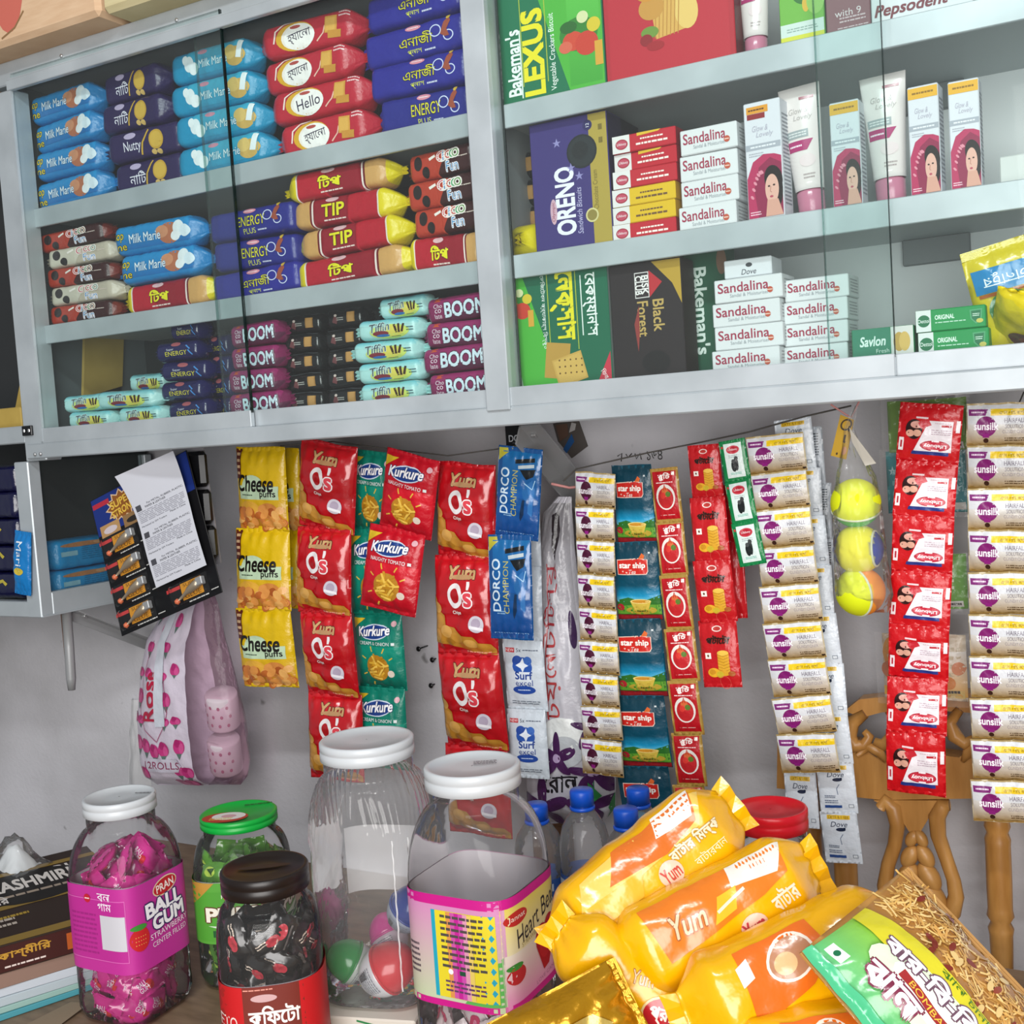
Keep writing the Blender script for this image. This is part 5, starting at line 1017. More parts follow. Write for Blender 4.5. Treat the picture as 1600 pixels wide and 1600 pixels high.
def roll_of_paper(px_, py_, r, h, tilt, label):
    c = PY(px_, py_, .172)
    e = empty('toilet_roll', c, None, label, 'toilet roll')
    e.rotation_euler = (math.radians(15), math.radians(tilt), 0)
    ob('paper', MB().lathe([(r * .3, -h / 2), (r * .94, -h / 2), (r, -h / 2 + .004), (r, h / 2 - .004), (r * .94, h / 2), (r * .3, h / 2)], 28).mesh('paper', 'matt', hx('#cfc0c8'), True), e)
    dots = []
    for i in range(5):
        for j in range(3): dots.append(('e', -.4 + .2 * i + .06 * (j % 2), -.3 + .3 * j, .035, .06, '#a8607c'))
    ob('print', print_mesh('print', dots, 1, 1, lambda x, y, o: (math.sin(x * 2.6) * (r + o), -math.cos(x * 2.6) * (r + o), y * h * .9), 'matt', .05), e)
roll_of_paper(348, 1108, .031, .07, 12, 'upper pink dotted toilet roll inside the rose bag')
roll_of_paper(352, 1178, .031, .07, 12, 'lower pink dotted toilet roll inside the rose bag')
# white tissue pack with violet flowers
def viol(x, y, s): return [('e', x + .085 * s * math.cos(a), y + .024 * s * math.sin(a), .095 * s, .011 * s, '#46204f', math.degrees(a)) for a in [.3 + i * 1.2566 for i in range(5)]] + [('e', x, y, .035 * s, .009 * s, '#b8a0c4')]
ust = [(776, 872, 893, .1), (800, 850, 894, .3), (860, 842, 898, .5), (940, 842, 908, .7), (1040, 836, 925, .9), (1120, 832, 945, 1), (1200, 824, 962, 1), (1262, 826, 962, .95), (1286, 842, 942, .5)]
uart = [('g', .0, .3, .9, .36, '#8a888c', '#a4a2a8'), ('p', [(-.1, .44), (.1, .3), (.2, .4), (.1, .46)], '#2a2428'), ('e', .36, .1, .06, .05, '#3a2448'), ('t', 'িটস্যু', -.02, .2, .34, '#9a3038', {'w': .2, 'rot': 90}), ('t', 'টয়েলট', -.05, -.03, .34, '#a83a3c', {'w': .26, 'rot': 90}), ('e', .05, -.22, .28, .07, '#dfe2e0'), ('e', .08, -.26, .2, .04, '#b8bcc0'), ('p', [(-.3, -.35), (.28, -.31), (.3, -.39), (-.3, -.41)], '#b8b6c0'), ('t', 'েরাল', .0, -.36, .05, '#1c1a20', {'w': .38, 'b': .02}), ('r', .34, -.36, .01, .2, '#2a7a58')] + viol(.4, -.2, 1.3) + viol(-.02, -.275, 1.3) + viol(.36, -.33, 1.5) + viol(-.22, -.43, 1.7) + viol(.3, -.43, 1.4) + [('p', [(.3, -.36), (.42, -.4), (.3, -.42)], '#2c7a40'), ('p', [(-.42, -.46), (-.34, -.44), (-.38, -.5)], '#3a8a4a'), ('p', [(.46, -.44), (.5, -.4), (.5, -.48)], '#2c7a40')]
outline_bag('film', ust, .225, uart, '#b9b7be', 'film', .042, 75.0, 'tissue_bag', 'white tissue pack with violet flowers hanging behind the sachet strips', 'bag', .006)
# ball bag
def ball(px_, py_, r, ax, c0, c1, label, sw=.15, Y=.1):
    c = PY(px_, py_, Y); ax = Vector(ax).normalized()
    e = empty('tennis_ball', c, None, label, 'ball')
    vs_ = []; fs = []; cs = []; nu, nv = 32, 24
    for j in range(nv + 1):
        for i in range(nu):
            d = Vector((math.sin(PI * j / nv) * math.cos(2 * PI * i / nu), math.sin(PI * j / nv) * math.sin(2 * PI * i / nu), math.cos(PI * j / nv)))
            vs_.append(d * r); cs.append(hx(c0) if (sw(d) if callable(sw) else d.dot(ax) > sw) else hx(c1))
    for j in range(nv):
        for i in range(nu): fs.append((j * nu + i, j * nu + (i + 1) % nu, (j + 1) * nu + (i + 1) % nu, (j + 1) * nu + i))
    ob('felt', new_mesh('felt', vs_, fs, 'matt', cs), e)
    if callable(sw): sw = .7
    a1 = ax.orthogonal().normalized(); a2 = ax.cross(a1); rr = math.sqrt(1 - sw * sw)
    pts = [(ax * sw + a1 * rr * math.cos(2 * PI * k / 40) + a2 * rr * math.sin(2 * PI * k / 40)) * r for k in range(41)]
    ob('seam', MB().tube(pts, .0016, 6, False).mesh('seam', solid('seam_white', '#c9d0b8', .8), None, True), e)
vdir = (CAM - PY(1340, 850, .1)).normalized(); up = Vector((0, 0, 1)); rt = vdir.cross(up) * -1
ball(1337, 786, .0325, up + vdir * .5, '#d8e018', '#52b04c', 'yellow and green tennis ball at the top of the hanging clear bag', -.3)
ball(1341, 858, .0325, rt + vdir * .25, '#dcd82c', '#2f3f96', 'yellow tennis ball with blue sides in the middle of the bag', lambda d: abs(d.dot((rt + vdir * .25).normalized())) < .7)
ball(1344, 924, .0325, vdir * .75 - rt - up * .2, '#d4e018', '#e08a2c', 'yellow and orange tennis ball at the bottom of the bag', .2)
outline_bag('film', [(634, 1334, 1342, .05), (668, 1319, 1334, .1), (700, 1316, 1346, .2), (745, 1306, 1369, .7), (800, 1302, 1379, 1), (870, 1303, 1386, 1), (930, 1305, 1396, 1), (957, 1322, 1388, .4)], .1, None, '#ffffff', 'clear_film', .036, 81.0, 'ball_bag', 'clear plastic bag holding three tennis balls', 'bag', .003)
e = empty('paper_header', PY(1340, 690, .09), None, 'folded white paper header of the ball bag', 'paper')
q = [PY(1327, 668, .092), PY(1336, 680, .09), PY(1369, 724, .085), PY(1352, 728, .085), PY(1331, 690, .09)]
world_part('sheet', MB().add(q + [p + Vector((0, .001, 0)) for p in q], [(0, 1, 2, 3, 4), (9, 8, 7, 6, 5)] + [(i, (i + 1) % 5, (i + 1) % 5 + 5, i + 5) for i in range(5)]), 'card', e, hx('#b8b2a6'))
e = empty('price_tag', PY(1316, 680, .1), None, 'yellow hang tag with dark marks beside the ball bag', 'tag')
q = [(PY(x, y, .1).x, PY(x, y, .1).z) for x, y in ((1313, 648), (1334, 656), (1322, 718), (1298, 712))]
world_part('card', MB().plate(q, .1, .1015), 'card', e, hx('#b8901c'))
cx_, cz_ = sum(p[0] for p in q) / 4, sum(p[1] for p in q) / 4
world_part_mesh('print', print_mesh('print', [('o', .1, .3, .14, .04, '#3a2a14'), ('l', [(.14, .06), (.1, -.1), (.2, -.12)], .05, '#3a2a14'), ('e', .3, .2, .06, .07, '#2a1c10'), ('e', -.2, -.38, .06, .03, '#3a2a14'), ('e', .2, -.32, .15, .1, '#c08a6a')], .022, .055, lambda x, y, o: (cx_ + x + y * .2, .1 - o, cz_ + y), 'card', .05), e)
# pads and spice pack in clear bags behind the red strip
def pad(px0, px1, y0, y1, col, label, Y=.2, art=None, cat='sponge', name='scrub_pad'):
    a, b = PY(px0, y0, Y), PY(px1, y1, Y); w, h = b.x - a.x, a.z - b.z
    kd = pouch_kind('pad', w, h, .012, col, art or [('m', 0, .1, .7, .5, 4, '#d0e0c0'), ('r', .34, -.4, .22, .12, '#d8dcd8'), ('m', .34, -.4, .18, .1, 1, '#202020')], 'film', seed=px0 * .1, wr=.002, name=name, cat=cat, back=1)
    kd['parts'].append(('clear_wrap', outl(w * 1.12, h * 1.1)))
    put(kd, ((a.x + b.x) / 2, Y, (a.z + b.z) / 2), rot=(2, 0, 0), label=label)
def outl(w, h):
    return grid_mesh('clear_wrap', lambda u, v: ((u - .5) * w, -.016 - .004 * math.sin(u * PI) + .003 * nz(u, v, 5, 9), (v - .5) * h), 10, 10, 'clear_film', None)
pad(1386, 1513, 628, 702, '#6f9a34', 'uppermost green scrub pad in a clear bag behind the red strip', .2)
pad(1384, 1512, 706, 800, '#2a8a92', 'teal scrub pad with white stars behind the red strip', .205, [('m', 0, 0, .86, .5, 3, '#7ab4ba'), ('t', '★', .4, .2, .16, '#b8d8dc'), ('t', '★', .4, -.1, .14, '#b8d8dc'), ('t', '★', -.42, .2, .14, '#b8d8dc'), ('r', .4, -.4, .18, .12, '#d8dcd8')])
pad(1392, 1513, 866, 952, '#5c9a2e', 'lower green scrub pad with barcode behind the red strip', .2)
pad(1378, 1513, 988, 1096, '#c9b9a0', 'cream and orange spice pack at the bottom behind the red strip', .2, [('m', 0, .1, .9, .5, 4, '#b8a88a'), ('g', .3, -.1, .4, .7, '#d8d4cc', '#d8a030'), ('e', .42, .0, .08, .1, '#c87a50'), ('e', .3, -.22, .08, .1, '#c8782a'), ('r', .32, -.4, .3, .12, '#d0b468'), ('m', .32, -.36, .2, .1, 1, '#202020'), ('e', -.4, .2, .1, .24, '#c88a3a'), ('e', -.42, -.05, .1, .14, '#b86a3a'), ('r', -.42, -.38, .16, .14, '#d0a02a')], 'packet', 'spice_packet')

# ------------------------------------------------------------------ glue display card and its paper
g0, g1, g2, g3 = PY(130, 780, .06), PY(282, 708, .06), PY(357, 921, .06), PY(200, 995, .06)     # TL TR BR BL
ctr = (g0 + g1 + g2 + g3) / 4; ux = ((g1 - g0) + (g2 - g3)) / 2; uz = ((g0 - g3) + (g1 - g2)) / 2
GW, GH = ux.length, uz.length; ang = (math.atan2(ux.z, ux.x) + math.atan2(-uz.x, uz.z)) / 2
gM = Matrix.Rotation(-ang, 3, 'Y') @ Matrix.Rotation(math.radians(-6), 3, 'X')
gc = empty('glue_card', ctr, gM, 'black and blue display card of small glue tubes hanging at an angle', 'display card')
ob('card', MB().box(-GW / 2, GW / 2, 0, .002, -GH / 2, GH / 2, .0006).mesh('card', 'card', hx('#0d0d10')), gc)
star = []
for i in range(24):
    r_ = 1 if i % 2 == 0 else .72; star.append((-.2 + .17 * r_ * math.cos(PI * i / 12), .37 + .12 * r_ * math.sin(PI * i / 12)))
gart = [('r', 0, .36, .985, .27, '#1a2f78'), ('p', star, '#d8b890'), ('p', [(-.2 + (x + .2) * .88, .37 + (y - .37) * .88) for x, y in star], '#8a5220'), ('t', 'SUPER', -.2, .4, .05, '#e0b848', {'w': .22, 'b': .03, 'rot': 6}), ('t', 'STRONG', -.19, .335, .05, '#e0b848', {'w': .24, 'b': .03, 'rot': 6}), ('r', -.4, .44, .17, .035, '#b02a3c'), ('r', -.36, .245, .2, .085, '#b0895a'), ('e', -.36, .24, .07, .025, '#c9bcc0'), ('r', -.12, .245, .2, .085, '#8a6a44'), ('e', -.12, .24, .07, .02, '#2a2420')]
gs = [(-.27, .12), (-.27, -.055), (-.27, -.23), (-.27, -.405), (.25, -.4)]
for x, y in gs: gart += [('r', x - .17, y + .05, .13, .024, '#c03a3a'), ('r', x, y + .01, .2, .115, '#c98a24'), ('t', 'SUPER', x, y + .05, .022, '#5a3a10', {'w': .15}), ('t', 'GLUE', x, y - .025, .03, '#5a3a10', {'w': .15}), ('m', x + .05, y - .07, .2, .018, 1, '#d0d0cc'), ('m', x + .2, y - .055, .07, .014, 1, '#d0d0cc')]
ob('print', print_mesh('print', gart, GW, GH, lambda x, y, o: (x, -o, y), 'card', .05), gc)
tubeM = MB().tube([(-.026, 0, -.008), (-.016, 0, -.005), (-.008, 0, -.002), (0, 0, 0), (.012, 0, .003), (.02, 0, .005)], [.0014, .0022, .0028, .0055, .0062, .006], 10).mesh('glue_tube', solid('tube_metal', '#b9a890', .35, .6), None, True)
crimpM = MB().box(.018, .03, -.005, .003, -.0005, .011, .001).mesh('crimp', 'steel')
tipM = MB().lathe([(.0005, -.0045), (.004, -.002), (.0042, .0015), (.001, .004)], 10, (-.028, 0, -.0085)).mesh('nozzle_cap', solid('nozzle_orange', '#d8704a', .4), None, True)
blM = grid_mesh('blister', lambda u, v: ((u - .5) * .075, -.011 * (max(0, 1 - abs(2 * u - 1) ** 5) * max(0, 1 - abs(2 * v - 1) ** 5)) ** .5 - .0006, (v - .5) * .03), 14, 10, 'blister_plastic', None)
gk = GW / .2
for x, y in gs:
    g_ = ob('glue_tube', tubeM, gc, (x * GW, -.0065, y * GH)); g_.scale = (gk * .95,) * 3
    for m_, n_ in ((crimpM, 'crimp'), (tipM, 'nozzle_cap'), (blM, 'blister')): ob(n_, m_, g_)
# curling white instruction sheet pinned over the card
sx0, sx1, sz0, sz1 = -.02 * GW, .47 * GW, -.3 * GH, .5 * GH
SW, SH = sx1 - sx0, sz1 - sz0
def sheet_S(x, y, off, side=-1):
    v = y / SH + .5; u = x / SW + .5
    yy = -.0125 - .03 * max(0, v - .45) ** 2 * 4 * (1 - .6 * u) - .004 * math.sin(v * 4)
    return ((sx0 + sx1) / 2 + x, yy - off * (-side), (sz0 + sz1) / 2 + y)
ps = empty('instruction_sheet', ctr, gM, 'curled white instruction sheet pinned over the glue card', 'paper')
ob('sheet', grid_mesh('sheet', lambda u, v: sheet_S((u - .5) * SW, (v - .5) * SH, 0), 10, 24, 'matt', hx('#c9cad2')), ps)
lines = []
for i in range(3):
    y = .16 - i * .24
    lines += [('r', -.4, y + .03, .1, .05, '#4a4a50'), ('t', 'For METAL, RUBBER, PLASTIC,', .12, y + .045, .018, '#3a3a42', {'w': .7}), ('t', 'PAPER & LEATHER', -.08, y + .02, .018, '#3a3a42', {'w': .4}), ('m', .0, y - .05, .9, .1, 7, '#9a9aa4'), ('t', 'Marketed by GM Traders', -.2, y - .13, .018, '#4a4a52', {'w': .5}), ('t', 'Made in China', .28, y - .11, .016, '#4a4a52', {'w': .3})]
ob('print', print_mesh('print', lines, SW, SH, lambda x, y, o: sheet_S(x, y, o), 'matt', .02, .0005), ps)
ob('pin', MB().lathe([(.0003, -.004), (.003, -.002), (.003, .002), (.0003, .004)], 8, (sx1 - .02, -.02, sz1 - .014)).mesh('pin', 'black_plastic', None, True), ps)
# black comb cases hanging behind
cd = empty('case_card', PY(310, 800, .1), None, 'white card of three black plastic cases behind the instruction sheet', 'display card')
q = [(PY(x, y, .1).x, PY(x, y, .1).z) for x, y in ((268, 700), (318, 700), (345, 880), (300, 890))]
world_part('card', MB().plate(q, .1, .102), 'card', cd, hx('#8e8c90'))
for (xa, ya, xb_, yb_) in ((285, 707, 328, 760), (290, 766, 335, 818), (297, 822, 343, 872)):
    a_, b_ = PY(xa, ya, .095), PY(xb_, yb_, .095)
    world_part('black_case', MB().box(a_.x, b_.x, .08, .1, b_.z, a_.z, .007), 'black_plastic', cd)

# plastic scrap and nails on the wall
o = ob('plastic_scrap', grid_mesh('plastic_scrap', lambda u, v: ((u - .5) * .075 * (1 - .5 * v) + .02 * v, -.012 * math.sin(u * PI) - .006 * nz(u, v, 8, 6), (v - .5) * .21), 12, 20, 'frosted', None), None, tuple(PY(212, 1165, WALL - .004)), label='crumpled translucent plastic scrap on the wall beside the rose bag', cat='plastic scrap')
for i, (x, y) in enumerate(((668, 1009), (681, 1029), (679, 1069))):
    p = PY(x, y, WALL)
    nl = empty('wall_nail', (p.x, WALL, p.z), Matrix.Rotation(PI / 2, 3, 'X'), ['long black nail sticking out of the wall beside the red chip strip', 'black nail just below the long nail in the wall', 'lowest black nail in the wall between the chip strips'][i], 'nail')
    L_ = .03 if i == 0 else .012
    ob('shank', MB().lathe([(.0015, -.004), (.0015, L_)], 8).mesh('shank', 'black_plastic', None, True), nl)
    ob('head', MB().lathe([(.0045, L_), (.005, L_ + .001), (.004, L_ + .0025), (.0005, L_ + .003)], 12).mesh('head', 'black_plastic', None, True), nl)
# ------------------------------------------------------------------ jars on the counter
def sd_face(a, n, t): return a * max(0.0, 1 - min(1, abs(t / a)) ** n) ** (1 / n)
def jar(loc, a, h, lid_r, lid_h, lid_mat, label, neck=None, n=5.0, lab=None, ribs=None, yaw=0, lid_mark=None, lid_sticker=None, seg=72, name='candy_jar', plastic='jar_plastic'):
    e = empty(name, loc, Matrix.Rotation(math.radians(yaw), 3, 'Z'), label, 'jar')
    nr = neck or lid_r * .93
    hb = h - lid_h
    prof = [(a * .8, .001), (a * .93, .006), (a, .02), (a, .03)] + [(a, .03 + (hb * .74 - .03) * i / 14) for i in range(1, 15)]
    for i in range(1, 9):
        t_ = i / 8; prof.append((nr + (a - nr) * math.cos(t_ * PI / 2) ** .8, hb * .74 + (hb * .93 - hb * .74) * math.sin(t_ * PI / 2)))
    prof += [(nr, hb * .94), (nr, hb * 1.0 + lid_h * .5)]
    exf = lambda z: n if z < hb * .7 else (2 if z > hb * .92 else n + (2 - n) * (z - hb * .7) / (hb * .22))
    ob('body', MB().lathe(prof, seg, capt=False, ex=exf, rib=ribs).mesh('body', plastic, None, True), e)
    R_ = lid_r
    lp = [(R_ * .96, 0), (R_, .001), (R_, lid_h * .45), (R_ * .985, lid_h * .5), (R_ * .985, lid_h * .58), (R_, lid_h * .63), (R_, lid_h * .92), (R_ * .97, lid_h), (R_ * .9, lid_h), (R_ * .88, lid_h * .93), (R_ * .3, lid_h * .9), (.001, lid_h * .9)]
    ld = ob('lid', MB().lathe(lp, 56, capt=False).mesh('lid', lid_mat, None, True), e, (0, 0, hb))
    if lid_mark: ob('lid_marking', print_mesh('lid_marking', lid_mark, R_ * 2, R_ * 2, lambda x, y, o: (x, y, lid_h * .9 + .0015 + o), 'card', R_ / 3), ld)
    if lab:
        z0, z1, base, fa, ra, la = lab; r_ = a + .0012; hh = z1 - z0
        lb = ob('label', MB().lathe([(r_, z0), (r_, z0 + hh * .33), (r_, z0 + hh * .66), (r_, z1)], 96, capb=False, capt=False, ex=n).mesh('label', 'card', hx(base), True), e)
        ob('label_back', MB().lathe([(a - .001, z0), (a - .001, z1)], 96, capb=False, capt=False, ex=n).mesh('label_back', 'card', hx('#c4bfc4'), True), lb)
        zc = (z0 + z1) / 2; Wd = 2 * r_ * .93
        if fa: ob('front_print', print_mesh('front_print', fa, Wd, hh, lambda x, y, o: (x, -sd_face(r_, n, x) - o, zc + y), 'card', a / 7, .0006), lb)
        if ra: ob('side_print', print_mesh('side_print', ra, Wd, hh, lambda x, y, o: (sd_face(r_, n, x) + o, x, zc + y), 'card', a / 7, .0006), lb)
    return e
def fill(kd, loc, a, z0, z1, dz, nring, label, group, name, n=4.0, sc=1.0, seed=1, inner=3, yaw=0, topn=None):
    rnd = random.Random(seed); z = z0; k = 0
    from mathutils import Euler
    while z < z1:
        rings = [(a, nring)] + ([(a * .42, inner)] if inner else [])
        for rr, m in rings:
            for i in range(m):
                t_ = 2 * PI * (i + .5 * (k % 2)) / m + rnd.uniform(-.12, .12)
                x, y = sup(t_, 3.2); q = rr * rnd.uniform(.9, 1.0)
                M = Matrix.Rotation(t_ + PI / 2, 3, 'Z') @ Euler((rnd.uniform(-.5, .5), rnd.uniform(-1.3, 1.3), rnd.uniform(-.4, .4))).to_matrix()
                zz = z + rnd.uniform(-.25, .25) * dz
                put(kd, (loc[0] + x * q, loc[1] + y * q, loc[2] + zz), M, None, (sc * rnd.uniform(.9, 1.1),) * 3, label, 'candy', group, name)
        z += dz; k += 1
K['gum'] = pouch_kind('wrapper', .046, .034, .0085, '#b8207c', [('e', .1, -.05, .12, .2, '#b8222c'), ('t', 'BALL', -.1, .12, .2, '#e8dce8', {'w': .3}), ('t', 'GUM', -.1, -.1, .2, '#e8dce8', {'w': .3})], 'glossy_film', seed=91, wr=.0025, k=80, nu=12, nv=10, seal=.12, back=.9, waist=.12)
K['mango'] = pouch_kind('wrapper', .04, .028, .007, '#4f8a2a', [('e', 0, 0, .25, .25, '#a8c84a'), ('p', [(-.1, .1), (.2, .2), (.1, -.2)], '#1f4a1a')], 'glossy_film', seed=92, wr=.0025, k=80, nu=10, nv=8, seal=.12, back=.9)
K['coffee'] = pouch_kind('wrapper', .05, .034, .008, '#16120f', [('e', .1, 0, .2, .2, '#b0303c'), ('m', -.2, .1, .3, .2, 2, '#c8b8a8'), ('r', .0, -.3, .6, .08, '#6a6460')], 'glossy_film', seed=93, wr=.0025, k=80, nu=10, nv=8, seal=.12, back=.9)
HEART = lambda x, y, s, c: [('e', x - .09 * s, y + .06 * s, .11 * s, .13 * s, c), ('e', x + .09 * s, y + .06 * s, .11 * s, .13 * s, c), ('p', [(x - .19 * s, y + .02 * s), (x + .19 * s, y + .02 * s), (x, y - .26 * s)], c)]
K['hearts'] = pouch_kind('wrapper', .042, .038, .006, '#c4b8ba', HEART(0, 0, 1.5, '#b03058') + HEART(-.05, .05, .6, '#d880a0') + [('r', .35, -.3, .2, .15, '#b02a44'), ('m', -.2, -.38, .4, .1, 1, '#a04058')], 'film', seed=94, wr=.0015, k=80, nu=10, nv=10, seal=.1, back=.8)
rib_v = lambda t_, z: .012 * math.sin(t_ * 40) if z > .17 else 0

# jar of pink gum
J1 = (PD(216, 1575, 1.55).x, PD(216, 1575, 1.55).y, TABLE)
sq1 = [('r', 0, 0, .9, .72, '#d060ac'), ('r', 0, 0, .885, .70, '#b32a8a'), ('r', .27, -.02, .34, .4, '#c4c2c8'), ('m', -.16, -.05, .4, .5, 9, '#9a2278'), ('c', -.08, .36, .05, '#b82030'), ('m', -.08, .36, .07, .03, 1, '#f0e0e0'), ('t', 'বল', .18, .39, .09, '#efe6ee'), ('t', 'গাম', .18, .28, .09, '#efe6ee')]
sq2 = [('e', .06, .36, .2, .105, '#d8c8a8', 8), ('e', .06, .36, .185, .09, '#b81f2a', 8), ('t', 'PRAN', .06, .36, .09, '#f0e2da', {'w': .28, 'rot': 6, 'b': .02}), ('t', 'BALL', .02, .17, .16, '#f0ecf0', {'w': .56, 'rot': 4, 'b': .05, 'o': ('#3a2a5a', .05)}), ('t', 'GUM', .08, .0, .16, '#f0ecf0', {'w': .5, 'rot': 4, 'b': .05, 'o': ('#3a2a5a', .05)}), ('t', 'STRAWBERRY', .08, -.14, .065, '#e8d4e2', {'w': .62, 'rot': 4}), ('t', 'CENTER FILLED', .08, -.24, .06, '#e8d4e2', {'w': .56, 'rot': 4}), ('e', -.36, -.12, .12, .14, '#c02428'), ('e', -.37, .02, .1, .035, '#3f8a34')] + [('c', -.42 + .03 * (i % 5), -.18 + .045 * (i // 5), .006, '#e0a050') for i in range(15)]
jar(J1, .0585, .292, .047, .021, 'white_lid', 'clear jar of pink wrapped gum with white lid and magenta label', lab=(.077, .19, '#b8308e', sq1, sq2, None), lid_mark=[('m', .3, .2, .3, .08, 1, '#6a6a6e', 20)], ribs=lambda t_, z: .01 * math.sin(t_ * 44) if z > .2 else (.006 * math.sin(z * 700) if z < .06 else 0), yaw=2)
fill(K['gum'], J1, .041, .024, .2, .026, 11, 'pink foil wrapped gum ball inside the magenta label jar', 'pink gum balls in the jar', 'wrapped_gum', seed=3, inner=4)
for i in range(6):
    t_ = i * 1.05 + .3
    put(K['gum'], (J1[0] + .03 * math.cos(t_), J1[1] + .03 * math.sin(t_), J1[2] + .212), rot=(30 * i, 40, 60 * i), label='pink foil wrapped gum ball inside the magenta label jar', group='pink gum balls in the jar', name='wrapped_gum', cat='candy')
# green lid jar
J2 = (PD(373, 1275, 1.62).x, PD(373, 1275, 1.62).y, TABLE)
p2 = [('r', 0, -.05, .9, .8, '#4f9a34'), ('p', [(-.5, .5), (-.2, .5), (-.5, .1)], '#b88a3a'), ('c', -.04, .28, .09, '#b82a2c'), ('t', 'PRAN', -.04, .28, .06, '#f0e4dc', {'w': .17}), ('p', [(.05, .2), (.2, .42), (.22, .2), (.4, .16), (.2, .1)], '#d0e0c0'), ('t', 'PULSE', .06, -.02, .22, '#e6e2d2', {'w': .74, 'b': .05, 'o': ('#5a3a1c', .04)}), ('r', .0, -.33, .5, .11, '#1c5a2c'), ('t', 'Mango Masala', .0, -.33, .06, '#d8e8d0', {'w': .42}), ('p', [(-.3, -.2), (.3, -.2), (0, -.3)], '#c9dcc4')]
jar(J2, .064, .232, .0535, .016, 'green_lid', 'clear jar of green candy with bright green lid', lab=(.07, .155, '#57a03a', p2, p2, None), ribs=lambda t_, z: .012 * math.sin(t_ * 36) if z > .155 else 0, yaw=28, n=3.2,
    lid_mark=[('e', -.12, -.22, .3, .2, '#b03a24'), ('e', -.08, -.18, .22, .15, '#dcd8d4'), ('e', -.08, -.18, .1, .06, '#c89aa0'), ('m', -.16, -.28, .3, .1, 2, '#e0c060'), ('m', .2, .28, .36, .08, 1, '#0a5a24', 10)])
fill(K['mango'], J2, .044, .022, .165, .023, 10, 'small green wrapped candy inside the green lid jar', 'green candies in the jar', 'wrapped_candy', seed=4, inner=4)
# brown lid jar
J3 = (PD(412, 1345, 1.37).x, PD(412, 1345, 1.37).y, TABLE)
p3 = [('r', .04, 0, .6, 1, '#742a20'), ('r', -.4, .1, .28, .8, '#c21c20'), ('r', .42, .1, .24, .8, '#c21c20'), ('r', -.4, -.42, .28, .08, '#b89028'), ('r', .42, -.24, .24, .08, '#b89028'), ('t', 'ETO', -.42, .12, .13, '#e8d8d0', {'w': .18}), ('e', -.05, .38, .13, .04, '#c8a0a0'), ('t', 'কিফেটা', .04, .2, .19, '#efe6e0', {'w': .5, 'b': .03}), ('t', 'কিফ কয্ািন্ড', .06, -.02, .12, '#b8862c', {'w': .26, 'rot': 10, 'sh': .2}), ('p', [(.27, -.06), (.34, -.18), (.2, -.18)], '#d8b0a4'), ('r', .04, -.36, .36, .2, '#cfc6c4'), ('m', .04, -.36, .3, .14, 4, '#5a4a48'), ('m', -.1, .47, .3, .03, 1, '#d89080')]
jar(J3, .061, .243, .052, .026, 'brown_lid', 'jar of black wrapped coffee candy with dark brown lid', lab=(.012, .125, '#a8201f', p3, [('r', 0, .1, 1, .8, '#c21c20'), ('r', 0, -.34, 1, .09, '#b89028')], None), n=2.8, yaw=36, lid_mark=[('e', .0, .0, .3, .06, '#33231d')])
fill(K['coffee'], J3, .039, .026, .17, .028, 9, 'black foil wrapped coffee candy inside the brown lid jar', 'coffee candies in the jar', 'wrapped_candy', seed=5, inner=3)
# big ribbed jar, nearly empty, on a flat white carton
P4 = PD(603, 1560, 1.5)
CT = .03
wc = empty('flat_carton', (P4.x, P4.y, TABLE), Matrix.Rotation(math.radians(15), 3, 'Z'), 'flat white carton with a red oval mark under the ribbed jar', 'box')
ob('carton', MB().box(-.085, .068, -.082, .09, 0, CT, .002).mesh('carton', 'card', hx('#cfc8bc')), wc)
ob('front_print', print_mesh('front_print', [('e', -.28, .1, .06, .26, '#b02a34'), ('t', 'PRAN', -.28, .1, .2, '#f0e0dc', {'w': .09}), ('m', -.3, -.34, .2, .16, 1, '#b02a34'), ('l', [(.0, .4), (.2, .2), (.48, .1)], .08, '#2a7a44')], .15, CT, lambda x, y, o: (x - .008, -.082 - o, y + CT / 2), 'card', .05), wc)
J4 = (P4.x, P4.y, TABLE + CT)
def rib4(t_, z):
    r = 0
    if z > .2: r += .018 * math.sin(t_ * 46)
    elif z > .02: r += .011 * math.sin(z * 520 + 2.2 * math.sin(t_ * 4))
    return r
j4 = jar(J4, .073, .33, .0605, .024, 'white_lid', 'tall ribbed clear jar with white lid holding a few toy eggs', ribs=rib4, n=3.6, yaw=15, seg=140, plastic='ribbed_plastic')
for a_ in (-.62, -1.05):
    cx_, sy_ = sup(a_, 3.6)
    ob('moulded_seam', MB().tube([(cx_ * (.0735 + .0012 * math.sin(z * 300)), sy_ * (.0735 + .0012 * math.sin(z * 300)), z) for z in [.03 + .19 * i / 40 for i in range(41)]], .0012, 6).mesh('moulded_seam', 'frosted', None, True), j4)
ob('back_label', grid_mesh('back_label', lambda u, v: (.0722 * sup(1.2 + 1.3 * u, 3.6)[0], .0722 * sup(1.2 + 1.3 * u, 3.6)[1], .1 + .09 * v), 16, 6, 'frosted', None), j4)
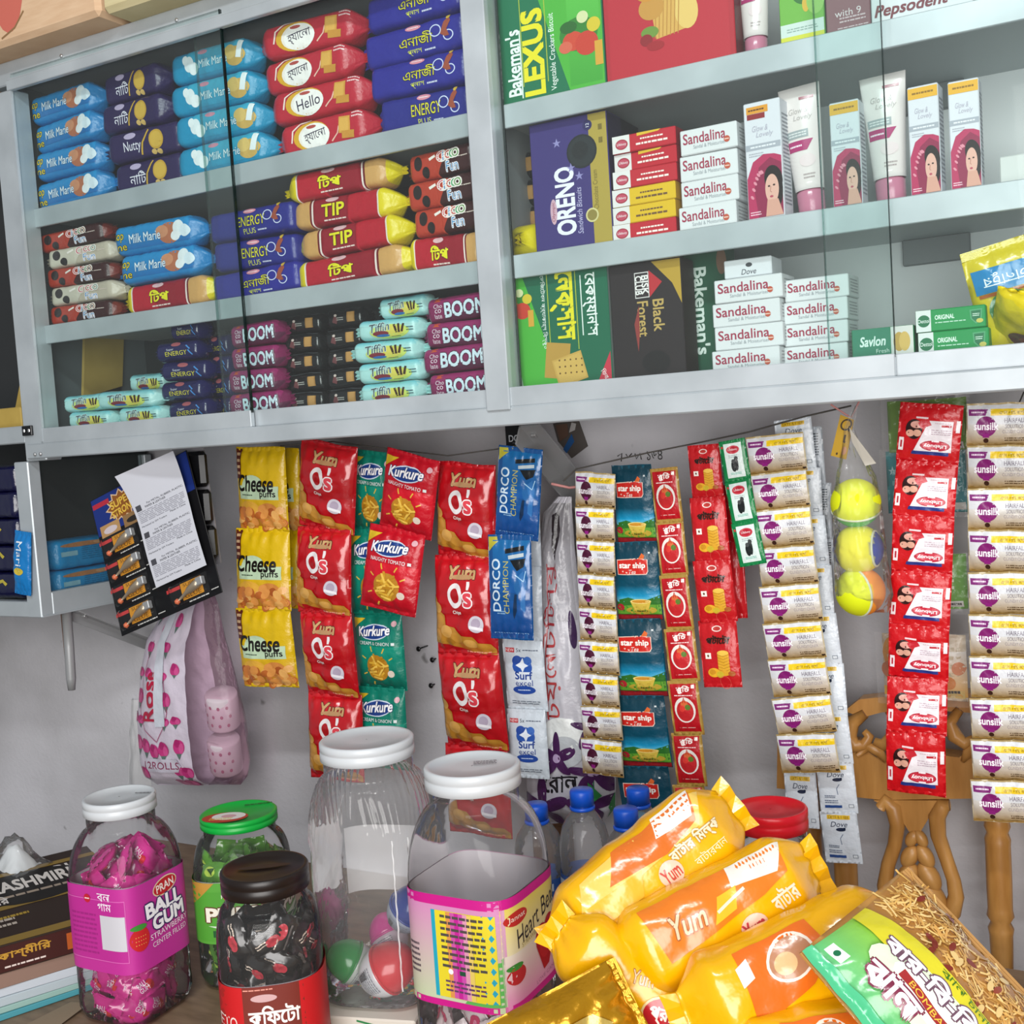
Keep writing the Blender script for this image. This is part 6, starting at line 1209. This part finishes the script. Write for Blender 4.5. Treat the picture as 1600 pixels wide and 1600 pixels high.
def egg(dx_, dy_, dz_, r, top, bot, M, label):
    c = Vector(J4) + Vector((dx_, dy_, dz_))
    e = empty('toy_egg', c, M, label, 'toy egg')
    f = lambda a0, a1, s: [(r * math.sin(a0 + (a1 - a0) * i / 10) + .0002, -r * s * math.cos(a0 + (a1 - a0) * i / 10)) for i in range(11)]
    ob('upper_shell', MB().lathe(f(PI / 2, PI, 1.3), 28).mesh('upper_shell', 'gloss', hx(top), True), e)
    ob('lower_shell', MB().lathe(f(0, PI / 2, 1.15), 28).mesh('lower_shell', 'gloss', hx(bot), True), e)
    ob('rim', MB().lathe([(r, -.0015), (r * 1.06, -.001), (r * 1.06, .001), (r, .0015)], 28).mesh('rim', 'gloss', hx(top), True), e)
    ob('print', print_mesh('print', [('m', -.1, 0, .7, .7, 7, '#7a8088'), ('r', -.32, -.1, .2, .5, '#303438')], 1, 1, lambda x, y, o: (math.sin(x * 1.6) * (r * .97 + .001 + o) * math.cos(y * .9 - .45), -math.cos(x * 1.6) * (r * .97 + .001 + o) * math.cos(y * .9 - .45), r * 1.15 * math.sin(y * .9 - .5)), 'card', .05), e)
egg(-.038, -.016, .034, .027, '#0e8a3c', '#b8c4bc', facing(60, 10), 'green toy egg lying in the ribbed jar')
egg(-.014, .036, .05, .025, '#c02a86', '#c8b8c4', facing(30, -30), 'pink toy egg behind the green one in the ribbed jar')
egg(.03, .024, .098, .028, '#24408e', '#98a4b4', facing(-35, 20), 'blue toy egg resting highest in the ribbed jar')
egg(.026, -.03, .041, .032, '#c4202c', '#c9ccd0', facing(-55, 10), 'red and white toy egg at the front of the ribbed jar')
# heart candy jar
P5 = PD(766, 1610, 1.4)
J5 = (P5.x, P5.y, TABLE)
f5 = [('g', 0, .0, .955, 1, '#c87ab0', '#b8c8a0'), ('p', [(.1, -.44), (.47, -.44), (.47, .0), (.3, -.2)], '#57a850'), ('r', 0, .46, 0.955, .09, '#c01880'), ('r', 0, -.47, 0.955, .06, '#c01880'), ('r', .12, -.02, .62, .78, '#1f9ab0'), ('r', .14, -.02, .58, .78, '#d8c62a')] + [('g', -.06 + .3 * i / 7, -.02, .3 / 7 + .002, .77, c, c) for i, c in enumerate(['#d8c62a', '#cf8a4a', '#c0509a', '#b81e8c', '#c048a0', '#d090a8', '#d8bc60'])] + [('m', .12, .1, .44, .5, 9, '#4a4440'), ('m', .12, -.3, .4, .12, 3, '#5a3a5a'), ('r', .1, -.17, .06, .04, '#1c4a34'), ('c', -.02, -.17, .025, '#e8e4e8'), ('m', -.4, -.1, .12, .3, 6, '#50444c')]
r5 = [('g', 0, .2, .955, .6, '#d8c438', '#e0d8b8'), ('g', 0, -.25, .955, .5, '#e0d8c8', '#d878b0'), ('r', 0, .46, 0.955, .09, '#c01880'), ('r', 0, -.47, 0.955, .06, '#c01880'), ('e', -.3, .3, .16, .065, '#b82a24'), ('t', 'Jannat', -.3, .3, .06, '#f0e0d0', {'w': .24}), ('t', 'Heart Beat', .04, .2, .17, '#2a2226', {'w': .78, 'rot': 14, 'sh': .3, 'b': 0}), ('t', 'STRAWBERRY', -.06, .05, .04, '#a89a58', {'w': .4, 'rot': 5}), ('e', -.34, -.2, .12, .08, '#b8262c'), ('e', -.36, -.12, .1, .03, '#3a8a34'), ('e', .1, -.04, .12, .12, '#b0101c', -20), ('e', .26, .0, .11, .12, '#b0101c', 10), ('p', [(-.02, -.08), (.37, -.02), (.2, -.32), (.1, -.34)], '#b0101c'), ('e', .14, -.14, .1, .1, '#c01c24'), ('t', 'LOVE CANDY', .18, -.39, .035, '#a86a88', {'w': .44, 'rot': 4})]
jar(J5, .0705, .346, .058, .026, 'white_lid', 'clear jar of heart candies with rainbow and yellow label', lab=(.078, .21, '#cf9ab8', f5, r5, None), n=5, yaw=0, lid_mark=[('m', .1, .1, .24, .14, 3, '#55555a', 30)])
fill(K['hearts'], J5, .05, .026, .078, .024, 11, 'white wrapped candy with pink heart inside the rainbow label jar', 'heart candies in the jar', 'wrapped_candy', seed=6, inner=4)
# red lid jar behind the yellow bags
P6 = PD(1205, 1288, 1.42)
jar((P6.x, P6.y, TABLE), .058, P6.z - TABLE + .022, .045, .026, 'red_lid', 'clear jar with red lid behind the yellow bags', n=2.4, ribs=lambda t_, z: .01 * math.sin(t_ * 30) if z > .15 else 0)

# ------------------------------------------------------------------ water bottles
def bottle(px_, py_, d, label):
    c = PD(px_, py_, d); H = c.z - TABLE + .012; r = .035
    e = empty('water_bottle', (c.x, c.y, TABLE), None, label, 'bottle')
    prof = [(.025, .0), (.033, .004), (r, .015)]
    for i in range(18):
        z = .02 + (H * .56 - .02) * i / 17; prof.append((r - (.0018 if i % 3 == 1 else 0), z))
    prof += [(r * .97, H * .6), (r * 1.0, H * .64), (r * .97, H * .72), (r * .85, H * .79), (r * .65, H * .84), (r * .46, H * .875), (.0135, H * .89), (.0135, H * .97)]
    ob('body', MB().lathe(prof, 36).mesh('body', 'bottle_plastic', None, True), e)
    ob('cap', MB().lathe([(.0165, 0), (.0165, .018), (.015, .021), (.001, .0212)], 40, rib=lambda t_, z: .02 * math.sin(t_ * 20) if z < .018 else 0).mesh('cap', 'blue_cap', None, True), e, (0, 0, H - .0215))
    ob('neck_ring', MB().lathe([(.0165, 0), (.0175, .001), (.0175, .004), (.0165, .005)], 30).mesh('neck_ring', 'blue_cap', None, True), e, (0, 0, H - .028))
    ob('label', MB().lathe([(r + .0006, H * .3), (r + .0006, H * .54)], 36, capb=False, capt=False).mesh('label', 'card', hx('#3a62a8'), True), e)
    ob('print', print_mesh('print', [('r', 0, .3, 1, .2, '#c4d2de'), ('e', -.1, -.05, .18, .2, '#dfe6ea'), ('t', 'Water', .1, -.1, .2, '#e6ecf0', {'w': .4})][:2], 1, H * .24, lambda x, y, o: (math.sin(x * 2) * (r + .0008 + o), -math.cos(x * 2) * (r + .0008 + o), H * .42 + y), 'card', .05), e)
bottle(909, 1246, 1.58, 'clear water bottle with blue cap standing free beside the heart jar')
bottle(997, 1243, 1.64, 'water bottle with blue cap half hidden by the top yellow bag')
bottle(978, 1276, 1.52, 'water bottle whose low blue cap peeks above the yellow bag')
bottle(838, 1268, 1.62, 'water bottle mostly hidden behind the heart jar')
# wooden board behind the bottles
wp = empty('wooden_post', (PY(862, 1400, .275).x, .29, FLOOR), None, 'dark brown wooden post behind the water bottles', 'post')
xa, xb_ = PY(838, 1400, .275).x, PY(888, 1400, .275).x; zt_ = PY(862, 1278, .275).z
world_part('post', MB().box(xa, xb_, .272, .312, FLOOR, zt_, .003), 'dark_wood', wp)
world_part('cap', MB().box(xa - .006, xb_ + .006, .268, .315, zt_ - .012, zt_, .002), 'dark_wood', wp)

# ------------------------------------------------------------------ carved wooden chair back
CY = .235
hb_ = empty('carved_headboard', (PY(1450, 1240, CY).x, CY, FLOOR), None, 'carved honey coloured wooden headboard with turned spindles', 'headboard')
Hh = lambda n, m, sm=True: world_part(n, m, 'honey_wood', hb_, None, sm)
Q = lambda x, y, dy=0: PY(x, y, CY + dy)
q = lambda x, y: (Q(x, y).x, Q(x, y).z)
Hh('crest_rail', MB().plate([q(1217, 1228), q(1218, 1160), q(1340, 1158), q(1372, 1180), q(1440, 1172), q(1500, 1180), q(1530, 1158), q(1660, 1150), q(1660, 1240), q(1500, 1244), q(1380, 1246)], CY - .012, CY + .025), False)
Hh('crest_top', MB().plate([q(1322, 1108), q(1345, 1090), q(1400, 1084), q(1470, 1080), q(1540, 1080), q(1575, 1092), q(1600, 1104), q(1580, 1120), q(1540, 1112), q(1450, 1106), q(1380, 1110), q(1350, 1118)], CY - .012, CY + .02), False)
def scroll(name, pts, r, fl=1.0): Hh(name, MB().tube([Q(x, y, -.012) for x, y in pts], r, 10, True, fl))
scroll('scroll', [(1352, 1115), (1332, 1128), (1326, 1150), (1336, 1166), (1352, 1164), (1358, 1150), (1350, 1142)], [.007, .011, .012, .011, .009, .007, .005])
scroll('scroll', [(1388, 1110), (1404, 1130), (1396, 1152), (1380, 1164), (1366, 1158)], [.006, .009, .011, .009, .006])
scroll('scroll', [(1500, 1108), (1484, 1128), (1492, 1150), (1508, 1162), (1522, 1154)], [.006, .009, .011, .009, .006])
scroll('scroll', [(1545, 1112), (1562, 1128), (1566, 1148), (1552, 1164), (1536, 1160)], [.007, .011, .012, .009, .006])
scroll('leaf_carving', [(1340, 1180), (1356, 1166), (1376, 1176), (1384, 1190)], [.004, .008, .008, .003])
scroll('leaf_carving', [(1545, 1172), (1530, 1164), (1512, 1176), (1504, 1190)], [.004, .008, .008, .003])
Hh('splat_bracket', MB().plate([q(1368, 1246), q(1484, 1246), q(1458, 1266), q(1440, 1296), q(1432, 1304), q(1424, 1296), q(1406, 1268)], CY - .014, CY + .012), False)
scroll('splat_bar', [(1376, 1262), (1384, 1252), (1396, 1262), (1402, 1290), (1398, 1320), (1388, 1350), (1382, 1385), (1388, 1412), (1402, 1428)], [.008, .011, .012, .011, .010, .010, .011, .012, .012])
scroll('splat_bar', [(1484, 1258), (1474, 1258), (1464, 1276), (1466, 1306), (1478, 1340), (1490, 1375), (1494, 1400), (1488, 1425), (1474, 1440)], [.008, .011, .012, .011, .010, .010, .011, .012, .012])
for i, (yy, rr) in enumerate(((1310, .0085), (1338, .0115), (1370, .0145), (1404, .017))):
    for s_ in (-1, 1):
        cx = 1432 + s_ * (7 + i * 5) + i * 1.5
        m_ = MB().lathe([(rr * math.sin(PI * k / 12) + .0002, rr * 1.6 * -math.cos(PI * k / 12)) for k in range(13)], 16)
        o_ = ob('wheat_grain', m_.mesh('wheat_grain', 'honey_wood', None, True), hb_); o_.matrix_parent_inverse = hb_.matrix_world.inverted()
        o_.location = Q(cx, yy, -.012); o_.rotation_euler = (0, math.radians(-28 * s_), 0)
scroll('splat_foot', [(1400, 1428), (1430, 1420), (1470, 1440)], [.012, .014, .012])
def spindle(px_, y0, label):
    top = Q(px_, y0, .005); pr = []
    r = .016; L = top.z - (TABLE - .35)
    for i in range(60):
        z = -L * i / 59; t_ = (z * 1000) % 1000
        k = -z
        ring = 0
        for c_ in (.045, .06, .175, .19): ring = max(ring, math.exp(-((k - c_) / .004) ** 2))
        waist = .0035 * math.exp(-((k - .0525) / .006) ** 2) + .0035 * math.exp(-((k - .1825) / .006) ** 2)
        pr.append((r * (.95 + .12 * math.sin(k * 14)) + .0025 * ring - waist, z))
    m_ = MB().lathe(pr[::-1], 20)
    o_ = ob('spindle', m_.mesh('spindle', 'honey_wood', None, True), hb_); o_.matrix_parent_inverse = hb_.matrix_world.inverted(); o_.location = top
for px_, y0 in ((1316, 1240), (1556, 1240), (1262, 1232)): spindle(px_, y0, '')
Hh('lower_rail', MB().box(Q(1215, 1590).x, Q(1660, 1590).x, CY - .015, CY + .02, TABLE - .4, TABLE - .34, .004), False)
for px_ in (1225, 1650): Hh('leg', MB().box(Q(px_, 1200).x - .02, Q(px_, 1200).x + .02, CY - .01, CY + .03, FLOOR, Q(px_, 1200).z - .02 if px_ > 1500 else TABLE - .34, .004), False)

# ------------------------------------------------------------------ yellow bags in front
YB = '#e9ab02'
YUMA = [[('p', [(-.4, .1), (.3, .14), (.4, .42), (-.3, .42)], '#e6be5a'), ('p', [(-.2, .22), (.1, .12), (.3, .2), (.36, .44), (-.1, .44)], '#d06a20'), ('p', [(.1, .3), (.3, .26), (.36, .46), (.14, .46)], '#e2dcd4'), ('p', [(-.42, -.02), (-.1, -.06), (-.04, .16), (-.38, .2)], '#e0ae30'),
   ('t', 'বাটার িমল্ক', .24, .06, .17, '#ead9b8', {'w': .28, 'b': .03, 'o': ('#b08a48', .03)}), ('t', 'বাটারবান', .27, -.12, .1, '#f0e0b0', {'w': .18}), ('e', .06, -.05, .06, .13, '#ecc0a8'), ('t', 'Yum', .06, -.05, .14, '#c04a3c', {'w': .09, 'b': .03}), ('m', -.12, -.24, .26, .24, 5, '#b8860c'), ('r', .2, -.32, .12, .16, '#d8d2c8'), ('t', 'Yum', -.32, -.34, .15, '#e4c498', {'w': .1, 'o': ('#94561f', .03)}), ('t', 'িমল্ক', -.32, -.16, .13, '#f0e0c4', {'w': .12, 'b': .02})],
 [('p', [(-.3, -.08), (.2, .1), (.34, .2), (.36, .46), (-.34, .46)], '#dc761e'), ('p', [(.08, .3), (.3, .24), (.38, .46), (.1, .46)], '#e4ddd2'), ('p', [(-.06, .06), (.06, .1), (.1, .3), (.0, .28)], '#eab428'), ('t', 'Yum', -.16, .2, .2, '#e2c4a2', {'w': .16, 'sh': .3, 'b': .02, 'o': ('#a8602c', .04)}), ('r', .05, .2, .16, .03, '#efd9c0', 14), ('e', .1, -.14, .065, .13, '#ecc0ac', 12), ('t', 'Yum', .1, -.14, .16, '#bc3a48', {'w': .1, 'rot': 10, 'b': .03}), ('t', 'বাটার', .28, .0, .2, '#e6d6bc', {'w': .13, 'rot': 10, 'b': .03}), ('m', -.1, -.34, .3, .1, 2, '#c08c0e')],
 [('p', [(-.26, -.18), (.02, -.02), (.14, .2), (.1, .46), (-.24, .46)], '#dc6a1c'), ('e', -.03, .26, .11, .18, '#e6dccd', 10), ('e', -.03, .26, .098, .155, '#b07a58', 10), ('e', -.06, .24, .05, .09, '#d8b27e', 10), ('p', [(-.26, .2), (-.2, .24), (-.2, .4), (-.26, .36)], '#ece4d8'), ('p', [(-.34, -.3), (-.2, -.28), (-.16, -.1), (-.3, -.1)], '#e8a60c'), ('m', .22, -.26, .16, .16, 3, '#cc960e')],
 [('e', .18, .0, .13, .24, '#dcc488', 20), ('e', .18, .0, .118, .21, '#b41c28', 20), ('t', 'প্রাণ', .18, .0, .2, '#f4e6da', {'w': .17, 'rot': 20, 'b': .03}), ('t', 'Yum', -.02, .22, .16, '#e0bc90', {'w': .12, 'rot': 20, 'o': ('#8a5020', .03)})]]
def loaf(v, L, r, px_, py_, d, roll, tilt, yaw, label, seed, spin=0):
    kd = roll_kind(L, r * .8, r, YB, YUMA[v], None, 'glossy_film', 2.5, .3, seed, 'snack_bag', .5, (), .0038, 20, .007, 56, 60, .016, 'bag', 'bag_film', .0011)
    M = facing(roll, tilt, yaw) @ Matrix.Rotation(math.radians(spin), 3, 'X')
    put(kd, PD(px_, py_, d), M, label=label)
def bag(v, w, h, b, px_, py_, d, roll, tilt, yaw, label, base='#e8a808', mat='glossy_film', art=None, wr=.006, seed=100, name='snack_bag', seals='#e0a60a', spin=0):
    kd = pouch_kind('bag_film', w, h, b, base, art, mat, seed=seed, wr=wr, k=24, nu=56, nv=70, seal=.05, waist=.08, name=name, cat='bag', seals=seals, back=1.0, pe=2.2)
    put(kd, PD(px_, py_, d), facing(roll, tilt, yaw) @ Matrix.Rotation(math.radians(-spin), 3, 'Y'), label=label)
loaf(0, .235, .052, 1014, 1368, 1.26, 35, 0, 14, 'topmost yellow snack bag, lying slanted on the pile', 101, -8)
loaf(1, .235, .05, 1120, 1434, 1.21, 23, 0, 12, 'second yellow snack bag, with orange panel, under the topmost', 102, -6)
loaf(2, .238, .053, 1240, 1518, 1.15, 21, 0, 10, 'third yellow snack bag, with orange swirl, lying lower on the pile', 103, -4)
loaf(3, .19, .04, 995, 1540, 1.19, -34, 0, -8, 'yellow snack bag with red cloud mark pointing down the pile', 104)
loaf(2, .2, .045, 1300, 1640, 1.1, 10, 0, 0, 'lowest yellow snack bag, mostly below the picture edge', 106)
bag(0, .1, .15, .03, 890, 1628, 1.12, -66, -10, -16, 'shiny gold foil bag at the foot of the pile', '#c08a14', 'foil', [('p', [(-.2, -.2), (.0, -.28), (.12, .1), (.0, .3), (-.16, .2)], '#d8b860'), ('e', .34, .2, .1, .08, '#b8223a'), ('l', [(.2, -.3), (.14, .2)], .02, '#3a2a10'), ('p', [(.14, -.1), (.2, .1), (.16, .2)], '#d8d0b8')], .009, 105, 'foil_bag', '#b8860e')
rn = random.Random(11); mix = []
for i in range(420):
    x, y = rn.uniform(-.48, .48), rn.uniform(.1, .46); a_ = rn.uniform(0, PI); L_ = rn.uniform(.02, .06)
    mix.append(('l', [(x - L_ * math.cos(a_), y - L_ * math.sin(a_) * .8), (x + .012 * math.sin(a_), y), (x + L_ * math.cos(a_), y + L_ * math.sin(a_) * .8)], rn.uniform(.008, .014), rn.choice(['#d8aa5c', '#c4924a', '#e2bd74', '#b58440', '#cf9c54', '#ecca88'])))
mix += [('e', rn.uniform(-.46, .46), rn.uniform(.05, .45), .03, .018, rn.choice(['#7a2a1c', '#8a3a24', '#d8b878']), rn.uniform(0, 180)) for i in range(26)]
BBQ = [('g', 0, .24, .98, .44, '#a06c30', '#a8763a')] + mix + [('g', 0, -.28, .98, .42, '#8ac040', '#4ab07a'), ('p', [(-.49, -.1), (-.49, .02), (-.3, .06), (.3, .05), (.49, -.06), (.49, -.2)], '#cfc42a'), ('e', .05, -.18, .38, .15, '#d4e6c4'), ('e', .1, -.16, .3, .1, '#e6efe0'), ('p', [(.3, -.5), (.49, -.5), (.49, .0), (.4, -.1)], '#d8a832'), ('r', 0, -.46, .99, .08, '#4fb884'), ('t', 'বার-িব-িকউ', .04, -.07, .11, '#f2eef0', {'w': .68, 'b': .04, 'o': ('#6a4a5a', .05)}), ('t', 'ঝাল', -.12, -.28, .12, '#f2eef0', {'w': .3, 'b': .04, 'o': ('#7a2a44', .05)}), ('r', .04, -.19, .38, .05, '#9a2a2a', -4), ('t', 'BOMBAY', .04, -.19, .035, '#e0b840', {'w': .26, 'rot': -4}), ('r', -.4, -.34, .1, .07, '#dfe8e4'), ('c', -.4, -.34, .02, '#1a6a44'), ('t', 'ঝাল চানাচুর', .16, .02, .05, '#3a6a1c', {'w': .4})]
bag(0, .19, .158, .026, 1455, 1552, 1.05, -12, -44, 0, 'green snack mix bag with clear end at the front of the pile', '#b08040', 'glossy_film', BBQ, .003, 107, 'snack_mix_bag', '#b98a50', -45)
loaf(1, .18, .04, 1590, 1655, 1.1, 8, 0, 0, 'yellow bag corner under the green snack mix bag', 108)
# carton that carries the pile, below the picture
sb = empty('cardboard_box', (-.35, -.33, TABLE), None, 'low cardboard box carrying the pile of yellow bags', 'box')
world_part('carton', MB().box(-.62, -.02, -.5, -.16, TABLE, TABLE + .03, .003), 'cardboard', sb)

# ------------------------------------------------------------------ boxes and papers at the picture edge
zk = TABLE + .1
A = PZ(-12, 1482, zk); B = PZ(150, 1437, zk); C_ = PZ(100, 1330, zk)
dx = (B - A); yaw_ = math.atan2(dx.y, dx.x); wB = .26; nrm = Vector((-math.sin(yaw_), math.cos(yaw_), 0)); dB = max(.1, (C_ - A).dot(nrm))
ux_ = Vector((math.cos(yaw_), math.sin(yaw_), 0))
def flat_box(zlo, h, w, d, base, label, name, top=None, front=None, off=(0, 0), cat='box', dyaw=0, mat='card', part='carton'):
    c = A + ux_ * (w / 2 - .06 + off[0]) + nrm * (d / 2 + off[1])
    e = empty(name, (c.x, c.y, zlo), Matrix.Rotation(yaw_ + math.radians(dyaw), 3, 'Z'), label, cat)
    ob(part, MB().box(-w / 2, w / 2, -d / 2, d / 2, 0, h, .001).mesh(part, mat, hx(base)), e)
    if top: ob('top_print', print_mesh('top_print', top, w, d, lambda x, y, o: (x, y, h + o), mat, .08), e)
    if front: ob('front_print', print_mesh('front_print', front, w, h, lambda x, y, o: (x, -d / 2 - o, y + h / 2), mat, .08), e)
flat_box(zk - .038, .038, wB, dB, '#2c1c14', 'brown spice box with gold bands and white letters on top of the stack', 'spice_box',
   [('r', 0, -.46, 1, .07, '#8a7030'), ('r', 0, -.08, 1, .05, '#8a7030'), ('r', 0, .36, 1, .05, '#8a7030'), ('r', 0, .14, .96, .36, '#2a1d16'), ('t', 'KASHMIRI', .1, .22, .18, '#dcd6d0', {'w': .44, 'b': .04}), ('e', .08, .12, .34, .22, '#15100e'), ('t', 'KASHMIRI', .08, .18, .14, '#dcd6d0', {'w': .46, 'b': .04}), ('m', .08, .04, .4, .06, 1, '#a09080'), ('t', 'কাশ্মীির', -.2, -.0, .13, '#d8d2cc', {'w': .24, 'b': .03}), ('m', -.2, -.26, .2, .12, 2, '#b8aca0'), ('m', -.1, -.2, .16, .06, 1, '#a88a30')],
   [('r', -.1, 0, .9, .9, '#3c1612'), ('t', 'কাশ্মীির', -.12, .1, .4, '#b88a30', {'w': .26, 'b': .03}), ('m', -.12, -.3, .2, .14, 1, '#d8c8c0'), ('r', .24, .0, .3, .6, '#a8501c'), ('m', .24, 0, .24, .4, 4, '#6a2c10')])
flat_box(zk - .0585, .02, wB * .96, dB * .95, '#8a6f62', 'greyish brown flat carton second in the stack', 'flat_carton', off=(.008, .004), dyaw=2)
for i, (c, hh) in enumerate((('#b9c0c8', .012), ('#aab6bc', .012), ('#8fb0a8', .008), ('#4a94a0', .008))):
    z_ = zk - .0585 - sum((.0122, .0122, .0082, .0082)[:i + 1])
    flat_box(z_, hh, wB * (.9 + .02 * (i % 2)), dB * .9, c, ['white exercise book just below the brown cartons', 'pale grey exercise book in the stack at the picture edge', 'pale green exercise book near the bottom of the stack', 'teal exercise book at the bottom of the stack'][i], 'exercise_book', off=(.02 + .004 * i, .004), cat='book', dyaw=1.5 * i, part='pages')
pg = grid_mesh('film', lambda u, v: ((u - .5) * .09, (v - .5) * .07 + .01 * nz(u, v, 3, 4), .05 * math.sin(u * PI) * math.sin(v * PI) + .008 * nz(u, v, 1, 9)), 18, 14, 'clear_film', None)
o = ob('plastic_bag', pg, None, tuple(PZ(8, 1362, zk) + Vector((0, .02, .001))), label='crumpled clear plastic bag behind the brown spice box', cat='bag')
ob('paper_inside', grid_mesh('paper_inside', lambda u, v: ((u - .5) * .06, (v - .5) * .05, .035 * math.sin(u * PI) * math.sin(v * PI) + .006 * nz(u, v, 2, 8)), 12, 10, 'matt', hx('#c8ccce')), o)
sp = PZ(92, 1590, TABLE)
ob('paper_scrap', grid_mesh('paper_scrap', lambda u, v: ((u - .5) * .05 * (1 - .3 * v), (v - .5) * .07, .001 + .004 * u * v), 6, 6, 'matt', hx('#8f7f6a')), None, (sp.x, sp.y, TABLE + .0008), label='torn brown paper scrap on the counter before the book stack', cat='paper')
